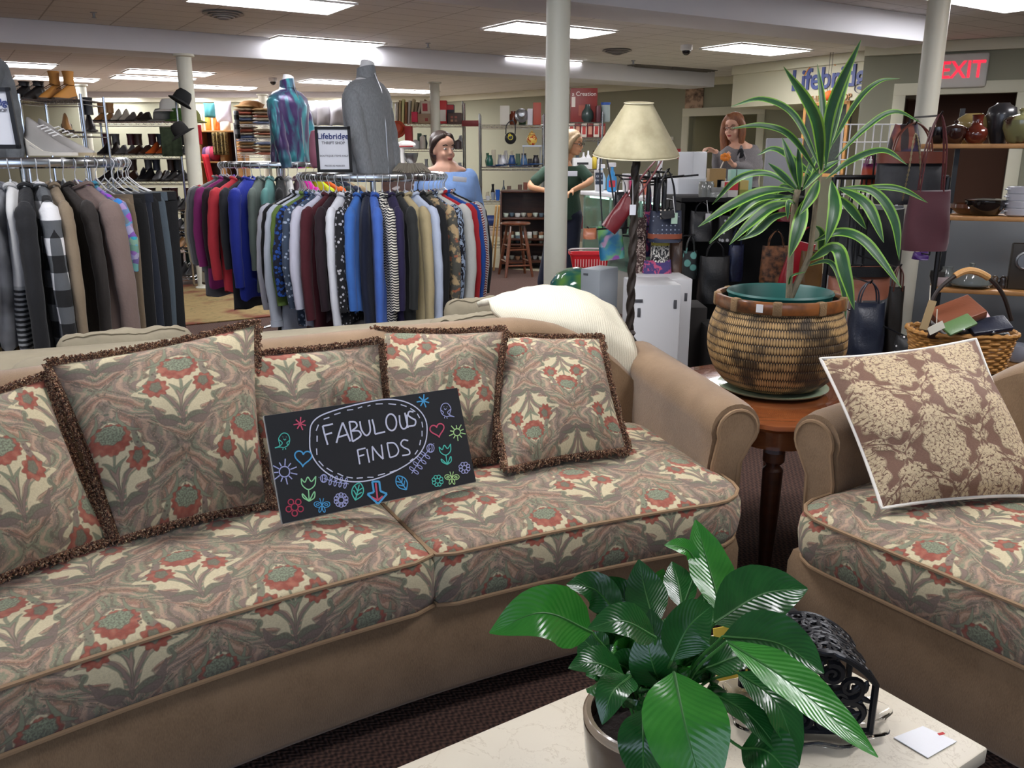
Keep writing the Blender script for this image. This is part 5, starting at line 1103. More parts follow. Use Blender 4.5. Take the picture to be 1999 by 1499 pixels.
# ================================================================ SHELVING
def wire_shelf(label, p0, p1, depth, levels, name='wire_shelf_unit', top=None, nw=26, mat=CHROME, cat='shelf unit'):
    """p0,p1: front left / right foot positions; levels: heights"""
    p0, p1 = V((p0[0], p0[1], 0)), V((p1[0], p1[1], 0)); u = (p1 - p0).normalized(); n = V((-u.y, u.x, 0)); L_ = (p1 - p0).length
    t = thing(name, label, cat, p0 + u * L_ / 2 + n * depth / 2, math.atan2(u.y, u.x)); top = top or max(levels) + .05
    for a in (0, L_):
        for b in (0, depth): q = p0 + u * a + n * b; m = MB(); m.tube([q, q + V((0, 0, top))], .0125, 8); m.build('post', mat, t)
    for z in levels:
        m = MB(); zz_ = V((0, 0, z - .006))
        for dz in (0, -.035):
            for b in (0, depth): m.tube([p0 + n * b + zz_ + V((0, 0, dz)), p1 + n * b + zz_ + V((0, 0, dz))], .004, 5)
            for a in (0, L_): m.tube([p0 + u * a + zz_ + V((0, 0, dz)), p0 + u * a + n * depth + zz_ + V((0, 0, dz))], .004, 5)
        m.tube([p0 + u * (L_ * k / nw) + zz_ + V((0, 0, -.035 * (k % 2))) for k in range(nw + 1)], .0025, 4)
        for k in range(1, nw): m.tube([p0 + u * (L_ * k / nw) + zz_, p0 + u * (L_ * k / nw) + n * depth + zz_], .0028, 4)
        m.build('wire_shelf', mat, t, smooth=60)
    return t, (lambda a, b, z: p0 + u * a + n * b + V((0, 0, z))), L_
def at(x, Y, z): return V((Xat(x, Y, z), Y, z))
def zat(y, Y, x=1000): return P(x, y, Y=Y).z
def lobj(name, label, cat, prof, c, mat, n=24, group=None, sx=1, sy=1, smooth=55): m = MB(); m.lathe(prof, c, n, sx=sx, sy=sy); return tag(m.build(name, mat, smooth=smooth), label, cat, group)
def bobj(name, label, cat, c, d, mat, rz=0, bev=.004, group=None, ry=0, rx=0): m = MB(); m.box((c[0], c[1], c[2] + d[2] / 2), d, rz, bev, rx, ry); return tag(m.build(name, mat), label, cat, group)
def fold(label, c, w, d, h, mat, rz=0, group=None, name='folded_textile', cat='folded cloth', n=None):
    m = MB(); k = 12; rings = []
    for i in range(9):
        a = -1 + 2 * i / 8; e = (1 - abs(a) ** 6) ** .5 if abs(a) < 1 else 0.05; e = max(e, .25)
        rings.append([V((a * w / 2, d / 2 * cos(q) * (1 if abs(cos(q)) < .9 else .98), h / 2 + h / 2 * e * (abs(sin(q)) ** .6) * (1 if sin(q) > 0 else -1) + .002 * sin(i * 2 + q * 3))) for q in [2 * pi * j / 16 for j in range(16)]])
    r3 = MX.Rotation(rz, 4, 'Z'); m.m = MX.Translation(c) @ r3; m.loft(rings); return tag(m.build(name, mat, smooth=70), label, cat, group)
def soft_pillow(label, c, w, h, T_, mat, rz=0, lean=0, roll=0, cat='pillow', name='cushion', group=None):
    rm = Euler((0, roll, rz)).to_matrix(); dx, dz = rm @ V((w / 2, 0, 0)), rm @ V((0, lean, h)); c = V(c)
    return pillow([c - dx + dz, c + dx + dz, c + dx, c - dx], name, label, cat, mat, T_, (c.x % 1, c.z % 1), group, N=12, bow=.06)
def cm(h, r=.6, **k): return M('solid_' + h + str(k.get('coat', '')) + str(r), h, r, **k)
# ---------------- shoe shelves at the left
YS = 9.3; lv = [zat(y, YS, 280) for y in (236, 302, 353, 410, 449, 486, 540)]
sh, SP, SL = wire_shelf('tall chrome wire shelf unit full of shoes and hats beside the left column', (Xat(178, YS, 1), YS), (Xat(362, YS, 1), YS), .42, lv, top=1.95)
SM = {k: M('shoe_' + k, v, .4) for k, v in dict(black='#141316', brown='#3c2317', tan='#a77a4a', grey='#5b5a5c', white='#c9c5ba', orange='#c8571c', wine='#4a1a20', navy='#1f2638').items()}
shoe_proto = {}
def place_shoe(k, loc, rz, label, group, **kw):
    key = (k, tuple(sorted(kw.items())))
    if key not in shoe_proto: shoe_proto[key] = shoe_obj('shoe', label, 'shoe', SM[k], loc, rz, group=group, **kw); return shoe_proto[key]
    return dup(shoe_proto[key], loc, rz, label, group)
rn = random.Random(5); names = ['top', 'second', 'third', 'fourth', 'fifth', 'sixth', 'lowest']
for li, z in enumerate(lv):
    if li == 0: row = ['tan', 'tan', 'white', 'white', 'grey', 'black', 'black']
    elif li == 1: row = ['black', 'white', 'grey', 'black', 'brown', 'orange', 'orange', 'black', 'black', 'brown']
    else: row = [rn.choice(['black', 'black', 'brown', 'grey', 'black', 'wine', 'tan' if li > 4 else 'black']) for _ in range(10)]
    for i, k in enumerate(row):
        if li > 0 and i % 2: k = row[i - 1]
        x = .06 + (SL - .12) * (i + .5) / (len(row) if li else 11); kw = dict(heel=.05 if (i // 2 + li) % 3 == 1 else .02)
        if li == 0 and k == 'tan': kw['boot'] = .1
        place_shoe(k, SP(x, .32, z), R(-90 + rn.uniform(-10, 10)), '%s shoe on the %s shelf of the shoe unit' % (k, names[li]), 'shoes on the %s shelf' % names[li], **kw)
def hat(label, c, mat, r=.1, brim=.16, tilt=0, tilty=0):
    t = thing('hat', label, 'hat', c); rot = Euler((tilt, tilty, 0)).to_matrix(); m = MB()
    m.lathe([(r, 0), (r * 1.02, .02), (r * .95, .07), (r * .7, .11), (.001, .12)], c, 24, rot=rot); m.build('crown', mat, t)
    m = MB(); m.lathe([(r * .9, -.002), (brim, -.02), (brim, -.014), (r * .95, .008)], c, 28, rot=rot); m.build('brim', mat, t); return t
cc = SP(.78, .2, lv[0]); hat('grey cap among the hats on the top of the shoe unit', cc + V((0, 0, .02)), cm('#8b8c8a', .8)); hat('white hat on top of the hat pile at the shoe unit', SP(.86, .2, lv[0] + .12), cm('#e6e6e0', .8))
hat('green leafy print hat on the top shelf of the shoe unit', SP(.98, .15, lv[0] + .02), M('green_print', '#4f7a35', .8, var=.6, vscale=30)); hat('olive cap at the right end of the top shelf', SP(1.08, .2, lv[0] + .01), cm('#7b7f45', .8))
hat('black knit bucket hat hung at the left column, upper one', at(353, 8.9, 1.93), cm('#17181a', .9), .085, .12, -.25, .5); hat('black cap hung at the left column, lower one', at(356, 8.9, 1.62), cm('#1d1c1b', .9), .08, .13, .2, -.5)
cq = P(371, 240, Y=9.2)
for i, (px, z) in enumerate(((356, 1.97), (360, 1.66))): q = at(px, 8.9, z); m = MB(); m.tube([V((cq.x, cq.y - .07, z)), q, q + V((0, -.01, .03))], .006, 6); tag(m.build('hat_hook', BLACKM), 'black hook on the left column holding the %s hanging hat' % ('upper', 'lower')[i], 'hook')
m = MB(); a = SP(.82, -.02, lv[0] - .06); m.grid(lambda u, v: a + V((u * .22, .012 * sin(u * 17) * v, -v * .3)), 14, 10); tag(m.build('camouflage_shirt', M('green_camo', '#3d4a35', .9, var=.9, vscale=22), smooth=80), 'green camouflage cloth hung under the top shelf of the shoe unit', 'shirt').modifiers.new('s', 'SOLIDIFY').thickness = .01
m = MB(); a = SP(1.12, -.02, lv[0] - .04); m.grid(lambda u, v: a + V((u * .14, .012 * sin(u * 17) * v, -v * .2)), 14, 10); tag(m.build('red_scarf', cm('#b01e2e', .8), smooth=80), 'red scarf hung at the right end of the shoe unit', 'scarf').modifiers.new('s', 'SOLIDIFY').thickness = .01
for li, z in enumerate(lv[1:], 1):
        for i in range(11):
            k = rn.choice(['black', 'black', 'brown', 'navy', 'grey', 'wine']); kw = dict(heel=.03, boot=.12) if (i + li) % 3 else dict(heel=.02)
            place_shoe(k, SP(.05 + (SL - .1) * (i + .5) / 11, .40, z), R(-90 + rn.uniform(-14, 14)), '%s shoe at the back of the %s shelf of the shoe unit' % (k, names[li]), 'shoes at the back of the %s shelf' % names[li], L_=.2, **kw)
# boots shelf above the left rack
YB = 7.3; z1 = zat(193, YB, 100); z2 = zat(256, YB, 100)
_, BP, BL_ = wire_shelf('chrome wire shelf unit at the far left with tan boots on top', (Xat(40, YB, 1.8), YB), (Xat(160, YB, 1.8), YB), .4, [z1, z2, 1.0, .5, .12], top=z1 + .04)
for i, x in enumerate((.2, .32)): shoe_obj('ankle_boot', 'tan laced work boot on the far left top shelf, %s of the pair' % ('left', 'right')[i], 'boot', M('tan_nubuck', '#a9722c', .7, var=.15), BP(BL_ - x, .3, z1), R(-100), .26, .03, .12, .11, sole='#3a2a1c', laces='#5a3c1c')
for i, x in enumerate((.46, .58)): shoe_obj('black_shoe', 'black laced shoe left of the tan boots, %s of the pair' % ('right', 'left')[i], 'shoe', SM['black'], BP(BL_ - x, .3, z1), R(-100), .25, .02, .12, .04, laces='#3c3c3c')
for i, x in enumerate((.1, .3)): shoe_obj('ankle_boot', ('black high heeled boot', 'tan low shoe')[i] + ' on the second shelf at the far left', 'boot', (SM['black'], SM['tan'])[i], BP(BL_ - x, .3, z2), R(-60), .25, .06, .1, (.14, 0)[i])
# rubber boots under the rear rack
for i, x in enumerate((372, 384)): a = P(x, 541, z=0); shoe_obj('rubber_boot', 'dark green rubber boot on the floor beside the shoe unit, %s one' % ('left', 'right')[i], 'boot', M('dark_rubber', '#20302c', .35), (a.x, a.y, 0), R(-60), .29, .02, .14, .22)
# ---------------- linens corner
YL = 14.0
def px_box(x0, x1, y0, y1, Y): return Xat(x0, Y, 1.4), Xat(x1, Y, 1.4), zat(y1, Y), zat(y0, Y)
x0, x1, zb_, zt_ = px_box(389, 468, 256, 350, YL); t = thing('cubby_shelf', 'light oak cubby shelf with pillows standing on top, in the linens corner', 'shelf unit', ((x0 + x1) / 2, YL + .2, 0))
for xx in (x0, (x0 + x1) / 2 + .05, x1): m = MB(); m.box((xx, YL + .2, zt_ / 2), (.07 if xx != x0 else .05, .4, zt_), 0, .003); m.build('side_panel', OAK, t)
for z in (.05, .45, .85, 1.3, zt_): m = MB(); m.box(((x0 + x1) / 2, YL + .2, z), (x1 - x0, .4, .025), 0, .003); m.build('shelf_board', OAK, t)
m = MB(); m.box(((x0 + x1) / 2, YL + .39, zt_ / 2), (x1 - x0, .015, zt_)); m.build('back_panel', DKWOOD, t)
PLW = cm('#d8d6dc', .8)
for lab, xa, xb, ya, yb, col in (('white leaf print pillow at the left end', 385, 402, 212, 257, '#c9cbb8'), ('yellow pillow', 402, 414, 226, 257, '#cf9a3c'), ('teal round pillow lying above the yellow one', 402, 424, 200, 230, '#3f8186'), ('bright orange pillow', 417, 430, 224, 257, '#e0702c'),
    ('large lilac white pillow leaning on its corner', 423, 456, 196, 240, '#c4bfca'), ('cream pillow under the lilac one', 430, 452, 234, 259, '#d2cabb')):
    a, b, c, d = px_box(xa, xb, ya, yb, YL + .05); soft_pillow(lab + ' on the oak cubby', ((a + b) / 2, YL + .1 + .02 * (xa % 7), c), b - a, d - c, .05, cm(col, .85), group='pillows on the oak cubby')
for lab, xa, xb, ya, yb, col in (('purple', 396, 404, 271, 300, '#5a3a66'), ('pink', 402, 412, 270, 300, '#b06a86'), ('raspberry', 410, 421, 268, 298, '#b8304c')):
    a, b, c, d = px_box(xa, xb, ya, yb, YL); fold(lab + ' textile bundle inside the oak cubby', ((a + b) / 2, YL + .12, 1.313), b - a, .3, d - c, cm(col, .85), group='bundles in the oak cubby')
for i, xa in enumerate((419, 434)): a, b, c, d = px_box(xa, xa + 15, 258, 302, YL); m = MB(); m.grid(lambda u, v: V((a + (b - a) * u, YL - .04 + .03 * sin(u * 15), d - (d - c) * v)), 12, 6); o = m.build('hanging_curtain', M('leopard_curtain', '#6f5a34', .85, fn=lambda b: mixc(L('#7f6a3c'), L('#31281a'), clamp((.4 - voro(coord(), 40)) * 20))), smooth=80); tag(o, 'brown mottled curtain hung on the oak cubby, %s one' % ('left', 'right')[i], 'curtain').modifiers.new('s', 'SOLIDIFY').thickness = .01
# folded linen stacks on a white shelf
x0, x1, zb_, zt_ = px_box(462, 516, 205, 330, YL - .3); YW = YL - .3
_, WP, WL = wire_shelf('white wire shelf with tall stacks of folded linens', (x0, YW), (x1 + .2, YW), .4, [zat(302, YW), zat(270, YW), zat(242, YW), .5], top=zat(240, YW), mat=WHITEP, nw=14)
cols = ['#c9a878', '#7f8fb4', '#6a7ea8', '#d9cbb4', '#b96a54', '#cfc7b6', '#c9b79a', '#e0dacd', '#2a3350', '#d7c9ae', '#c98f8c', '#b9b0a2', '#d8b8ae', '#a79c8a', '#cbb8a0', '#5a3230']
for s_, (lo, n_) in enumerate(((zat(242, YW), 6), (zat(270, YW), 4), (zat(302, YW), 5))):
    for c_ in range(2):
        z = lo
        for i in range(n_ - c_):
            h = [.045, .05, .04, .06][(i + s_) % 4]; fold('folded %s linen in the stacks on the white wire shelf' % ['tan', 'blue', 'cream', 'rust', 'beige'][(i + s_ + c_) % 5], WP(.14 + .28 * c_, .2, z), .27, .36, h, cm([['#b99462', '#d0b080'], ['#6f80aa', '#7f8fb4'], ['#d9d0bc', '#cfc5ae'], ['#b0604c', '#c07a62'], ['#b8a88e', '#a89880']][(i + s_ + c_) % 5][c_], .85), 0, 'folded linens on the white wire shelf'); z += h
m = MB(); a = at(456, YW, zat(216, YW)); m.grid(lambda u, v: a + V((.08 * u, .01 * sin(u * 9), -.42 * v)), 6, 10); tag(m.build('plaid_blanket', cloth('#8c2028', 'plaid'), smooth=80), 'narrow dark checked blanket hung left of the linen stacks', 'blanket').modifiers.new('s', 'SOLIDIFY').thickness = .01
soft_pillow('brown round cushion lying on top of the linen stacks', at(488, YW + .2, zat(215, YW)), .42, .1, .12, cm('#a87d52', .85), 0, .12)
m = MB(); a = at(394, YL - .06, 1.42); m.grid(lambda u, v: a + V((.1 * u + .07 * v, .02 * sin(u * 8), -.5 * v)), 6, 10); tag(m.build('red_cloth', cm('#d02030', .8), smooth=80), 'bright red cloth hanging behind the left column', 'cloth').modifiers.new('s', 'SOLIDIFY').thickness = .01
# white bedding packs on a high shelf
YH = 15.0; zs = zat(247, YH)
m = MB(); m.box((Xat(640, YH, zs), YH + .2, zs - .012), (1.9, .5, .024), 0, .003); t = thing('long_shelf', 'dark long shelf under the white bedding packs', 'shelf', (Xat(640, YH, zs), YH + .2, 0)); m.build('board', cm('#4a443e'), t)
for k in (-.9, .9): m = MB(); m.box((Xat(640, YH, zs) + k, YH + .2, (zs - .03) / 2), (.05, .4, zs - .03)); m.build('upright', cm('#4a443e'), t)
for i, xa in enumerate((512, 608, 634, 660)): soft_pillow('plump white bedding pack on the long shelf, ' + ('beside the teal jacket', 'left of the row', 'middle of the row', 'touching the grey knit bust')[i], at(xa, YH + .1, zs + .01), .27, .42, .12, PLW, R(20), 0, 0, 'bedding', 'bedding_pack', 'white bedding packs')
# ---------------- housewares shelves, centre back
YC = 12.6
_, CP, CLn = wire_shelf('chrome wire shelf with boxes and games behind the woman in pale blue', (Xat(768, YC, 1.6), YC), (Xat(905, YC, 1.6), YC), .45, [zat(241, YC), zat(290, YC), 1.1, .6, .15], top=zat(198, YC))
rn = random.Random(9)
for i in range(9):
    col = ['#d8d2c2', '#b8a27a', '#e0e0a0', '#9b6a44', '#c9c4b8', '#c8b890', '#8c7a60', '#d0c8b0', '#7a5038'][i]; p = CP(.05 + .045 * i, .2, zat(241, YC)); bobj('book', 'thin %s book leaning in the row at the top of the housewares shelf' % ['white', 'tan', 'yellow', 'brown', 'grey', 'sand', 'umber', 'cream', 'russet'][i], 'book', p, (.03, .2, .30 + .02 * (i % 3)), cm(col, .6), 0, .002, 'books leaning on the housewares shelf', ry=R(-12 + 4 * i if i > 3 else 3))
def carton(label, x0, x1, y0, y1, Y, col, deco=None, rz=0, d=.2, z=None, cat='box', name='product_box', tx=None):
    a, b, c, e = px_box(x0, x1, y0, y1, Y); c = z if z is not None else c; t = thing(name, label, cat, ((a + b) / 2, Y + d / 2, c), rz); m = MB(); m.box(((a + b) / 2, Y + d / 2, (c + e) / 2), (b - a, d, e - c), rz, .003); m.build('carton', cm(col, .5), t)
    if deco:
        for (fx, fz, fw, fh, dc) in deco: m = MB(); m.box((a + (b - a) * fx, Y - .0015, c + (e - c) * fz), ((b - a) * fw, .003, (e - c) * fh)); m.build('printed_panel', cm(dc, .5), t)
    if tx: text(tx[0], tx[1], cm(tx[2]), t, (a + (b - a) * .5, Y - .004, c + (e - c) * tx[3]), Euler((pi / 2, 0, 0)))
    return t
carton('cream box with a red oval apple print on top of the housewares shelf', 825, 844, 197, 222, YC, '#d9cdb8', [(.4, .5, .5, .6, '#b0383c')]); carton('kraft brown box under the apple print box', 818, 846, 222, 241, YC - .02, '#a08468', [(.6, .4, .2, .3, '#8a2c20')])
carton('red and white appliance box behind the column', 858, 874, 196, 241, YC, '#c03030', [(.5, .35, .8, .5, '#d8d2c8')]); carton('black and red box right of the column', 874, 888, 204, 240, YC + .02, '#2c2630', [(.5, .85, .95, .25, '#b02c30')]); carton('dark brown game box with small tiles', 876, 902, 220, 242, YC - .1, '#4a342c', [(.3, .6, .18, .2, '#8a4a38'), (.6, .6, .18, .2, '#8a4a38'), (.3, .3, .18, .2, '#b07a54'), (.6, .3, .18, .2, '#7a5a44')])
carton('flat red box next to the dark game box', 903, 936, 235, 246, YC - .1, '#7c2424'); carton('pink package on the housewares shelf', 806, 817, 218, 238, YC - .05, '#d0284c')
hat('red and copper round tin hung on the housewares shelf', at(776, YC - .02, zat(252, YC)), cm('#b8482c', .5), .09, .12, R(80)); carton('tall red gift bag on the second housewares shelf', 792, 805, 246, 281, YC - .1, '#a81e24', z=zat(290, YC) + .003, name='gift_bag', cat='bag')
for i, (x, col, w_, h_) in enumerate(((812, '#c9cdd0', .12, .1), (826, '#d7d4c8', .08, .16), (862, '#8b8f96', .1, .12), (880, '#c4c0b8', .09, .18), (895, '#57484a', .1, .1))): lobj('kitchen_canister', '%s kitchen canister on the second housewares shelf' % ('silver', 'cream', 'steel', 'ivory', 'plum')[i], 'canister', [(w_ / 2, 0), (w_ / 2, h_), (w_ * .2, h_ + .02), (.001, h_ + .03)], at(x, YC + .15, zat(290, YC)), cm(col, .3), group='canisters')
# stand mixer on a side table
YM = 9.2; zt_ = zat(327, YM); x = Xat(795, YM, 1.3)
t = thing('stand_mixer', 'white stand mixer with red badge between the knit bust and the woman in pale blue', 'mixer', (x, YM, zt_)); MW = cm('#e9e6e2', .2, coat=.5); m = MB()
m.box((x, YM, zt_ + .015), (.17, .22, .03), 0, .012); m.tube([V((x - .05, YM, zt_ + .02)), V((x - .05, YM, zt_ + .12)), V((x - .055, YM, zt_ + .2))], [.04, .03, .035], 14); m.build('stand', MW, t)
m = MB(); m.ell((x, YM, zt_ + .23), (.1, .05, .045), 20, 12); m.build('motor_head', MW, t); m = MB(); m.box((x + .0, YM - .047, zt_ + .215), (.15, .012, .012), 0, .003); m.build('trim_band', cm('#b02a2c', .4), t)
m = MB(); m.lathe([(.03, 0), (.055, .03), (.075, .09), (.078, .12), (.07, .12), (.05, .04), (.001, .02)], (x + .045, YM, zt_ + .03), 24); m.build('bowl', STEEL, t)
m = MB(); m.box((x, YM + .05, zt_ / 2), (.5, .5, zt_ - .002), 0, .01); tag(m.build('storage_cabinet', DKWOOD), 'dark cabinet under the white stand mixer', 'cabinet')
c = at(803, 5.3, RRz + .02); m = MB()
for k in range(90): a = 2 * pi * k / 90; m.tube([c + V((.0, 0, .05)), c + V((.07 * cos(a), .07 * sin(a), .045 + .006 * sin(k * 5))), c + V((.12 * cos(a), .12 * sin(a), -.0 + .008 * sin(k * 3)))], [.004, .008, .004], 4)
tag(m.build('fringed_hat', cm('#8a8274', .9), smooth=60), 'taupe fluffy fringed hat lying on the right side of the centre rack', 'hat')
# ---------------- chrome unit C with blue dishes, bookcase D, stool
YD = 11.4; levC = [zat(243, YD), zat(326, YD), zat(392, YD), zat(443, YD), .25]
_, DP, DLn = wire_shelf('chrome wire shelf unit left of the middle column with blue dishes', (Xat(937, YD, 1.4), YD), (Xat(1062, YD, 1.4), YD), .45, levC, top=zat(222, YD))
rn = random.Random(11)
for i in range(6):
    lobj('dinner_plate', 'dark blue plate in the row on the blue dishes shelf', 'plate', [(.03, 0), (.08, .004), (.1, .015), (.098, .018), (.05, .008), (.001, .006)], DP(.18 + .11 * i, .1 + .06 * (i % 2), levC[1] + .012 * (i % 3)), cm(['#223a6c', '#2c5a94'][i % 2], .2), group='blue dishes')
for i, (a, col, nm) in enumerate(((.12, '#1f5a4c', 'green'), (.3, '#d8d8dc', 'white'), (.42, '#2b4c80', 'cobalt'), (.58, '#4a6a90', 'steel blue'), (.74, '#2c2a30', 'black'))): lobj('pitcher', nm + ' pitcher standing at the back of the blue dishes shelf', 'pitcher', [(.035, 0), (.05, .03), (.045, .09), (.03, .13), (.035, .15), (.028, .15), (.001, .03)], DP(a, .32, levC[1]), cm(col, .25))
for i in range(12):
    col = ['#c9ccd0', '#8f9aa8', '#2858a8', '#d8d8d8', '#a06040', '#b8c0c8'][i % 6]; h = .06 + .04 * (i % 3); lobj('glass_tumbler', ['silver', 'slate', 'blue', 'white', 'copper', 'pale'][i % 6] + ' small cup on the glassware shelf left of the middle column', 'cup', [(.02, 0), (.03, h * .5), (.033, h), (.028, h), (.001, .01)], DP(.1 + .065 * i, .1 + .12 * (i % 2), levC[2]), cm(col, .12, coat=.5), group='glassware')
t = thing('ginger_jar', 'yellow ginger jar with red pattern and domed lid, left of the middle column', 'jar', DP(.7, .2, levC[1] + .0)); c = DP(.68, .12, zat(283, YD)); m = MB(); m.lathe([(.035, 0), (.065, .04), (.07, .08), (.05, .12), (.035, .13), (.001, .13)], c, 24); m.build('body', M('yellow_red_glaze', '#c9a24a', .25, fn=lambda b: mixc(L('#d9b45a'), L('#b03c28'), clamp((noise(coord(), 30, 2) - .52) * 14))), t)
m = MB(); m.lathe([(.045, .13), (.04, .15), (.015, .165), (.012, .18), (.001, .182)], c, 20); m.build('lid', cm('#c8a050', .3), t); m = MB(); m.box((c.x, c.y, c.z - .012), (.25, .2, .022)); t2 = m.build('shelf_board', STEEL); sb = thing('small_shelf', 'small raised shelf under the yellow ginger jar', 'shelf', c - V((0, 0, .02))); t2.parent = sb; t2.location = t2.location - sb.location
for sx in (-.11, .11): m = MB(); zl = levC[1]; m.tube([V((c.x + sx, c.y, zl)), V((c.x + sx, c.y, c.z - .02))], .006, 6); m.build('bracket', STEEL, sb)
c = at(997, YD - .045, zat(270, YD)); t = thing('shoulder_bag', 'black round shoulder bag with yellow emblem hung on the blue dishes unit', 'bag', c); m = MB(); m.ell(c, (.075, .04, .075)); m.build('bag_body', cm('#15161a', .5), t)
m = MB(); m.tube(bez([c + V((-.06, 0, .05)), c + V((-.05, 0, .16)), c + V((.02, 0, .22)), c + V((.06, 0, .16)), c + V((.06, 0, .05))], 6), .007, 6); m.build('strap', cm('#101012', .5), t)
m = MB(); m.tube([c + V((.03 * cos(a) + 0, -.045, .03 * sin(a) + .01)) for a in [2 * pi * k / 16 for k in range(16)]], .004, 5, close=True); m.tube([c + V((.014 * cos(a) - .01, -.045, .014 * sin(a) + .04)) for a in [2 * pi * k / 12 for k in range(12)]], .004, 5, close=True); m.build('emblem', cm('#d8c83a', .5), t)
hat('round grey mesh fan lid on top of the blue dishes unit', at(1019, YD + .1, zat(240, YD) + .1), STEEL, .06, .09, R(80)); carton('white cardboard carton on top of the blue dishes unit', 977, 995, 206, 243, YD + .1, '#cfcabd', z=levC[0]); carton('white plastic jug on top of the unit near the middle column', 1030, 1040, 212, 243, YD + .1, '#d8d8dc', z=levC[0])
carton('orange red box half behind the middle column', 1041, 1056, 200, 229, YD + .05, '#a84a38', z=levC[0])
m = MB(); c = at(950, YD - .0, levC[3]); m.m = MX.Translation(c + V((0, .12, .075))) @ MX.Rotation(pi / 2, 4, 'Y'); m.lathe([(.07, -.11), (.072, -.1), (.072, .1), (.06, .11)], (0, 0, 0), 24); tag(m.build('cylinder_tin', M('blue_tin', '#27407e', .3, var=.3, vscale=20)), 'blue and white cylinder tin lying on the low shelf left of the stool', 'tin')
YE = 10.75; x0, x1, _z, zt_ = px_box(978, 1068, 374, 540, YE); t = thing('bookcase', 'dark wood bookcase packed with glassware behind the stool', 'bookcase', ((x0 + x1) / 2, YE + .18, 0)); m = MB(); m.box(((x0 + x1) / 2, YE + .35, zt_ / 2), (x1 - x0, .015, zt_)); m.build('back_panel', DKWOOD, t)
for xx in (x0, x1): m = MB(); m.box((xx, YE + .18, zt_ / 2), (.025, .36, zt_), 0, .003); m.build('side_panel', DKWOOD, t)
zE = [.1, .38, zat(478, YE), zat(427, YE), zt_]
for z in zE: m = MB(); m.box(((x0 + x1) / 2, YE + .18, z), (x1 - x0, .36, .025), 0, .003); m.build('shelf_board', DKWOOD, t)
for si, z in enumerate(zE[:4]):
    for i in range(7):
        h = .05 + .05 * ((i * 3 + si) % 3) / 2; col = ['#d8d8d4', '#b8bcb0', '#8f6a50', '#c9d4c4', '#5c6c78'][(i + si) % 5]; lobj('glass_dish', '%s dish on the %s shelf of the dark bookcase' % (['white', 'grey green', 'brown', 'pale green', 'slate'][(i + si) % 5], ['lowest', 'low', 'middle', 'upper'][si]), 'dish', [(.02, 0), (.03, .01), (.035, h), (.03, h), (.001, .012)], V((x0 + .06 + .075 * i, YE + .1 + .07 * (i % 2), z + .0125)), cm(col, .15, coat=.5), group='dishes in the dark bookcase')
a = P(1003, 538, z=0); YT = a.y; zs_ = zat(434, YT, 1003); t = thing('bar_stool', 'brown wooden stool with round seat in front of the dark bookcase', 'stool', (a.x, a.y, 0)); SW = wood('stool_wood', '#4f2a18', '#74422a', rough=.3); sxc = Xat(1007, YT, zs_)
m = MB(); m.lathe([(.14, -.03), (.175, -.022), (.18, -.008), (.17, 0), (.001, -.006)], (sxc, YT, zs_), 32); m.build('seat', SW, t)
fe = []
for k in range(4):
    q = R(45 + 90 * k + 15); top = V((sxc + .11 * cos(q), YT + .11 * sin(q), zs_ - .02)); bot = V((sxc + .235 * cos(q), YT + .235 * sin(q), 0)); fe.append((top, bot)); m = MB(); m.tube([top, (top + bot) / 2, bot], [.016, .021, .015], 10); m.build('leg', SW, t)
for k in range(4):
    for f in ((.4, .7) if k % 2 else (.48, .78)): m = MB(); m.tube([fe[k][0].lerp(fe[k][1], f), fe[(k + 1) % 4][0].lerp(fe[(k + 1) % 4][1], f)], .011, 8); m.build('stretcher', SW, t)
for i, (xa, xb) in enumerate(((957, 969), (964, 975))):
    a, b = P(xa, 528, z=.0), at(xb, YT + .25, zat(404, YT)); m = MB(); m.tube([a, b], .03, 4, flat=.4); tag(m.build('pine_plank', PINE, smooth=0), 'pale pine plank leaning left of the stool, %s one' % ('left', 'right')[i], 'plank')
def clutter(fn, z, x0, x1, n, seed, where, dep=.2, hmax=.16, cols=None):
    r_ = random.Random(seed)
    for i in range(n):
        kind = r_.choice(['jar', 'vase', 'mug', 'box', 'bottle', 'tin']); cn, col = r_.choice(cols or [('brown', '#5c4030'), ('black', '#222022'), ('slate', '#4c5660'), ('cream', '#bdb49c'), ('rust', '#7c3e2a'), ('white', '#cfcdc6'), ('green', '#3f5a44'), ('wine', '#5a2228'), ('silver', '#9a9da2')])
        h = r_.uniform(.4, 1) * hmax; p = fn(x0 + (x1 - x0) * (i + .5) / n, dep + r_.uniform(-.05, .05), z); w = min(.07, (x1 - x0) / n * .42); lab = '%s %s among the goods on the %s' % (cn, kind, where); g = 'goods on the ' + where
        if kind in ('box', 'tin'): bobj(kind, lab, kind, p, (w * 1.7, w * 1.6, h), cm(col, .5), r_.uniform(-.2, .2), .003, g)
        else: lobj(kind, lab, kind, {'jar': [(.7, 0), (1, .2), (.95, .75), (.6, .85), (.65, 1), (.001, 1)], 'vase': [(.6, 0), (1, .4), (.5, .75), (.65, 1), (.5, 1), (.001, .9)], 'mug': [(.8, 0), (.95, .1), (1, .6), (.88, .6), (.8, .1), (.001, .1)], 'bottle': [(.7, 0), (.75, .6), (.25, .8), (.25, 1.1), (.001, 1.1)]}[kind] and [(a * w, b * h) for a, b in {'jar': [(.7, 0), (1, .2), (.95, .75), (.6, .85), (.65, 1), (.001, 1)], 'vase': [(.6, 0), (1, .4), (.5, .75), (.65, 1), (.5, 1), (.001, .9)], 'mug': [(.8, 0), (.95, .1), (1, .6), (.88, .6), (.8, .1), (.001, .1)], 'bottle': [(.7, 0), (.75, .6), (.25, .8), (.25, 1.1), (.001, 1.1)]}[kind]], p, cm(col, .25), 16, g)
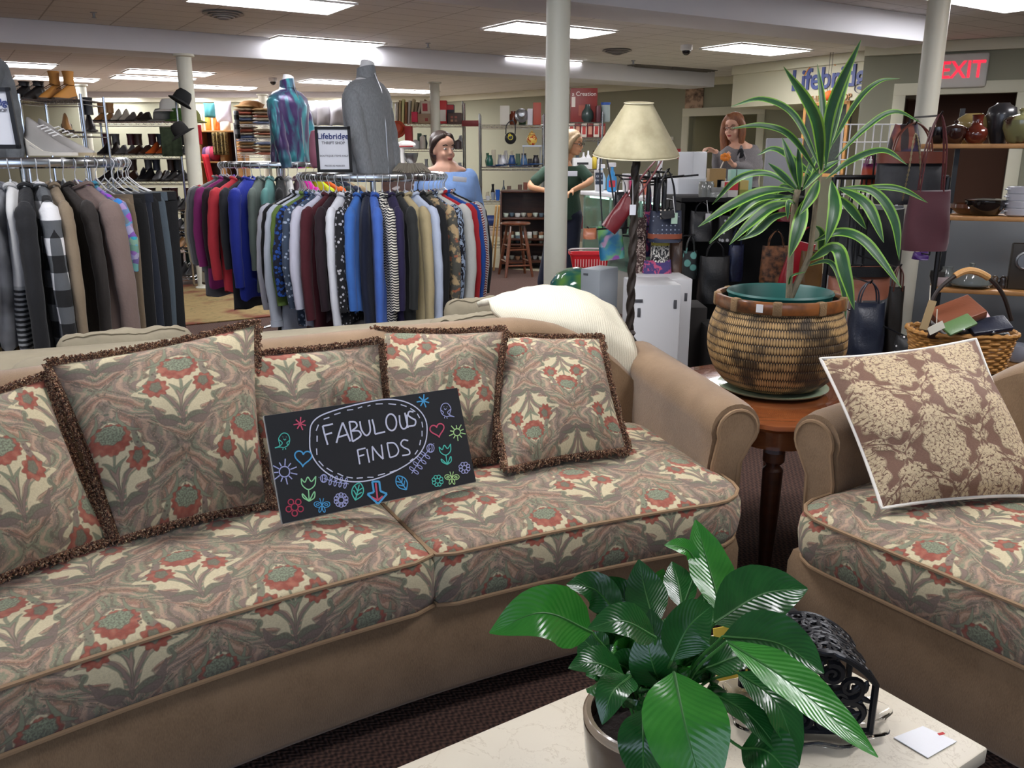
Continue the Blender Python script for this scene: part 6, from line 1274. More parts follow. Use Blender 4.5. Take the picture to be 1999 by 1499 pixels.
clutter(DP, levC[1], .05, DLn - .05, 9, 21, 'blue dishes shelf, back row', .36, .22); clutter(DP, levC[2], .05, DLn - .05, 10, 22, 'glassware shelf, back row', .36, .24); clutter(DP, levC[3], .3, DLn - .02, 6, 23, 'shelf below the glassware', .25, .22); clutter(DP, levC[0], .25, .62, 3, 27, 'top of the blue dishes unit', .33, .2)
clutter(CP, zat(290, YC), .3, CLn - .02, 8, 24, 'second housewares shelf', .36, .24); clutter(CP, 1.1, .1, CLn - .02, 9, 25, 'third housewares shelf', .2, .26); clutter(CP, zat(241, YC), .5, CLn - .1, 4, 28, 'top housewares shelf, back row', .4, .3)
# ---------------- unit right of the column with red boxes
YF = 10.8
levF = [zat(238, YF, 1140), zat(268, YF, 1140), zat(330, YF, 1140), .5]
_, FP, FLn = wire_shelf('chrome wire shelf unit right of the middle column with red boxes', (Xat(1100, YF, 1.6), YF), (Xat(1176, YF, 1.6), YF), .45, levF, top=zat(218, YF, 1140))
carton('large red appliance box with white script, right of the middle column', 1113, 1164, 172, 237, YF + .15, '#7c2620', [(.1, .6, .14, .3, '#cfc4b8'), (.45, .35, .3, .3, '#96442f')], z=levF[0], tx=('a Creation', .07, '#e8e0d8', .83))
lobj('dark_vase', 'dark grey green vase before the large red box', 'vase', [(.04, 0), (.075, .05), (.07, .12), (.035, .17), (.03, .21), (.001, .2)], FP(.3, .1, levF[0]), cm('#34423f', .3)); carton('maroon narrow box right of the dark vase', 1163, 1171, 206, 236, YF, '#4f1f26', z=levF[0])
lobj('water_pitcher', 'pale grey pitcher with blue lid at the right end of the red box shelf', 'pitcher', [(.05, 0), (.06, .02), (.055, .2), (.001, .2)], FP(.52, .1, levF[0]), cm('#8f9a98', .3)); lobj('blue_dish', 'blue dish upside down on the pale grey pitcher', 'dish', [(.055, 0), (.062, .03), (.001, .03)], FP(.52, .1, levF[0] + .201), cm('#3858a0', .4))
for i in range(6): carton(('red' if i % 2 else 'cream') + ' picture box in the row right of the middle column, ' + ('leftmost', 'leftmost', 'middle', 'middle', 'rightmost', 'rightmost')[i], 1110 + 12 * i, 1121 + 12 * i, 241, 266, YF + .02, ['#d0c4b4', '#7a1f1c'][i % 2], [(.5, .5, .6, .6, ['#a8342c', '#c08a70'][i % 2])], d=.12, z=levF[1] + .003)
for i, (xx, col, h) in enumerate(((1130, '#8c8c40', .1), (1139, '#d8d8dc', .2), (1148, '#dcdcdf', .22), (1160, '#d2b83a', .2), (1170, '#c9c9cc', .16))): lobj('bottle', '%s bottle on the third shelf right of the column' % ['olive', 'white tall', 'white taller', 'yellow', 'grey'][i], 'bottle', [(.03, 0), (.034, .02), (.034, h * .65), (.012, h * .8), (.012, h), (.001, h)], at(xx, YF + .12, levF[2]), cm(col, .3))
carton('white slipper box with dark swoosh behind the green shirted woman', 1120, 1157, 308, 328, YF - .1, '#d8d8d8', [(.5, .5, .6, .2, '#202024')], z=levF[2])
clutter(FP, levF[2], .02, FLn - .02, 6, 31, 'third shelf right of the middle column', .34, .26); clutter(FP, .5, .02, FLn - .02, 6, 32, 'low shelf right of the middle column', .2, .26)
# wall things near the counter
def wall_at(px, y, off=.02): s_ = W2s(px); p = W2a + w2u * s_ + w2n * off; return V((p.x, p.y, zat(y, p.y)))
wrz = math.atan2(w2u.y, w2u.x)
m = MB(); c = wall_at(1352, 198, .015); m.box(c, (.34, .02, .46), wrz); tag(m.build('wall_print', M('brown_sepia_print', '#6f5442', .6, fn=lambda b: mixc(L('#b89a80'), L('#2c1810'), clamp(noise(coord(), 7, 3) * 5 - 2.1)))), 'brown sepia print on the wall left above the counter doorway', 'picture')
m = MB(); c = wall_at(1325, 300, .02); m.box(c, (.15, .02, .16), wrz); tag(m.build('red_notice', cm('#c02a34', .5)), 'plain red notice on the wall right of the lampshade', 'notice')
for i, yy in enumerate((270, 283)): m = MB(); c = wall_at(1310, yy, .02); m.box(c, (.11, .01, .05), wrz); tag(m.build('paper_notice', cm('#c9c6b8', .6)), 'small pale paper notice on the wall above the red notice, %s one' % ('upper', 'lower')[i], 'notice')
# soffit with the shop name
a, b = at(1428, 12.7, 2.06), at(1745, 10.5, 2.06); d = b - a; d.z = 0; u = d.normalized(); n = V((-u.y, u.x, 0)); rz_ = math.atan2(u.y, u.x); c = (a + b) / 2 + n * .75
m = MB(); m.box((c.x, c.y, (2.06 + CEIL) / 2), (d.length, 1.5, CEIL - 2.06), rz_); struct('soffit', m, M('cream_soffit', '#c2bea6', .7), smooth=0)
m = MB(); m.box(((a + b) / 2 - n * .02 + V((0, 0, CEIL - .06 - a.z)) * 1), (d.length, .05, .12), rz_, .01); struct('trim_3', m, TRIMW)
def on_soff(px, y): 
    best = min((abs(Xat(px, (a + u * k * .02).y, 2.3) - (a + u * k * .02).x), k * .02) for k in range(0, 170))[1]; p = a + u * best; return V((p.x, p.y, zat(y, p.y))) - n * .012
t = thing('shop_name_sign', 'blue Lifebridge lettering with an orange arc on the cream wall above the counter', 'sign', on_soff(1600, 160)); e = Euler((pi / 2, 0, rz_))
text('Lifebridge', .36, cm('#4a5486', .5), t, on_soff(1547, 160), e, align='LEFT', ext=.01, bold=.006, sx=.9); text('THRIFT SHOP', .11, cm('#a87a4a', .5), t, on_soff(1622, 192), e, ext=.005)
m = MB(); p0 = on_soff(1572, 150); m.tube([p0 + u * (.3 * cos(R(k)) + .25) + V((0, 0, .3 * sin(R(k)) - .12)) for k in range(160, 40, -8)], .008, 5); m.build('orange_arc', cm('#d08a4a', .5), t)
for i, (x, y, r_) in enumerate(((1645, 188, .07), (1640, 224, .05))):
    c = on_soff(x, y) - n * .2; m = MB(); m.ell(c, (r_, r_, r_ * .9), 14, 8); t = thing('paper_pumpkin', 'orange paper pumpkin hung beside the dracaena top, %s one' % ('upper', 'lower')[i], 'decoration', c); m.build('globe', cm('#e06020', .7), t); m = MB(); m.tube([c, V((c.x, c.y, CEIL))], .003, 4); m.build('string', cm('#3c3c3c'), t)
# chalk menu board
c = at(1608, 11.3, 1.6); t = thing('menu_board', 'dark chalk board with orange wooden frame behind the dracaena', 'board', c); m = MB(); m.box(c, (.62, .02, .85), rz_); m.build('slate', M('green_black_slate', '#2c3430', .6, var=.6, vscale=35), t)
m = MB()
for sx, sz, w_, h_ in ((0, .44, .7, .04), (0, -.44, .7, .04), (-.33, 0, .04, .92), (.33, 0, .04, .92)): q = c + V((sx * cos(rz_), sx * sin(rz_) - .01, sz)); m.box(q, (w_, .03, h_), rz_)
m.build('frame', OAK, t)
# exit sign
def w3_at(px, y, off=.05): s_ = W3s(px); n_ = V((w3u.y, -w3u.x, 0)); p = W3a + w3u * s_ + n_ * off; return V((p.x, p.y, zat(y, p.y)))
c = w3_at(1862, 138, .05); r3 = math.atan2(w3u.y, w3u.x); t = thing('exit_sign', 'white exit sign with red EXIT letters above the right doorway', 'sign', c); m = MB(); m.box(c, (.5, .07, .36), r3, .03); m.build('housing', cm('#c9c6c0', .4), t)
n3_ = V((w3u.y, -w3u.x, 0)); text('EXIT', .25, M('exit_red', '#e01830', .4, em='#ff1840', es=.7), t, c + n3_ * .04, Euler((pi / 2, 0, r3)), bold=.004, sx=.86)
# ================================================================ PEOPLE
def blob(name, mat, parent, tubes=(), ells=(), vox=.009, label=None, smooth=4, extra=None):
    m = MB()
    for pts, rad, *fl in tubes:
        pts = [V(p) for p in pts]; q = bez(pts, 5) if len(pts) > 2 else pts
        if isinstance(rad, (list, tuple)):
            rr = []
            for i in range(len(q)): f = i / (len(q) - 1) * (len(rad) - 1); a = int(f); b = min(a + 1, len(rad) - 1); rr.append(rad[a] + (rad[b] - rad[a]) * (f - a))
        else: rr = rad
        m.tube(q, rr, 14, flat=fl[0] if fl else 1, up=fl[1] if len(fl) > 1 else None)
        for e, r_ in ((q[0], rr[0] if isinstance(rr, list) else rr), (q[-1], rr[-1] if isinstance(rr, list) else rr)): m.ell(e, (r_ * .97,) * 3, 10, 8) if not fl else None
    for c, r, *ro in ells: m.ell(c, r, 18, 12, ro[0] if ro else None)
    if extra: extra(m)
    o = m.build(name, mat, parent, smooth=180, label=label)
    md = o.modifiers.new('join', 'REMESH'); md.mode = 'VOXEL'; md.voxel_size = vox; md.use_smooth_shade = True
    if smooth: s = o.modifiers.new('soft', 'SMOOTH'); s.iterations = smooth; s.factor = .6
    return o
SKIN = M('skin', '#cf9f86', .5, spec=.35, var=.06, vscale=30); SKIN2 = M('skin_tanned', '#c8946f', .5, spec=.35)
def head_parts(c, f, tilt=0, s=1.0):
    """ellipsoids for a head centred at c, looking along f (unit, horizontal)"""
    f = V(f).normalized(); r = V((f.y, -f.x, 0)); up = V((0, 0, 1)); rz = math.atan2(f.y, f.x); rot = Euler((0, tilt, rz)).to_matrix(); L3 = lambda x, y, z: V(c) + rot @ V((x * s, y * s, z * s))
    e = [(L3(-.012, 0, .03), (.092 * s, .074 * s, .085 * s), rot), (L3(.012, 0, -.03), (.068 * s, .058 * s, .08 * s), rot), (L3(.035, 0, -.085), (.036 * s, .034 * s, .024 * s), rot), (L3(.03, 0, .045), (.055 * s, .06 * s, .045 * s), rot),
         (L3(-.005, .074, -.01), (.018 * s, .008 * s, .03 * s), rot), (L3(-.005, -.074, -.01), (.018 * s, .008 * s, .03 * s), rot), (L3(.055, .032, -.035), (.025 * s, .022 * s, .024 * s), rot), (L3(.055, -.032, -.035), (.025 * s, .022 * s, .024 * s), rot), (L3(.092, 0, -.027), (.014 * s, .014 * s, .011 * s), rot), (L3(.075, 0, -.062), (.014 * s, .022 * s, .009 * s), rot)]
    t = [([L3(.072, 0, .018), L3(.085, 0, -.005), L3(.094, 0, -.026)], [.008 * s, .01 * s, .012 * s])]
    return e, t, L3, rot
def face(t, L3, rot, s=1, glasses=None, lip='#9c4f4a', brow='#3a2a22', closed=False, frame='#5a2a18'):
    for k in (-1, 1):
        m = MB(); m.ell(L3(.069, .031 * k, .004), (.009 * s, .013 * s, .0075 * s), 12, 8, rot); o = m.build('eye', cm('#e6dfd8', .3), t)
        m = MB(); m.ell(L3(.0765, .031 * k, .004), (.003 * s, .0055 * s, .0055 * s), 10, 6, rot); m.build('iris', cm('#3a2a1e', .2), o)
        m = MB(); m.tube([L3(.074, .014 * k, .026), L3(.079, .032 * k, .031), L3(.068, .05 * k, .026)], .0035 * s, 6); m.build('eyebrow', cm(brow, .8), t)
    m = MB(); m.ell(L3(.083, 0, -.06), (.008 * s, .022 * s, .0045 * s), 12, 6, rot); m.ell(L3(.081, 0, -.068), (.008 * s, .018 * s, .005 * s), 12, 6, rot); m.build('mouth', cm(lip, .45), t)
    if glasses:
        m = MB()
        for k in (-1, 1):
            m.tube([L3(.09, .032 * k + .024 * cos(a), .003 + .017 * sin(a)) for a in [2 * pi * j / 18 for j in range(18)]], .0028 * s, 6, close=True); m.tube([L3(.088, .056 * k, .006), L3(.03, .078 * k, .006), L3(-.01, .08 * k, .0)], .0028 * s, 6)
        m.tube([L3(.092, -.009, .006), L3(.092, .009, .006)], .0025 * s, 6); m.build('glasses', cm(frame, .3), t)
def hand_tubes(w, d, n, s=1.0, curl=.4, side=1, r=.0085):
    """wrist w, pointing d, palm normal n (fingers curl towards n); thumb on side"""
    d, n = V(d).normalized(), V(n).normalized(); n = (n - d * n.dot(d)).normalized(); b = d.cross(n) * side; w = V(w); T_ = []
    pc_ = w + d * .045 * s; pal = [(w, w + d * .045 * s, w + d * .08 * s)]
    for k, (off, l) in enumerate(((-.027, .062), (-.009, .074), (.009, .07), (.027, .055))):
        base = w + d * (.082 - .004 * abs(k - 1)) * s + b * off * s; c1, c2 = curl, curl * 2.1; l *= s
        p1 = base + (d * cos(c1) + n * sin(c1)) * l * .45; p2 = p1 + (d * cos(c2) + n * sin(c2)) * l * .3; p3 = p2 + (d * cos(c2 * 1.3) + n * sin(c2 * 1.3)) * l * .25
        T_.append(([w + d * .03 * s + b * off * .7 * s, base, p1, p2, p3], [.012 * s, r * 1.1 * s, r * s, r * .95 * s, r * .75 * s]))
    th = w + d * .025 * s - b * .025 * s; T_.append(([w + d * .01 * s, th, th + (d * .6 - b * .6 + n * .35) * .035 * s, th + (d * 1.0 - b * .55 + n * .7) * .05 * s], [.015 * s, .013 * s, .0105 * s, .008 * s]))
    E_ = [(w + d * .05 * s, (.04 * s, .036 * s, .014 * s), MX((d, b, n)).transposed() if True else None)]
    return T_, E_
def torso(sh, hip, sw, hw, dp, bust=0, r_=None, f=(0, -1, 0)):
    """clothing/torso rings from shoulder line to hips"""
    f = V(f).normalized(); r = V((-f.y, f.x, 0)); out = []
    sh, hip = V(sh), V(hip); H = sh - hip
    for k, ww, dd, fo in ((1.03, .35, .6, 0), (1.0, .78, .75, 0), (.93, 1.0, .9, 0), (.8, .97, 1.05, .01 + bust * .5), (.62, .93, 1.12, .01 + bust), (.42, .86, 1.0, .0), (.2, .97, 1.05, 0), (0, 1.05, 1.1, 0), (-.12, 1.08, 1.1, 0)):
        w_ = (sw * max(0, k) + hw * (1 - max(0, k))) / 2 * ww; c = hip + H * k + f * fo; out.append([c + r * (w_ * cos(a)) + f * (-dp / 2 * dd * sin(a)) for a in [2 * pi * j / 24 for j in range(24)]])
    return out
# --- woman in pale blue
Yw = 6.45; base = (Xat(870, Yw, .8), Yw, 0); t = thing('person', 'person in a pale blue boat neck top with white name label behind the centre rack', 'person', base)
hc = P(866, 292, Y=Yw); fdir = V((.62, -.78, 0)); he, ht, L3, rot = head_parts(hc, fdir, 0, 1.05); shc = P(872, 332, Y=Yw); hipc = V((shc.x + .01, Yw, shc.z - .5)); bd = V((.25, -.97, 0)); rr = V((.97, .25, 0))
sL, sR = shc - rr * .165 - V((0, 0, .055)), shc + rr * .165 - V((0, 0, .055)); eL, eR = sL + V((-.05, -.0, -.30)), sR + V((.07, .0, -.28)); wL, wR = eL + V((.04, -.14, -.17)), eR + V((.03, -.06, -.22))
hT, hE = [], []
for w, e_, sd in ((wL, eL, 1), (wR, eR, -1)): a_, b_ = hand_tubes(w, w - e_, (0, -1, 0), 1, .3, sd); hT += a_; hE += b_
legs = [([hipc + rr * .09 * k, V((hipc.x + rr.x * .1 * k, Yw, hipc.z * .52)), V((hipc.x + rr.x * .1 * k, Yw + .02, .1))], [.085, .06, .042]) for k in (-1, 1)]
blob('body', SKIN, t, ht + [([hc - V((.01, -.02, .07)), shc + V((0, 0, .02))], [.052, .062]), ([sL, eL, wL], [.045, .036, .026]), ([sR, eR, wR], [.045, .036, .026]), ([shc - V((0, 0, .02)), hipc], [.11, .12])] + hT + legs, he + hE + [(shc + V((0, 0, -.0)), (.15, .08, .04))], .008)
face(t, L3, rot, 1.05, brow='#2a1c18')
ts = torso(shc - V((0, 0, .01)), hipc, .44, .44, .29, .045, f=bd)
TOPM = cloth('#86a9e0')
blob('top', TOPM, t, [([sL + V((0, 0, -.0)), eL, wL + (eL - wL) * .1], [.072, .058, .042]), ([sR, eR, wR + (eR - wR) * .1], [.072, .06, .044])], [], .012, extra=lambda m: m.loft(ts[1:]))
m = MB(); c = P(898, 350, Y=Yw - .235); m.box(c, (.1, .004, .035), .25, .002, ry=.1); m.build('name_label', PAPER, t)
HAIRD = M('dark_hair', '#231815', .45, fn=lambda b: mixc(L('#120c0b'), L('#4a342a'), noise(mapv(coord(), (1, 1, .15)), 180, 2)))
blob('hair', HAIRD, t, [([L3(-.02, 0, .085), L3(-.08, 0, .04), L3(-.1, 0, -.04), L3(-.085, 0, -.10)], [.05, .06, .045, .03]), ([L3(.045, .03, .095), L3(.0, .075, .05), L3(-.03, .08, -.02)], [.02, .022, .016]), ([L3(.045, -.03, .095), L3(.0, -.075, .05), L3(-.03, -.08, -.02)], [.02, .022, .016])], [(L3(-.03, 0, .055), (.095, .085, .082), rot), (L3(-.055, 0, -.01), (.07, .077, .08), rot)], .008)
blob('trousers', cloth('#1c2030'), t, [([hipc + rr * .09 * k, V((hipc.x + rr.x * .1 * k, Yw, hipc.z * .5)), V((hipc.x + rr.x * .1 * k, Yw + .02, .06))], [.105, .085, .07]) for k in (-1, 1)], [(hipc, (.2, .14, .1))], .014)
for k in (-1, 1): m = MB(); c = V((hipc.x + rr.x * .1 * k, Yw, 0)); m.m = MX.Translation(c) @ MX.Rotation(math.atan2(bd.y, bd.x), 4, 'Z') @ MX.Translation((-.07, 0, 0)); shoe(m, .25, .09, .02, .08); m.build('shoe', SM['black'], t, smooth=60)
# --- woman in green leaning on the counter
Yg = 8.9; hc = P(1121, 281, Y=Yg - .05); shc = P(1100, 322, Y=Yg); hipc = V((shc.x + .02, Yg + .12, shc.z - .50)); t = thing('person', 'person in dark green polo shirt and glasses, half hidden by the middle column', 'person', (hipc.x, Yg, 0)); fd = V((.88, -.47, 0))
he, ht, L3, rot = head_parts(hc, fd, .1, 1.0); bd = V((.3, -.95, 0)); rr = V((.95, .3, 0)); sL, sR = P(1068, 334, Y=Yg), P(1135, 332, Y=Yg); eL, eR = P(1036, 362, Y=Yg - .1), P(1153, 352, Y=Yg - .12); wL, wR = P(1066, 372, Y=Yg - .3), P(1118, 372, Y=Yg - .32)
hT, hE = [], []
for w, e_, sd in ((wL, eL, 1), (wR, eR, -1)): a_, b_ = hand_tubes(w, w - e_, (0, -.3, -1), .95, .5, sd); hT += a_; hE += b_
def legpts(k, g=0): return [V((hipc.x + .1 * k, hipc.y, hipc.z)), V((hipc.x + .11 * k - .02, Yg + .08, .48)), V((hipc.x + (.1 * k if k > 0 else -.26 * .8), Yg + .1, .09))]
blob('body', SKIN2, t, ht + [([hc - V((.02, -.03, .07)), shc + V((0, .02, .02))], [.048, .056]), ([sL, eL, wL], [.04, .036, .024]), ([sR, eR, wR], [.04, .036, .024]), ([shc - V((0, 0, .03)), hipc], [.1, .11])] + hT + [(legpts(k), [.08, .055, .04]) for k in (-1, 1)], he + hE, .008)
face(t, L3, rot, 1, glasses=1, frame='#141416', brow='#7a5f48'); ts = torso(shc - V((0, 0, .01)), hipc, .41, .38, .25, .03, f=bd)
blob('polo_shirt', cloth('#2f4a3a'), t, [([sL, sL.lerp(eL, .72)], [.062, .058]), ([sR, sR.lerp(eR, .72)], [.062, .058])], [], .012, extra=lambda m: m.loft(ts[1:]))
m = MB(); m.tube([shc + V((.055 * cos(a), .05 * sin(a) - .01, .02 - .02 * sin(a))) for a in [2 * pi * k / 16 for k in range(16)]], .012, 6, close=True); m.build('collar', cloth('#2f4a3a'), t)
m = MB(); c = P(1118, 339, Y=Yg - .19); m.box(c, (.1, .004, .05), .1, .002); m.build('name_label', PAPER, t)
HAIRB = M('dark_blond_hair', '#8f7654', .5, fn=lambda b: mixc(L('#6f5638'), L('#bba27c'), noise(mapv(coord(), (1, 1, .15)), 180, 2)))
blob('hair', HAIRB, t, [([L3(-.04, .06, .03), L3(-.06, .08, -.05), L3(-.05, .07, -.12)], [.035, .04, .03]), ([L3(-.04, -.06, .03), L3(-.05, -.085, -.05), L3(-.04, -.075, -.13)], [.035, .042, .03]), ([L3(.05, -.03, .09), L3(.02, -.075, .04), L3(-.01, -.085, -.04)], [.02, .026, .025])], [(L3(-.03, 0, .06), (.1, .088, .085), rot), (L3(-.06, 0, -.02), (.07, .082, .1), rot)], .009)
blob('trousers', cloth('#141a30'), t, [(legpts(k), [.1, .082, .07]) for k in (-1, 1)], [(hipc, (.19, .13, .1))], .014)
for k in (-1, 1): m = MB(); c = legpts(k)[2]; m.m = MX.Translation((c.x, c.y, 0)) @ MX.Rotation(R(-115 if k < 0 else -60), 4, 'Z') @ MX.Translation((-.08, 0, 0)); shoe(m, .26, .095, .03, .09); m.build('shoe', M('grey_blue_trainer', '#46545e', .6), t, smooth=60)
# --- woman in grey jacket behind the till
Yj = 7.9; hc = P(1432, 250, Y=Yj); shc = P(1446, 287, Y=Yj); hipc = V((shc.x + .03, Yj + .03, shc.z - .5)); t = thing('person', 'person with long auburn hair, glasses and grey jacket behind the till, holding an orange flower', 'person', (hipc.x, Yj, 0)); fd = V((-.62, -.78, 0))
he, ht, L3, rot = head_parts(hc, fd, .06, .98); bd = V((-.25, -.97, 0)); rr = V((.97, -.25, 0)); sL, sR = P(1424, 296, Y=Yj), P(1470, 294, Y=Yj); eL, eR = P(1402, 326, Y=Yj - .05), P(1478, 328, Y=Yj - .05); wL, wR = P(1398, 296, Y=Yj - .2), P(1432, 322, Y=Yj - .25)
hT, hE = [], []
for w, d_, n_, sd in ((wL, (-.8, -.1, .35), (0, -.2, -1), 1), (wR, (-.7, -.1, .7), (-.5, 0, .9), -1)): a_, b_ = hand_tubes(w, d_, n_, .95, .6, sd); hT += a_; hE += b_
blob('body', SKIN, t, ht + [([hc - V((-.01, -.02, .07)), shc + V((0, 0, .01))], [.046, .054]), ([sL, eL, wL], [.038, .033, .024]), ([sR, eR, wR], [.038, .033, .024]), ([shc - V((0, 0, .03)), hipc], [.095, .1])] + hT + [([hipc + rr * .09 * k, V((hipc.x + .1 * k, Yj, .5)), V((hipc.x + .1 * k, Yj, .08))], [.08, .055, .04]) for k in (-1, 1)], he + hE + [(shc, (.12, .07, .04))], .008)
face(t, L3, rot, .98, glasses=1, frame='#5a2c18', brow='#5a3624', lip='#b0504c'); ts = torso(shc - V((0, 0, .015)), hipc, .39, .37, .24, .03, f=bd)
blob('jacket', M('grey_tweed', '#757072', .85, fn=lambda b: mixc(L('#5f5b5d'), L('#8f8a8a'), noise(coord(), 150, 2)), bump=.3), t, [([sL, eL, wL.lerp(eL, .12)], [.058, .05, .036]), ([sR, eR, wR.lerp(eR, .12)], [.058, .05, .036])], [], .011, extra=lambda m: m.loft(ts[1:]))
m = MB(); q = [shc + V((-.02, -.1, .01)), shc + V((-.05, -.125, -.1)), shc + V((-.03, -.15, -.22)), shc + V((.02, -.14, -.1)), shc + V((.03, -.1, .01))]; m.tube(q[:3], [.02, .024, .012], 8, flat=.4); m.tube(q[:1] + q[3:4] + q[2:3], .012, 6, flat=.4); m.build('lapel', M('grey_tweed'), t)
m = MB(); c = shc + V((-.025, -.118, -.06)); m.ell(c, (.03, .02, .05)); m.build('black_top', cloth('#121216'), t)
HAIRA = M('auburn_hair', '#6b3a24', .45, fn=lambda b: mixc(L('#48261a'), L('#a5683f'), noise(mapv(coord(), (1, 1, .12)), 160, 2)))
blob('hair', HAIRA, t, [([L3(.03, .035, .1), L3(-.0, .08, .04), L3(.0, .088, -.06), L3(.0, .075, -.2)], [.03, .034, .034, .02]), ([L3(.03, -.035, .1), L3(-.0, -.08, .04), L3(-.0, -.088, -.06), L3(-.0, -.08, -.2), L3(.01, -.07, -.26)], [.03, .036, .04, .034, .015]), ([L3(-.05, 0, .05), L3(-.08, 0, -.08), L3(-.06, 0, -.2)], [.08, .07, .05])], [(L3(-.025, 0, .06), (.095, .085, .082), rot)], .009)
blob('trousers', cloth('#17171c'), t, [([hipc + rr * .09 * k, V((hipc.x + .1 * k, Yj, .5)), V((hipc.x + .1 * k, Yj, .06))], [.1, .08, .065]) for k in (-1, 1)], [(hipc, (.18, .12, .1))], .016)
c = P(1416, 309, Y=Yj - .31); t2 = thing('paper_flower', 'orange paper flower held by the person in the grey jacket', 'flower', c); m = MB()
for k in range(7): a = 2 * pi * k / 7; m.ell(c + V((.028 * cos(a), -.01, .02 * sin(a) + .01)), (.02, .012, .018), 8, 6)
m.build('petals', cm('#e8872c', .6), t2); m = MB(); m.tube([c, P(1407, 328, Y=Yj - .3)], .006, 6); m.build('stalk', cm('#d8d0c0', .6), t2)
# ================================================================ COUNTER
ca, cb = P(1137, 372, z=1.07), P(1345, 392, z=1.07); u = (cb - ca).normalized(); ext = -.2; cb2 = cb + u * ext; n = V((-u.y, u.x, 0))
if n.x < 0: n = -n
L_ = (cb2 - ca).length; rz_ = math.atan2(u.y, u.x); mid = (ca + cb2) / 2 + n * .28
t = thing('display_counter', 'glass fronted shop counter with white top and lit interior, behind the handbags', 'counter', (mid.x, mid.y, 0)); m = MB(); m.box((mid.x, mid.y, 1.05), (L_, .6, .04), rz_, .006); m.build('countertop', cm('#e2e4e6', .35), t)
m = MB(); m.box((mid.x, mid.y, .2), (L_ - .04, .52, .4), rz_, .004); m.build('plinth', cm('#8f8d88', .6), t)
m = MB(); q = mid - n * .27; m.box((q.x, q.y, .715), (L_ - .04, .008, .63), rz_); m.build('glass_front', M('counter_glass', '#bfe0d4', .05, tr=.92, spec=.5), t, smooth=0)
m = MB(); m.box((ca.x + n.x * .28 + u.x * .03, ca.y + n.y * .28 + u.y * .03, .715), (.008, .52, .63), rz_); m.build('glass_end', M('counter_glass'), t, smooth=0)
for k in range(4): q = ca + u * (.02 + (L_ - .04) * k / 3) + n * .02; m = MB(); m.box((q.x, q.y, .715), (.02, .02, .63), rz_); m.build('upright', cm('#aab4b0', .4), t)
m = MB(); m.box((mid.x, mid.y, .72), (L_ - .06, .4, .012), rz_); m.build('inner_shelf', cm('#a8c4bc', .2), t); m = MB(); q = mid + n * .27; m.box((q.x, q.y, .715), (L_ - .04, .01, .63), rz_); m.build('back_panel', cm('#7f9690', .6), t)
m = MB(); q = mid - n * .2; m.box((q.x, q.y, 1.015), (L_ - .1, .03, .02), rz_); m.build('strip_light', M('case_light', '#ffffff', em='#e8fff8', es=4), t)
rn = random.Random(4)
for i in range(9): q = ca + u * (.12 + (L_ - .24) / 8 * i) + n * .2; bobj('trinket_box', '%s small trinket box inside the glass counter' % ('white', 'slate', 'gold', 'teal')[i % 4], 'trinket', (q.x, q.y, .401 if i % 2 else .727), (.08, .08, .05 + .03 * (i % 3)), cm(['#d8dcdc', '#4c5c64', '#a08a4c', '#3c7a74'][i % 4], .4), rz_, group='trinkets in the counter')
def oc(px, zoff=0, dn=.12):     # on the counter top under pixel column px
    b_ = min((abs(Xat(px, (ca + u * k * .02 + n * dn).y, 1.1) - (ca + u * k * .02 + n * dn).x), k * .02) for k in range(int(L_ / .02)))[1]; p = ca + u * b_ + n * dn; return V((p.x, p.y, 1.071 + zoff))
def spray(label, px, col, lab, h=.24, dn=.12, trigger=True):
    c = oc(px, 0, dn); t = thing('spray_bottle', label, 'bottle', c); m = MB(); m.lathe([(.03, 0), (.045, .01), (.047, h * .45), (.03, h * .62), (.014, h * .74), (.014, h * .85), (.001, h * .85)], c, 20, sx=1, sy=.6); m.build('bottle_body', cm(col, .2, coat=.4), t)
    m = MB(); m.box(c + V((0, 0, h * .92)), (.07, .03, .04), 0, .008); m.box(c + V((-.03, 0, h * .86)), (.015, .02, .05), 0, .004, ry=.4); m.build('trigger_head', cm('#e8e8ea', .4), t)
    if lab: m = MB(); m.box(c + V((0, -.03, h * .28)), (.06, .004, .06), 0, .001); m.build('bottle_label', cm(lab, .5), t)
spray('pale blue cleaner bottle on the counter behind the small chalk card', 1164, '#a8cfe8', None, .25, .2); spray('bright blue glass cleaner bottle with red and blue label on the counter', 1195, '#3f9bdc', '#c8404c', .27)
c = oc(1170, 0, .06); t = thing('counter_card', 'small dark card reading Gift Cards on the counter beside the blue cleaner bottle', 'sign', c); m = MB(); m.box(c + V((0, 0, .1)), (.085, .012, .2), .25, .002, rx=-.12); m.build('card', cm('#e6e2dc', .5), t); m = MB(); m.box(c + V((0, -.008, .12)), (.075, .004, .11), .25, 0, rx=-.12); m.build('dark_panel', cm('#39424e', .6), t)
text('GIFT', .03, WHITEP, t, c + V((0, -.013, .14)), Euler((pi / 2 - .12, 0, .25))); text('CARDS', .024, WHITEP, t, c + V((0, -.016, .105)), Euler((pi / 2 - .12, 0, .25)))
for i, px in enumerate((1222, 1236, 1249, 1262, 1275)):
    col = ['#e2e0dc', '#c84a78', '#dcdcdc', '#e0836a', '#e8e4e0'][i]; c = oc(px, 0, .1 + .05 * (i % 2)); t = thing('tumbler', '%s tumbler in the row on the counter behind the red bag straps' % ('white and orange', 'clear pink', 'clear', 'orange', 'white and coral')[i], 'cup', c); m = MB(); m.lathe([(.025, 0), (.035, .16), (.03, .16), (.001, .02)], c, 16); m.build('cup_body', cm(col, .3), t); m = MB(); m.lathe([(.037, .16), (.035, .175), (.001, .175)], c, 16); m.build('cup_lid', cm('#e8e8ea', .3), t)
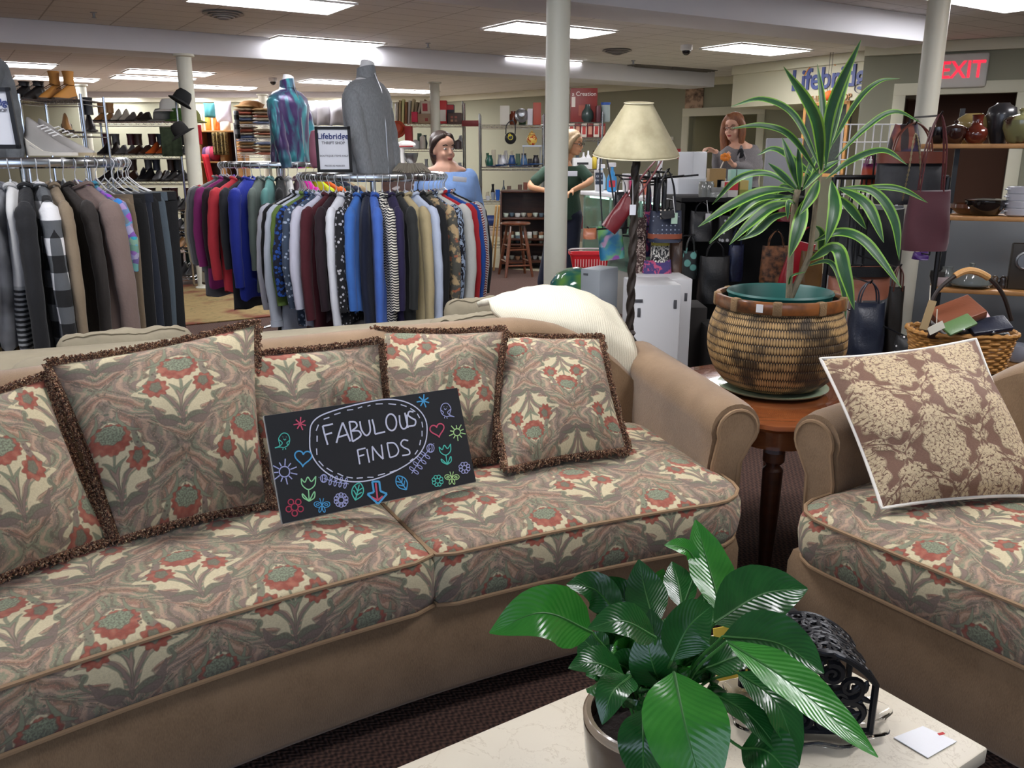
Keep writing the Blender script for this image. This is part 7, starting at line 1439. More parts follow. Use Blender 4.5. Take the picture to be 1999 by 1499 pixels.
for lab, px, d, col, dn in (('tall white card printer', 1349, (.16, .16, .36), '#d6d8dc', .2), ('low white printer', 1332, (.2, .22, .15), '#cfd2d8', .35), ('grey white register', 1372, (.28, .25, .16), '#c4c8ce', .25)): c = oc(px, 0, dn); bobj('till_machine', lab + ' on the counter near the person in grey', 'machine', c, d, cm(col, .4), rz_ + .3, .01)
c = oc(1288, 0, .3); m = MB(); m.tube(bez([c, c + V((0, 0, .28)), c + V((.06, 0, .34)), c + V((.14, 0, .34)), c + V((.2, 0, .3)), c + V((.2, 0, 0))], 6), .022, 10); tag(m.build('white_display_hoop', WHITEP), 'white tube display frame on the counter behind the lamp', 'display stand')
# ================================================================ BLACK BAG STAND
Yk = 6.1; x0, x1, _z, zt_ = px_box(1335, 1478, 384, 620, Yk); zt_ = zat(386, Yk); STAND = t = thing('black_display_stand', 'black covered display stand crowded with dark handbags, behind the basket', 'display stand', ((x0 + x1) / 2, Yk + .3, 0)); BKC = cm('#0e0e10', .9)
x1 += .45
m = MB(); m.box(((x0 + x1) / 2, Yk + .3, zt_ - .015), (x1 - x0, .6, .03), 0, .004); m.build('top_board', BKC, t); m = MB(); m.box(((x0 + x1) / 2, Yk + .45, zt_ / 2 - .02), (x1 - x0, .03, zt_ - .04)); m.build('back_panel', BKC, t)
for xx in (x0 + .015, x1 - .015): m = MB(); m.box((xx, Yk + .3, zt_ / 2 - .02), (.03, .6, zt_ - .04)); m.build('side_panel', BKC, t)
m = MB(); m.box(((x0 + x1) / 2, Yk + .3, .1), (x1 - x0 - .06, .5, .03)); m.build('shelf_board', BKC, t)
def ok(px, dy=.12, z=None): return V((Xat(px, Yk + dy, zt_), Yk + dy, (zt_ if z is None else z) + .001))
def boxk(lab, x0_, x1_, y0_, col, dy, deco=None, name='product_box', cat='box'): return carton(lab, x0_, x1_, y0_, 384, Yk + dy, col, deco, d=.1, z=zt_ + .001, name=name, cat=cat)
boxk('brown paper box standing on the black display stand', 1388, 1420, 329, '#9c7c48', .2); boxk('mint green gift card box with dark string on the black stand', 1430, 1473, 331, '#a2d0c0', .3, [(.25, .5, .03, 1, '#2c3a38')]); boxk('red and white carton on the black stand', 1418, 1446, 354, '#d4cfca', .05, [(.5, .7, .96, .5, '#c02c34')])
boxk('yellow striped carton at the right end of the black stand top', 1449, 1466, 352, '#b8a45c', .05, [(.5, .35, 1, .2, '#8a8a3c')]); boxk('blue and white small box on the black stand', 1403, 1418, 350, '#7f9cc4', .2)
for i, px in enumerate((1372, 1384)): lobj('glass_jar', 'clear glass jar on the black stand, %s one' % ('left', 'right')[i], 'jar', [(.03, 0), (.034, .09), (.028, .1), (.028, .11), (.001, .11)], ok(px, .1), M('jar_glass', '#b8bcb8', .08, tr=.6))
lobj('plastic_tub', 'clear flat tub stack at the front of the black stand', 'tub', [(.06, 0), (.06, .03), (.055, .035), (.06, .04), (.06, .07), (.001, .07)], ok(1404, .06), M('tub_clear', '#c8cac8', .1, tr=.5))
c = at(1525, 6.6, 1.2); m = MB(); m.box((c.x, c.y, zat(318, 6.6)), (.28, .03, .36), .1, .01); tag(m.build('monitor_back', cm('#a9a8ae', .5)), 'pale grey screen seen from behind the dracaena leaves', 'screen')
for z0 in (c.z,): m = MB(); m.box((c.x, c.y + .05, (zat(318, 6.6) - .18) / 2), (.4, .06, zat(318, 6.6) - .18), .1); tag(m.build('till_desk', BKC), 'black desk carrying the grey screen', 'desk')
# ---- bags
def bag(label, c, w, h, d, mat, strap=None, rz=0, roll=0, flare=.1, slump=.1, strap_mat=None, band=None, name='handbag', cat='bag', tagged=None, flap=None, group=None):
    """c = bottom centre"""
    t = thing(name, label, cat, c, 0, group); rm = MX.Translation(c) @ MX.Rotation(rz, 4, 'Z') @ MX.Rotation(roll, 4, 'Y'); m = MB(); m.m = rm; rings = []
    for k in range(9):
        f = k / 8; ww = w / 2 * (1 + flare * (1 - f)) * (.94 if k in (0,) else 1); dd = d / 2 * (1 - .75 * f ** 2); rings.append([V((ww * (abs(cos(a)) ** .5) * (1 if cos(a) > 0 else -1), dd * sin(a) * (1 + .12 * sin(f * 9 + a * 3)), f * h + slump * .06 * sin(a * 2 + f * 5) * (f > 0) + .01 * cos(a * 2) * f)) for a in [2 * pi * (j + .5) / 24 for j in range(24)]])
    m.loft(rings); m.build('bag_body', mat, t, smooth=65)
    if band: m = MB(); m.m = rm; z = h * band[0]; m.loft([[V((w / 2 * (1 + flare * (1 - band[0])) * 1.02 * (abs(cos(a)) ** .5) * (1 if cos(a) > 0 else -1), d / 2 * 1.06 * sin(a), z + zz_)) for a in [2 * pi * (j + .5) / 24 for j in range(24)]] for zz_ in (0, h * band[1])]); m.build('band', band[2], t)
    if flap: m = MB(); m.m = rm; m.grid(lambda a, b: V((-w / 2 + w * a, -d / 2 * (.35 + .8 * b) - .008, h * (1.0 - flap * b))), 8, 6); o = m.build('flap', strap_mat or mat, t, smooth=80); o.modifiers.new('s', 'SOLIDIFY').thickness = .006
    if strap:
        for s in (-1, 1): m = MB(); m.m = rm; m.tube(bez([V((-w * .3, s * .012, h * .94)), V((-w * .22, s * .014, h + strap * .6)), V((0, 0, h + strap)), V((w * .22, s * .014, h + strap * .6)), V((w * .3, s * .012, h * .94))], 7), .0075, 6, flat=.45); m.build('strap', strap_mat or mat, t)
    if tagged: q = rm @ V((w * .2, -d / 2 - .02, h * .8)); m = MB(); m.box(q, (.035, .002, .06), 0, 0); o = m.build('price_tag', cm(tagged, .6), t); m = MB(); m.tube([q + V((0, 0, .03)), q + V((-.01, .02, .12))], .002, 4); m.build('tag_string', cm('#e0e0e0'), o)
    zt = (rm @ V((0, 0, h + (strap or 0)))); HOOKS.append((c[0], zt)); return t
HOOKS = []
def bagpx(label, x0, x1, y0, y1, Y, mat, **k):
    zb = zat(y1, Y, (x0 + x1) / 2); zt = zat(y0, Y, (x0 + x1) / 2); w = (x1 - x0) / F * (Y * _c + (CAMZ - zb) * _s); return bag(label, V((Xat((x0 + x1) / 2, Y, (zb + zt) / 2), Y, zb)), w / 1.1, zt - zb, k.pop('d', .1), mat, **k)
LE = lambda h: M('leather_' + h, h, .38, bump=.25, bscale=120)
# handbag tree pole beside the lamp
Yt = 5.0; q = at(1278, Yt, 1); TREE = t = thing('bag_tree', 'black pole stand from which the handbags near the lamp hang', 'stand', (q.x, q.y, 0)); m = MB(); zt_ = zat(345, Yt); m.tube([V((q.x, q.y, 0)), V((q.x, q.y, zt_))], .014, 10); m.build('pole', BLACKM, t); m = MB(); m.lathe([(.22, 0), (.22, .02), (.03, .03), (.001, .03)], (q.x, q.y, 0), 28); m.build('base', BLACKM, t)
for z in (zt_ - .01, zt_ - .35):
    for a in range(6): m = MB(); m.tube([V((q.x, q.y, z)), V((q.x + .24 * cos(a * 1.05), q.y + .2 * sin(a * 1.05), z + .02))], .005, 6); m.build('arm', BLACKM, t)
bagpx('long shiny dark red bag hanging askew left of the lamp pole, with tan base', 1172, 1206, 372, 448, Yt - .25, LE('#6e1820'), roll=.62, strap=.3, d=.1, tagged=None)
bagpx('tan round purse at the lower end of the shiny red bag', 1138, 1166, 446, 466, Yt - .2, LE('#a8684a'), d=.08)
def mapbag(b):
    v = voro(coord(), 14, out=1); n = noise(coord(), 10, 3); return mixc(mixc(L('#2a78a0'), L('#6aa35c'), clamp(n * 6 - 2.6)), mixc(L('#7a4c8c'), v, .5), clamp((noise(coord(), 16, 1) - .56) * 12))
bagpx('colourful scenic print shoulder bag with black edge hanging left of the lamp pole', 1172, 1222, 440, 506, Yt - .1, M('scenic_print', '#3c7fa0', .5, fn=mapbag), strap=.45, roll=-.12, strap_mat=BLACKM, d=.06)
bagpx('black shiny bag between the red bag and the lamp pole', 1198, 1226, 375, 455, Yt + .1, LE('#15151a'), strap=.08, d=.1, tagged='#d8d8e0')
bagpx('tall brown paisley bag directly right of the lamp pole', 1234, 1262, 425, 532, Yt - .1, M('paisley_brown', '#4a2c26', .7, fn=lambda b: mixc(L('#3c2420'), L('#a8988e'), clamp((noise(coord(), 26, 2, dist=3) - .52) * 20))), strap=.2, d=.08)
bagpx('navy dotted bag with rust band and square tag', 1266, 1332, 412, 472, Yt - .15, M('navy_dotted', '#26304a', .6, fn=lambda b: mixc(L('#222a40'), L('#8f97a8'), clamp((.2 - voro(coord(), 42, rand=0)) * 30))), strap=.22, band=(.12, .16, LE('#8a4a34')), strap_mat=LE('#1c1c26'), d=.12, tagged='#a9c4b0')
bagpx('small black pouch with white squares above the navy dotted bag', 1290, 1322, 408, 426, Yt - .22, M('check_pouch', '#15151a', .6, fn=lambda b: mixc(L('#15151a'), L('#c9c0b4'), clamp((.3 - voro(coord(), 45, rand=0)) * 30))), d=.03, roll=-.15)
bagpx('black and white leaf print pouch with gold top under the navy dotted bag', 1270, 1308, 470, 512, Yt - .1, M('bw_leaf', '#17171a', .6, fn=lambda b: mixc(L('#17171a'), L('#cfccc4'), clamp((noise(mapv(coord(), (1, 1, .5)), 30, 2, dist=4) - .5) * 22))), band=(.8, .16, cm('#a89a3c', .5)), d=.07)
bagpx('brown leather drawstring bag right of the leaf print pouch', 1306, 1332, 472, 532, Yt - .05, LE('#4a3428'), d=.1); bagpx('purple and pink paisley bag lowest on the bag stand', 1252, 1312, 508, 540, Yt - .12, M('purple_paisley', '#4a3a6c', .7, fn=lambda b: mixc(L('#3a2f66'), L('#b0486c'), clamp((noise(coord(), 22, 2, dist=2) - .5) * 14))), d=.1)
bagpx('purple strap bag thin and tall behind the brown paisley bag', 1256, 1272, 400, 500, Yt + .02, M('purple_paisley'), strap=.12, d=.05)
for i, (x, w) in enumerate(((1262, 8), (1278, 12), (1292, 10))): bagpx('black glossy bunch of straps hanging at the top of the bag stand, ' + ('left', 'middle', 'right')[i], x, x + w, 352, 412, Yt - .05 + .05 * i, LE('#121216'), d=.04, strap=.05)
DK = ['#16161a', '#241c18', '#1c2030', '#3c2418', '#101012']
def dkbag(label, x0, x1, y0, y1, Y, col, **k): return bagpx(label, x0, x1, y0, y1, Y, LE(col) if isinstance(col, str) else col, **k)
dkbag('turquoise flower print bag on the black stand near the white bins', 1332, 1361, 490, 543, Yk - .15, M('turq_flowers', '#1f2a2a', .6, fn=lambda b: mixc(L('#1d2426'), L('#6fb0a8'), clamp((.42 - voro(coord(), 14)) * 14))), d=.08, strap=.1)
dkbag('black buckled bag at the upper left of the black stand', 1345, 1392, 412, 470, Yk, '#141418', strap=.06, d=.1, tagged='#c8c8cc'); dkbag('sparkling navy bag hanging low in the middle of the black stand', 1420, 1452, 478, 548, Yk - .1, M('navy_sparkle', '#1c2340', .3, .2, var=.8, vscale=60), strap=.12, d=.08)
dkbag('black bag with silver flowers in the middle of the black stand', 1400, 1432, 420, 472, Yk, M('silver_flower', '#141416', .5, fn=lambda b: mixc(L('#141416'), L('#b8b8bc'), clamp((.3 - voro(coord(), 24)) * 14))), strap=.08, d=.08); dkbag('large plain black bag low on the black stand', 1362, 1425, 500, 590, Yk - .2, '#121214', d=.14, strap=.1)
dkbag('brown patterned bag behind the dracaena stem', 1484, 1540, 480, 552, Yk - .25, M('brown_mottled', '#4a3020', .6, fn=lambda b: mixc(L('#2c1c14'), L('#8a5a38'), clamp(noise(coord(), 24, 3) * 4 - 1.6))), strap=.1, d=.1); dkbag('bright red leather bag behind the dracaena stem', 1520, 1570, 470, 560, Yk - .5, '#9c1424', strap=.1, d=.1, roll=.25)
dkbag('glossy bronze brown bag right of the red leather bag', 1560, 1606, 490, 560, Yk - .7, '#6a4a24', d=.1); dkbag('small wine red bag on the black stand behind the leaves', 1518, 1552, 402, 432, Yk, '#6a1420', d=.06, strap=.04)
# red basket, green glass dome, grey box, floor items
c = P(1150, 545, Y=5.7); t = thing('shopping_basket', 'red plastic shopping basket on the floor stack beside the grey box', 'basket', (c.x, c.y, zat(528, 5.7))); zb = zat(528, 5.7); m = MB(); RED = cm('#d8202c', .4)
ring = lambda s, z: [V((c.x + .13 * s * (abs(cos(a)) ** .4) * (1 if cos(a) > 0 else -1), c.y + .09 * s * (abs(sin(a)) ** .4) * (1 if sin(a) > 0 else -1), z)) for a in [2 * pi * (j + .5) / 32 for j in range(32)]]
m.loft([ring(.8, zb), ring(.82, zb), ring(1, zb + .11), ring(1.08, zb + .112), ring(1.08, zb + .122), ring(.95, zb + .12), ring(.76, zb + .01)]); m.build('basket_body', RED, t); m = MB()
for k in range(12): m.box((c.x - .1 + .018 * k, c.y - .0865, zb + .06), (.007, .004, .05), 0, 0)
m.build('slots', cm('#e8a8a4', .6), t); m = MB(); m.tube(bez([V((c.x - .13, c.y, zb + .12)), V((c.x - .12, c.y - .06, zb + .15)), V((c.x + .12, c.y - .06, zb + .15)), V((c.x + .13, c.y, zb + .12))], 6), .006, 6); m.build('handle', cm('#d8d4d4', .4), t)
bobj('storage_crate', 'grey crate under the red shopping basket', 'crate', (c.x, c.y, 0), (.26, .2, zb - .002), cm('#4c4a4a', .7))
c = P(1125, 575, Y=5.05); zb = .0; m = MB(); zd = zat(560, 5.05); m.lathe([(.16, zd - .02), (.155, zd + .03), (.12, zd + .08), (.06, zd + .11), (.001, zd + .12)], (c.x, c.y, 0), 32); tag(m.build('glass_lampshade', M('green_stained_glass', '#2f6a5c', .15, coat=.6, fn=lambda b: mixc(L('#1f5a50'), L('#5f8a3c'), clamp(noise(coord(), 8, 2) * 5 - 2))), smooth=60), 'green stained glass lampshade beside the middle column foot', 'lampshade')
bobj('cardboard_box', 'tan cardboard box under the green glass lampshade', 'box', (c.x, c.y - .0, 0), (.34, .3, zd - .03), cm('#9c7c58', .8), .2)
c = at(1170, 4.75, .5); a, b, z0_, z1_ = px_box(1146, 1186, 528, 640, 4.75); zt_ = z1_
t = thing('metal_cabinet', 'small grey metal cabinet standing on end left of the floor lamp', 'cabinet', ((a + b) / 2 + .02, 4.9, 0)); m = MB(); m.box(((a + b) / 2 + .045, 4.88, zt_ / 2), (.13, .2, zt_), R(-38), .006); m.build('casing', cm('#8f959a', .45), t); m = MB(); rm = Euler((0, 0, R(-38))).to_matrix(); q = V(((a + b) / 2 + .045, 4.88, zt_ - .03)) + rm @ V((-.03, -.101, 0)); m.box(q, (.03, .004, .012), R(-38)); m.build('latch', cm('#5c6064', .4), t)
# white bins
def white_bin(x0, x1, ytop, Y, lab, d, rz):
    zt = zat(ytop, Y); a, b = Xat(x0, Y, zt), Xat(x1, Y, zt); w = b - a; c = V(((a + b) / 2, Y + d / 2, 0)); t = thing('white_cabinet', lab, 'cabinet', c); WC = cm('#dcdcde', .35); m = MB(); m.box((c.x, c.y, zt / 2), (w, d, zt), rz, .006); m.build('casing', WC, t)
    rm = Euler((0, 0, rz)).to_matrix()
    for (fx, fz, vert) in ((-.4, zt - .14, 1), (.38, zt - .1, 1), (-.42, zt - .08, 0), (-.4, zt - .45, 0)):
        q = c + rm @ V((fx * w, -d / 2 - .002, 0)); q.z = fz; m = MB(); m.box(q, (.016, .004, .045) if vert else (.045, .004, .016), rz, .0015); m.build('slot_handle', cm('#55565a', .4), t)
    return t
white_bin(1236, 1328, 556, 4.25, 'front white cabinet with small slotted handles, right of the lamp pole', .3, R(4)); white_bin(1250, 1350, 545, 4.62, 'rear white cabinet showing behind the front one', .3, R(4))
# ================================================================ FLOOR LAMP
Yl = 3.9; c = at(1233, Yl, .9); lx = Xat(1243, Yl, 1.45); t = thing('floor_lamp', 'floor lamp with parchment shade and dark twisted pole behind the sofa end', 'lamp', (lx, Yl, 0)); BRZ = M('dark_bronze', '#3b332e', .45, .4)
z1, z0_ = zat(315, Yl, 1243), 0; zk = zat(668, Yl, 1222)
m = MB(); n = 90; rings = [[V((lx + (.017 + .0045 * cos(3 * (a - k * .22))) * cos(a), Yl + (.017 + .0045 * cos(3 * (a - k * .22))) * sin(a), zk + .05 + (z1 + .04 - zk - .05) * k / n)) for a in [2 * pi * j / 18 for j in range(18)]] for k in range(n + 1)]; m.loft(rings); m.build('twisted_pole', BRZ, t, smooth=50)
m = MB(); m.lathe([(.15, 0), (.15, .012), (.1, .03), (.03, .05), (.016, .1), (.016, zk - .09), (.03, zk - .075), (.03, zk - .05), (.02, zk - .035), (.034, zk - .01), (.034, zk + .01), (.02, zk + .03), (.03, zk + .045), (.018, zk + .06), (.001, zk + .06)], (lx, Yl, 0), 24); m.build('base', BRZ, t, smooth=40)
def shade_fn(b): return mixc(L('#998f70'), L('#c3bb99'), clamp(noise(coord(), 9, 4, .6) * 2 - .5))
zs0, zs1 = zat(303, Yl, 1243), zat(201, Yl, 1243); m = MB(); tl = Euler((R(7), 0, 0)).to_matrix(); H = zs1 - zs0
def sring(r, z, k=8): return [V((lx, Yl, zs0)) + tl @ V((r * cos(a) * (1 - .025 * (1 - abs(cos(4 * a)))), r * sin(a) * (1 - .025 * (1 - abs(cos(4 * a)))), z)) for a in [2 * pi * j / 64 for j in range(64)]]
m.loft([sring(.191, 0), sring(.188, .012), sring(.061, H - .004), sring(.064, H)], caps=False); o = m.build('lamp_shade', M('parchment_shade', '#c0b791', .7, fn=shade_fn), t, smooth=60); md = o.modifiers.new('s', 'SOLIDIFY'); md.thickness = .003
m = MB(); m.tube(sring(.064, H), .0022, 5, close=True); m.tube(sring(.191, 0), .0025, 5, close=True); m.build('shade_wire', cm('#d6cfb4', .5), o)
m = MB(); m.lathe([(.035, -.05), (.04, -.03), (.02, 0), (.02, .06), (.001, .06)], (lx, Yl, z1 + .05), 18); m.build('socket', BRZ, t)
q = V((lx - .01, Yl - .03, zat(400, Yl))); m = MB(); m.box(q - V((0, .0, .02)), (.028, .002, .045)); o = m.build('price_tag', cm('#e6e6ee', .6), t); m = MB(); m.tube([q, q + V((-.005, 0, .11)), q + V((-.06, .01, .1))], .0018, 4); m.build('tag_string', cm('#dcdcdc'), o)
# ================================================================ GRID STAND, TOTES
Yq = 6.6; a, b, z0_, z1_ = px_box(1640, 1762, 243, 430, Yq); t = thing('grid_panel', 'white wire grid display panel behind the dracaena', 'display rack', ((a + b) / 2, Yq, 0)); m = MB()
for k in range(9): x = a + (b - a) * k / 8; m.tube([V((x, Yq, .1)), V((x, Yq, z1_))], .005 if k % 8 else .009, 5)
m.build('vertical_wires', WHITEP, t); m = MB()
for k in range(13): z = z1_ - (z1_ - .1) * k / 12; m.tube([V((a, Yq, z)), V((b, Yq, z))], .005, 5)
m.build('cross_wires', WHITEP, t); m = MB()
for x in (a, b): m.tube([V((x, Yq - .25, .02)), V((x, Yq + .25, .02))], .012, 6); m.tube([V((x, Yq, .02)), V((x, Yq, .12))], .012, 6)
m.build('foot_bar', WHITEP, t)
Ys = 4.6; q = at(1640, Ys, 1); x0, x1 = Xat(1612, Ys, .8), Xat(1785, Ys, .8); zt_ = zat(300, Ys); RACK = t = thing('bag_rack', 'black metal rail stand carrying the large totes behind the dracaena', 'display rack', ((x0 + x1) / 2, Ys, 0)); m = MB(); m.tube([V((x0, Ys, zt_ - .12)), V((x1 + .12, Ys, zt_ - .12))], .012, 8); m.build('rail', BLACKM, t)
x0r, x1r, zt_r = x0, x1 + .12, zt_ - .12
for x in (x0, x1 + .12): m = MB(); m.tube([V((x, Ys, 0)), V((x, Ys, zt_ - .12))], .014, 8); m.build('upright', BLACKM, t); m = MB(); m.tube([V((x, Ys - .25, .015)), V((x, Ys + .25, .015))], .014, 8); m.build('foot', BLACKM, t)
bagpx('large brown and black patterned tote with chain strap, at the upper right behind the dracaena', 1705, 1845, 296, 398, Ys - .15, M('tote_black_pattern', '#26262a', .6, var=.4, vscale=60), band=(.78, .22, LE('#6e3a2c')), strap=.14, strap_mat=LE('#6e3a2c'), d=.14, tagged=None, flare=.02)
o = bagpx('burgundy slouchy tote hanging below the patterned tote', 1768, 1852, 372, 488, Ys - .32, M('burgundy_suede', '#471b26', .75, var=.2, sheen=.3), strap=.36, d=.14, strap_mat=LE('#5c2a2c'), flare=.18)
m = MB(); pts = bez([P(1762, 392, Y=Ys - .28), P(1775, 330, Y=Ys - .3), P(1787, 262, Y=Ys - .3), P(1796, 300, Y=Ys - .3), P(1797, 380, Y=Ys - .3)], 14)
for i in range(0, len(pts) - 1): m.tube([pts[i], pts[i + 1]], .0055 if i % 2 else .003, 6)
tag(m.build('chain_strap', M('silver_gold_chain', '#a89878', .3, .9)), 'metal chain strap looped over the patterned tote', 'chain')
bagpx('brown striped scarf bunch over the tote handles beside the right column', 1742, 1790, 244, 308, Ys - .1, M('scarf_stripes', '#4c2c26', .6, fn=lambda b: mixc(mixc(L('#2a1c1c'), L('#8a4a38'), clamp(esin(sep(coord())[0] * 90) * 3)), L('#3a2c4c'), clamp((noise(coord(), 6, 1) - .5) * 12))), d=.12, flare=.5, name='scarf_bunch', cat='scarf')
bagpx('very large soft black bag behind the right side of the dracaena', 1612, 1765, 408, 535, Ys + .1, M('soft_black_leather', '#191b1f', .5, bump=.2), strap=.15, d=.2, flare=.02); bagpx('tan brown leather bag under the large black bag', 1612, 1742, 520, 582, Ys - .1, LE('#8a5440'), d=.14, flare=0, band=(.72, .28, LE('#101013')))
bagpx('orange and purple colour block bag behind the dracaena leaves', 1682, 1712, 320, 368, Ys + .05, M('colour_block', '#7a2c5c', .5, fn=lambda b: mixc(L('#6c2458'), L('#b04424'), clamp((sep(coord())[2] * -1 + .12) * 40))), d=.08, strap=.05)
bagpx('dark navy shiny bag hanging low between basket and wicker basket', 1655, 1725, 590, 690, Ys - .5, LE('#1a2030'), d=.16, strap=.1); bagpx('black slim bag with brown strap left of the wicker basket', 1728, 1760, 560, 690, Ys - .5, LE('#17130f'), d=.08, strap=.1, strap_mat=LE('#4a2418')); bagpx('black bag with white dots low beside the wicker basket', 1745, 1790, 655, 710, Ys - .8, M('dotted_black', '#141416', .5, fn=lambda b: mixc(L('#141416'), L('#c8c8c8'), clamp((.22 - voro(coord(), 40)) * 30))), d=.1)
bagpx('purple pouch below the burgundy tote', 1783, 1812, 492, 506, Ys + .1, LE('#4a2470'), d=.08)
# ================================================================ RIGHT SHELVES WITH POTTERY
Yr = 5.3; rzs = R(-33)
def shelf_line(x0, y0, Y0, length=2.2, dy=0): return V((Xat(x0, Y0, zat(y0, Y0, x0)), Y0, zat(y0, Y0, x0)))
t = thing('wall_shelving', 'oak board shelving with black brackets full of pottery at the right edge', 'shelf unit', (Xat(1900, Yr, 1), Yr, 0)); SHL = []
us = V((cos(R(-20)), sin(R(-20)), 0)); ns = V((-us.y, us.x, 0))
for y, x_, Y_ in ((281, 1800, 5.6), (421, 1838, 5.6), (562, 1828, 5.6), (700, 1850, 5.6)):
    p = shelf_line(x_, y, Y_); SHL.append(p); m = MB(); q = p + us * 1.2 + ns * .17 - V((0, 0, .014)); m.box(q, (2.4, .36, .028), R(-20), .004); m.build('shelf_board', OAK, t)
for a in (.25, 1.3, 2.2):
    p = SHL[0] + us * a + ns * .34; m = MB(); m.box((p.x, p.y, .85), (.03, .02, 1.7), R(-20)); m.build('upright', BLACKM, t)
m = MB(); p = SHL[0] + us * 1.3 + ns * .9; m.box((p.x, p.y, .52), (3.0, .05, 1.04), R(-20)); struct('wall_low_partition', m, M('blue_grey_partition', '#6f7478', .8), smooth=0)
def onS(i, px, b=.14):
    p = SHL[i]; k = min((abs(Xat(px, (p + us * j * .01 + ns * b).y, p.z) - (p + us * j * .01 + ns * b).x), j * .01) for j in range(-10, 240))[1]; return p + us * k + ns * b + V((0, 0, .001))
def pot(label, i, px, h, r, prof, col, mat=None, b=.14, lid=None, cat='vase', name='vase', sx=1):
    c = onS(i, px, b); t = thing(name, label, cat, c); m = MB(); m.lathe([(r * a, h * z) for a, z in prof], c, 32, sx=sx); m.build('pot_body', mat or cm(col, .15, coat=.6), t, smooth=60)
    if lid: m = MB(); m.lathe([(r * a, h * z) for a, z in lid], c, 28); m.build('lid', mat or cm(col, .15, coat=.6), t, smooth=60)
    return t
BOWL = [(.45, 0), (.7, .1), (1, .65), (.98, 1), (.9, 1), (.88, .7), (.3, .15), (.001, .15)]; LID = [(1.02, .98), (.95, 1.06), (.5, 1.2), (.15, 1.25), (.12, 1.34), (.22, 1.42), (.15, 1.5), (.001, 1.5)]
PXM = 5.6 / F
pot('black glazed bowl at the left end of the pottery shelf', 0, 1829, .105, .058, BOWL, '#141316', name='bowl', cat='bowl'); pot('dark brown lidded pot second on the pottery shelf', 0, 1861, .095, .066, BOWL, '#331a15', lid=LID, name='lidded_pot', cat='pot', b=.06)
pot('wide cream vase at the back of the pottery shelf', 0, 1893, .19, .1, [(.5, 0), (.85, .3), (1, .65), (.92, .85), (.6, .96), (.55, 1), (.5, 1), (.001, .9)], '#a8925c', b=.26)
pot('red brown bottle vase with dark neck on the pottery shelf', 0, 1903, .175, .07, [(.6, 0), (.9, .15), (1, .35), (.85, .52), (.5, .62), (.42, .75), (.45, .95), (.52, 1), (.4, 1), (.001, .9)], '#5f2418', b=.07); pot('tall black grey vase with narrow rim on the pottery shelf', 0, 1949, .25, .088, [(.55, 0), (.8, .3), (1, .7), (.9, .88), (.5, .96), (.42, 1), (.35, 1), (.001, .95)], '#26262a', mat=M('mottled_black_glaze', '#2a2a2e', .3, var=.5, vscale=14, coat=.3), b=.2)
pot('green brown lidded jar at the right end of the pottery shelf', 0, 1988, .14, .1, BOWL, '#75704a', mat=M('green_drip_glaze', '#7c7a50', .15, coat=.6, fn=lambda b: mixc(L('#84835a'), L('#43271a'), clamp((noise(coord(), 9, 2) - .5) * 10))), lid=LID, name='lidded_jar', cat='jar', b=.06)
pot('long brown wooden dish at the left end of the second right shelf', 1, 1905, .07, .17, BOWL, '#5c3420', b=.2, name='dish', cat='dish'); pot('black glossy casserole pot on the second right shelf', 1, 1920, .1, .12, BOWL, '#17110f', lid=[(1.02, .95), (1.05, 1.02), (.5, 1.1), (.001, 1.12)], b=.1, name='casserole', cat='pot')
for k in range(4): c = onS(1, 1985, .08) + V((0, 0, .045 * k)); t2 = thing('ramekin', 'white ribbed bowl in the stack on the second right shelf, ' + ('lowest', 'second from bottom', 'third from bottom', 'topmost')[k], 'bowl', c); m = MB(); m.lathe([(.055, 0), (.075, .01), (.082, .05), (.078, .052), (.07, .012), (.001, .01)], c, 28); m.build('bowl_body', cm('#c4c4cc', .2), t2); m = MB(); m.box(c + V((-.085, 0, .035)), (.03, .03, .01), 0, .004); m.build('handle', cm('#c4c4cc', .2), t2)
GJ = M('smoky_glass', '#9aa09c', .08, tr=.55)
c = onS(2, 1893, .1); t2 = thing('cake_dome', 'glass domed dish with knob on the third right shelf', 'dish', c); m = MB(); m.lathe([(.06, 0), (.13, .02), (.135, .03), (.001, .028)], c, 32); m.build('plate', GJ, t2); m = MB(); m.lathe([(.12, .03), (.12, .05), (.1, .1), (.05, .13), (.015, .135), (.02, .16), (.001, .165)], c, 32); m.build('dome', GJ, t2)
pot('clear jar with red label on the third right shelf', 2, 1846, .13, .045, [(.8, 0), (1, .1), (1, .7), (.7, .85), (.75, 1), (.001, 1)], '#9aa09c', mat=GJ, name='jar', cat='jar', b=.12); pot('dark round jar beside the red labelled jar', 2, 1828, .1, .05, BOWL, '#3c3a38', name='jar', cat='jar', b=.1)
pot('pink and white small pot on the third right shelf', 2, 1836, .07, .045, BOWL, '#b8a8a8', name='small_pot', cat='pot', b=.05)
c = onS(2, 1990, .12); t2 = thing('mantel_clock', 'dark metal clock with round silver dial on the third right shelf', 'clock', c); m = MB(); m.box(c + V((0, 0, .15)), (.16, .06, .3), R(-20), .01); m.build('case', cm('#3a342c', .5), t2); m = MB(); m.m = MX.Translation(c + V((-.012, -.035, .19))) @ MX.Rotation(R(-20), 4, 'Z') @ MX.Rotation(pi / 2, 4, 'X'); m.lathe([(.001, 0), (.06, 0), (.06, .008), (.05, .012), (.045, .006), (.001, .006)], (0, 0, 0), 32); m.build('dial', STEEL, t2)
for i, (px, col) in enumerate(((1940, '#5c4a3a'), (1955, '#3c3430'), (1968, '#6a5c4c'))): pot(('brown', 'black', 'taupe')[i] + ' small figurine pot between the glass dome and the clock', 2, px, .08, .03, [(.8, 0), (1, .3), (.6, .6), (.8, .8), (.4, 1), (.001, 1)], col, name='figurine', cat='figurine')
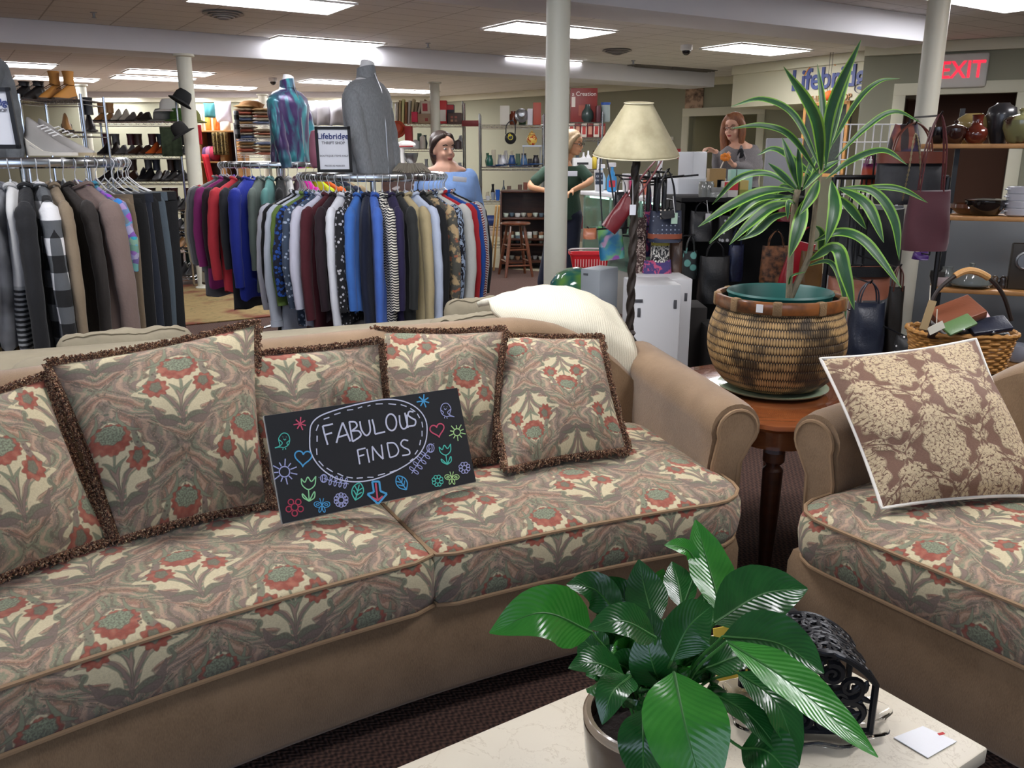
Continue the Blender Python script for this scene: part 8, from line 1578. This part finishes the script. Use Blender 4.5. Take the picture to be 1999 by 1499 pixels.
pot('white jug with loop handle low at the right edge', 3, 1985, .12, .08, BOWL, '#b4b8c4', name='jug', cat='jug', b=.05)
# ================================================================ WICKER BASKET WITH WALLETS
c = P(1875, 660, Y=3.25); zr_, zb_ = zat(648, 3.25, 1875), zat(715, 3.25, 1875); t = thing('wicker_basket', 'honey wicker basket with tall wrapped handle, filled with wallets, behind the damask pillow', 'basket', (c.x, c.y, zb_)); rzw = R(-8)
WK = M('honey_wicker', '#a8763c', .5, fn=lambda b: mixc(L('#8a5a28'), L('#c89450'), noise(coord(), 60, 2)))
def wr(s, z, n=64): return [V((c.x, c.y, z)) + Euler((0, 0, rzw)).to_matrix() @ V((.185 * s * (abs(cos(a)) ** .6) * (1 if cos(a) > 0 else -1), .12 * s * (abs(sin(a)) ** .6) * (1 if sin(a) > 0 else -1), 0)) for a in [2 * pi * (j + .5) / n for j in range(n)]]
m = MB(); nR = 13
for k in range(nR):
    f = k / (nR - 1); rg = wr(.86 + .14 * f, zb_ + (zr_ - zb_) * f); rg = [p + (p - V((c.x, c.y, p.z))).normalized() * .003 * (1 if (j // 2 + k) % 2 else -1) for j, p in enumerate(rg)]; m.tube(rg, .0055, 5, close=True)
m.loft([wr(.84, zb_, 64), wr(.86, zb_, 64)]); m.build('woven_side', WK, t); m = MB()
rg = wr(1.02, zr_ + .006, 96); m.tube(rg, [.009 + .003 * sin(j * 1.6) for j in range(96)], 7, close=True); m.build('rim', WK, t)
m = MB(); hp = bez([P(1812, 640, Y=3.2), P(1824, 580, Y=3.2), P(1856, 545, Y=3.2), P(1892, 528, Y=3.2), P(1930, 542, Y=3.2), P(1958, 575, Y=3.22), P(1975, 625, Y=3.25)], 8); m.tube(hp, .008, 7); m.build('handle', cm('#2c2420', .5), t)
m = MB(); m.tube(hp[18:33], .013, 8); m.build('cane_wrapped_grip', M('cane_grip', '#b98a52', .6, bump=.5, bscale=200), t)
for k, (px, py, rz, wd, ht, col) in enumerate(((1812, 615, .1, .03, .11, '#a89068'), (1828, 640, -.7, .06, .03, '#d8d4c4'))): m = MB(); q = P(px, py, Y=3.08); m.box(q, (wd, .002, ht), 0, 0, ry=.2 if k == 0 else -.5); o = m.build('price_tag', cm(col, .7), t); m = MB(); m.tube([q + V((0, 0, ht / 2 - .01)), q + V((.01, .03, ht / 2 + .05))], .002, 4); m.build('tag_string', cm('#b8b0a0'), o)
m = MB(); m.loft([[V((p.x, p.y, z)) for p in wr(.8, 0, 24)] for z in (0, zb_ - .002)]); tag(m.build('basket_stand', cm('#2c2622', .8)), 'dark stand under the wicker basket', 'stand')
def wallet(label, px, py, Y, d, col, rz, ry, rx=0):
    q = P(px, py, Y=Y); t = thing('wallet', label, 'wallet', q); m = MB(); m.box(q, d, rz, .006, rx, ry); m.build('wallet_body', LE(col), t); m = MB(); rm = (MX.Rotation(rz, 4, 'Z') @ MX.Rotation(ry, 4, 'Y') @ MX.Rotation(rx, 4, 'X')).to_3x3(); m.ell(q + rm @ V((0, -d[1] / 2, 0)), (.008, .004, .006), 8, 6); m.build('clasp', STEEL, t)
wallet('large tan brown leather wallet on top of the wicker basket', 1868, 612, 3.2, (.17, .12, .035), '#7a4630', .1, -.35, .45); wallet('green and cream striped wallet in the wicker basket', 1872, 634, 3.12, (.12, .06, .014), '#5c7a4c', .2, -.35, .6); wallet('red glossy wallet in the wicker basket', 1905, 618, 3.25, (.11, .08, .02), '#7c1c28', 0, .1, .5)
wallet('navy black long purse at the right of the wicker basket', 1930, 636, 3.15, (.15, .08, .022), '#1c2030', 0, -.15, .5); wallet('black purse under the navy one', 1915, 650, 3.18, (.17, .1, .03), '#141416', 0, -.1, .3); wallet('dark brown flat wallet at the left of the wicker basket', 1828, 645, 3.2, (.09, .1, .03), '#2c1a14', 0, .2, .4)
for cx_, zt in HOOKS:      # every hanging bag gets the arm or rail hook that holds it
    px = 1000 + cx_ * F / (zt.y * _c + (CAMZ - zt.z) * _s); m = MB()
    if zt.z < .3: continue
    if px < 1336: q = V((TREE.location.x, TREE.location.y, zt.z - .004)); par = TREE
    elif px < 1560: q = V((zt.x, STAND.location.y + .14, zt.z - .004)); par = STAND
    else: q = V((max(x0r, min(x1r, zt.x)), Ys, zt.z - .004)); par = RACK
    m.tube([q, zt - V((0, 0, .006)), zt + (zt - q).normalized() * .02 + V((0, 0, .012))], .0045, 6); m.build('hook_arm', BLACKM, par)
    if par is RACK: m = MB(); m.tube([q, V((q.x, Ys, zt_r))], .005, 6); m.build('hook_arm', BLACKM, par)
# dark clutter between lamp and stand on the floor: baskets and crates seen in slivers
for i, (x0, x1, y0, Y, col, lab) in enumerate(((1356, 1400, 600, 5.3, '#2c2826', 'dark brown crate on the floor behind the basket planter, left one'), (1404, 1470, 640, 5.1, '#1e1c1c', 'black low crate on the floor behind the basket planter'), (1560, 1625, 575, 5.2, '#30221c', 'dark box under the hanging bags right of the planter'), (1190, 1212, 590, 5.3, '#2a3c4a', 'blue grey crate between grey cabinet and lamp pole'))):
    a, b, z0_, z1_ = px_box(x0, x1, y0, y0 + 60, Y); bobj('storage_crate', lab, 'crate', ((a + b) / 2, Y + .15, 0), (b - a, .3, max(.1, z1_)), cm(col, .8), 0, .008)
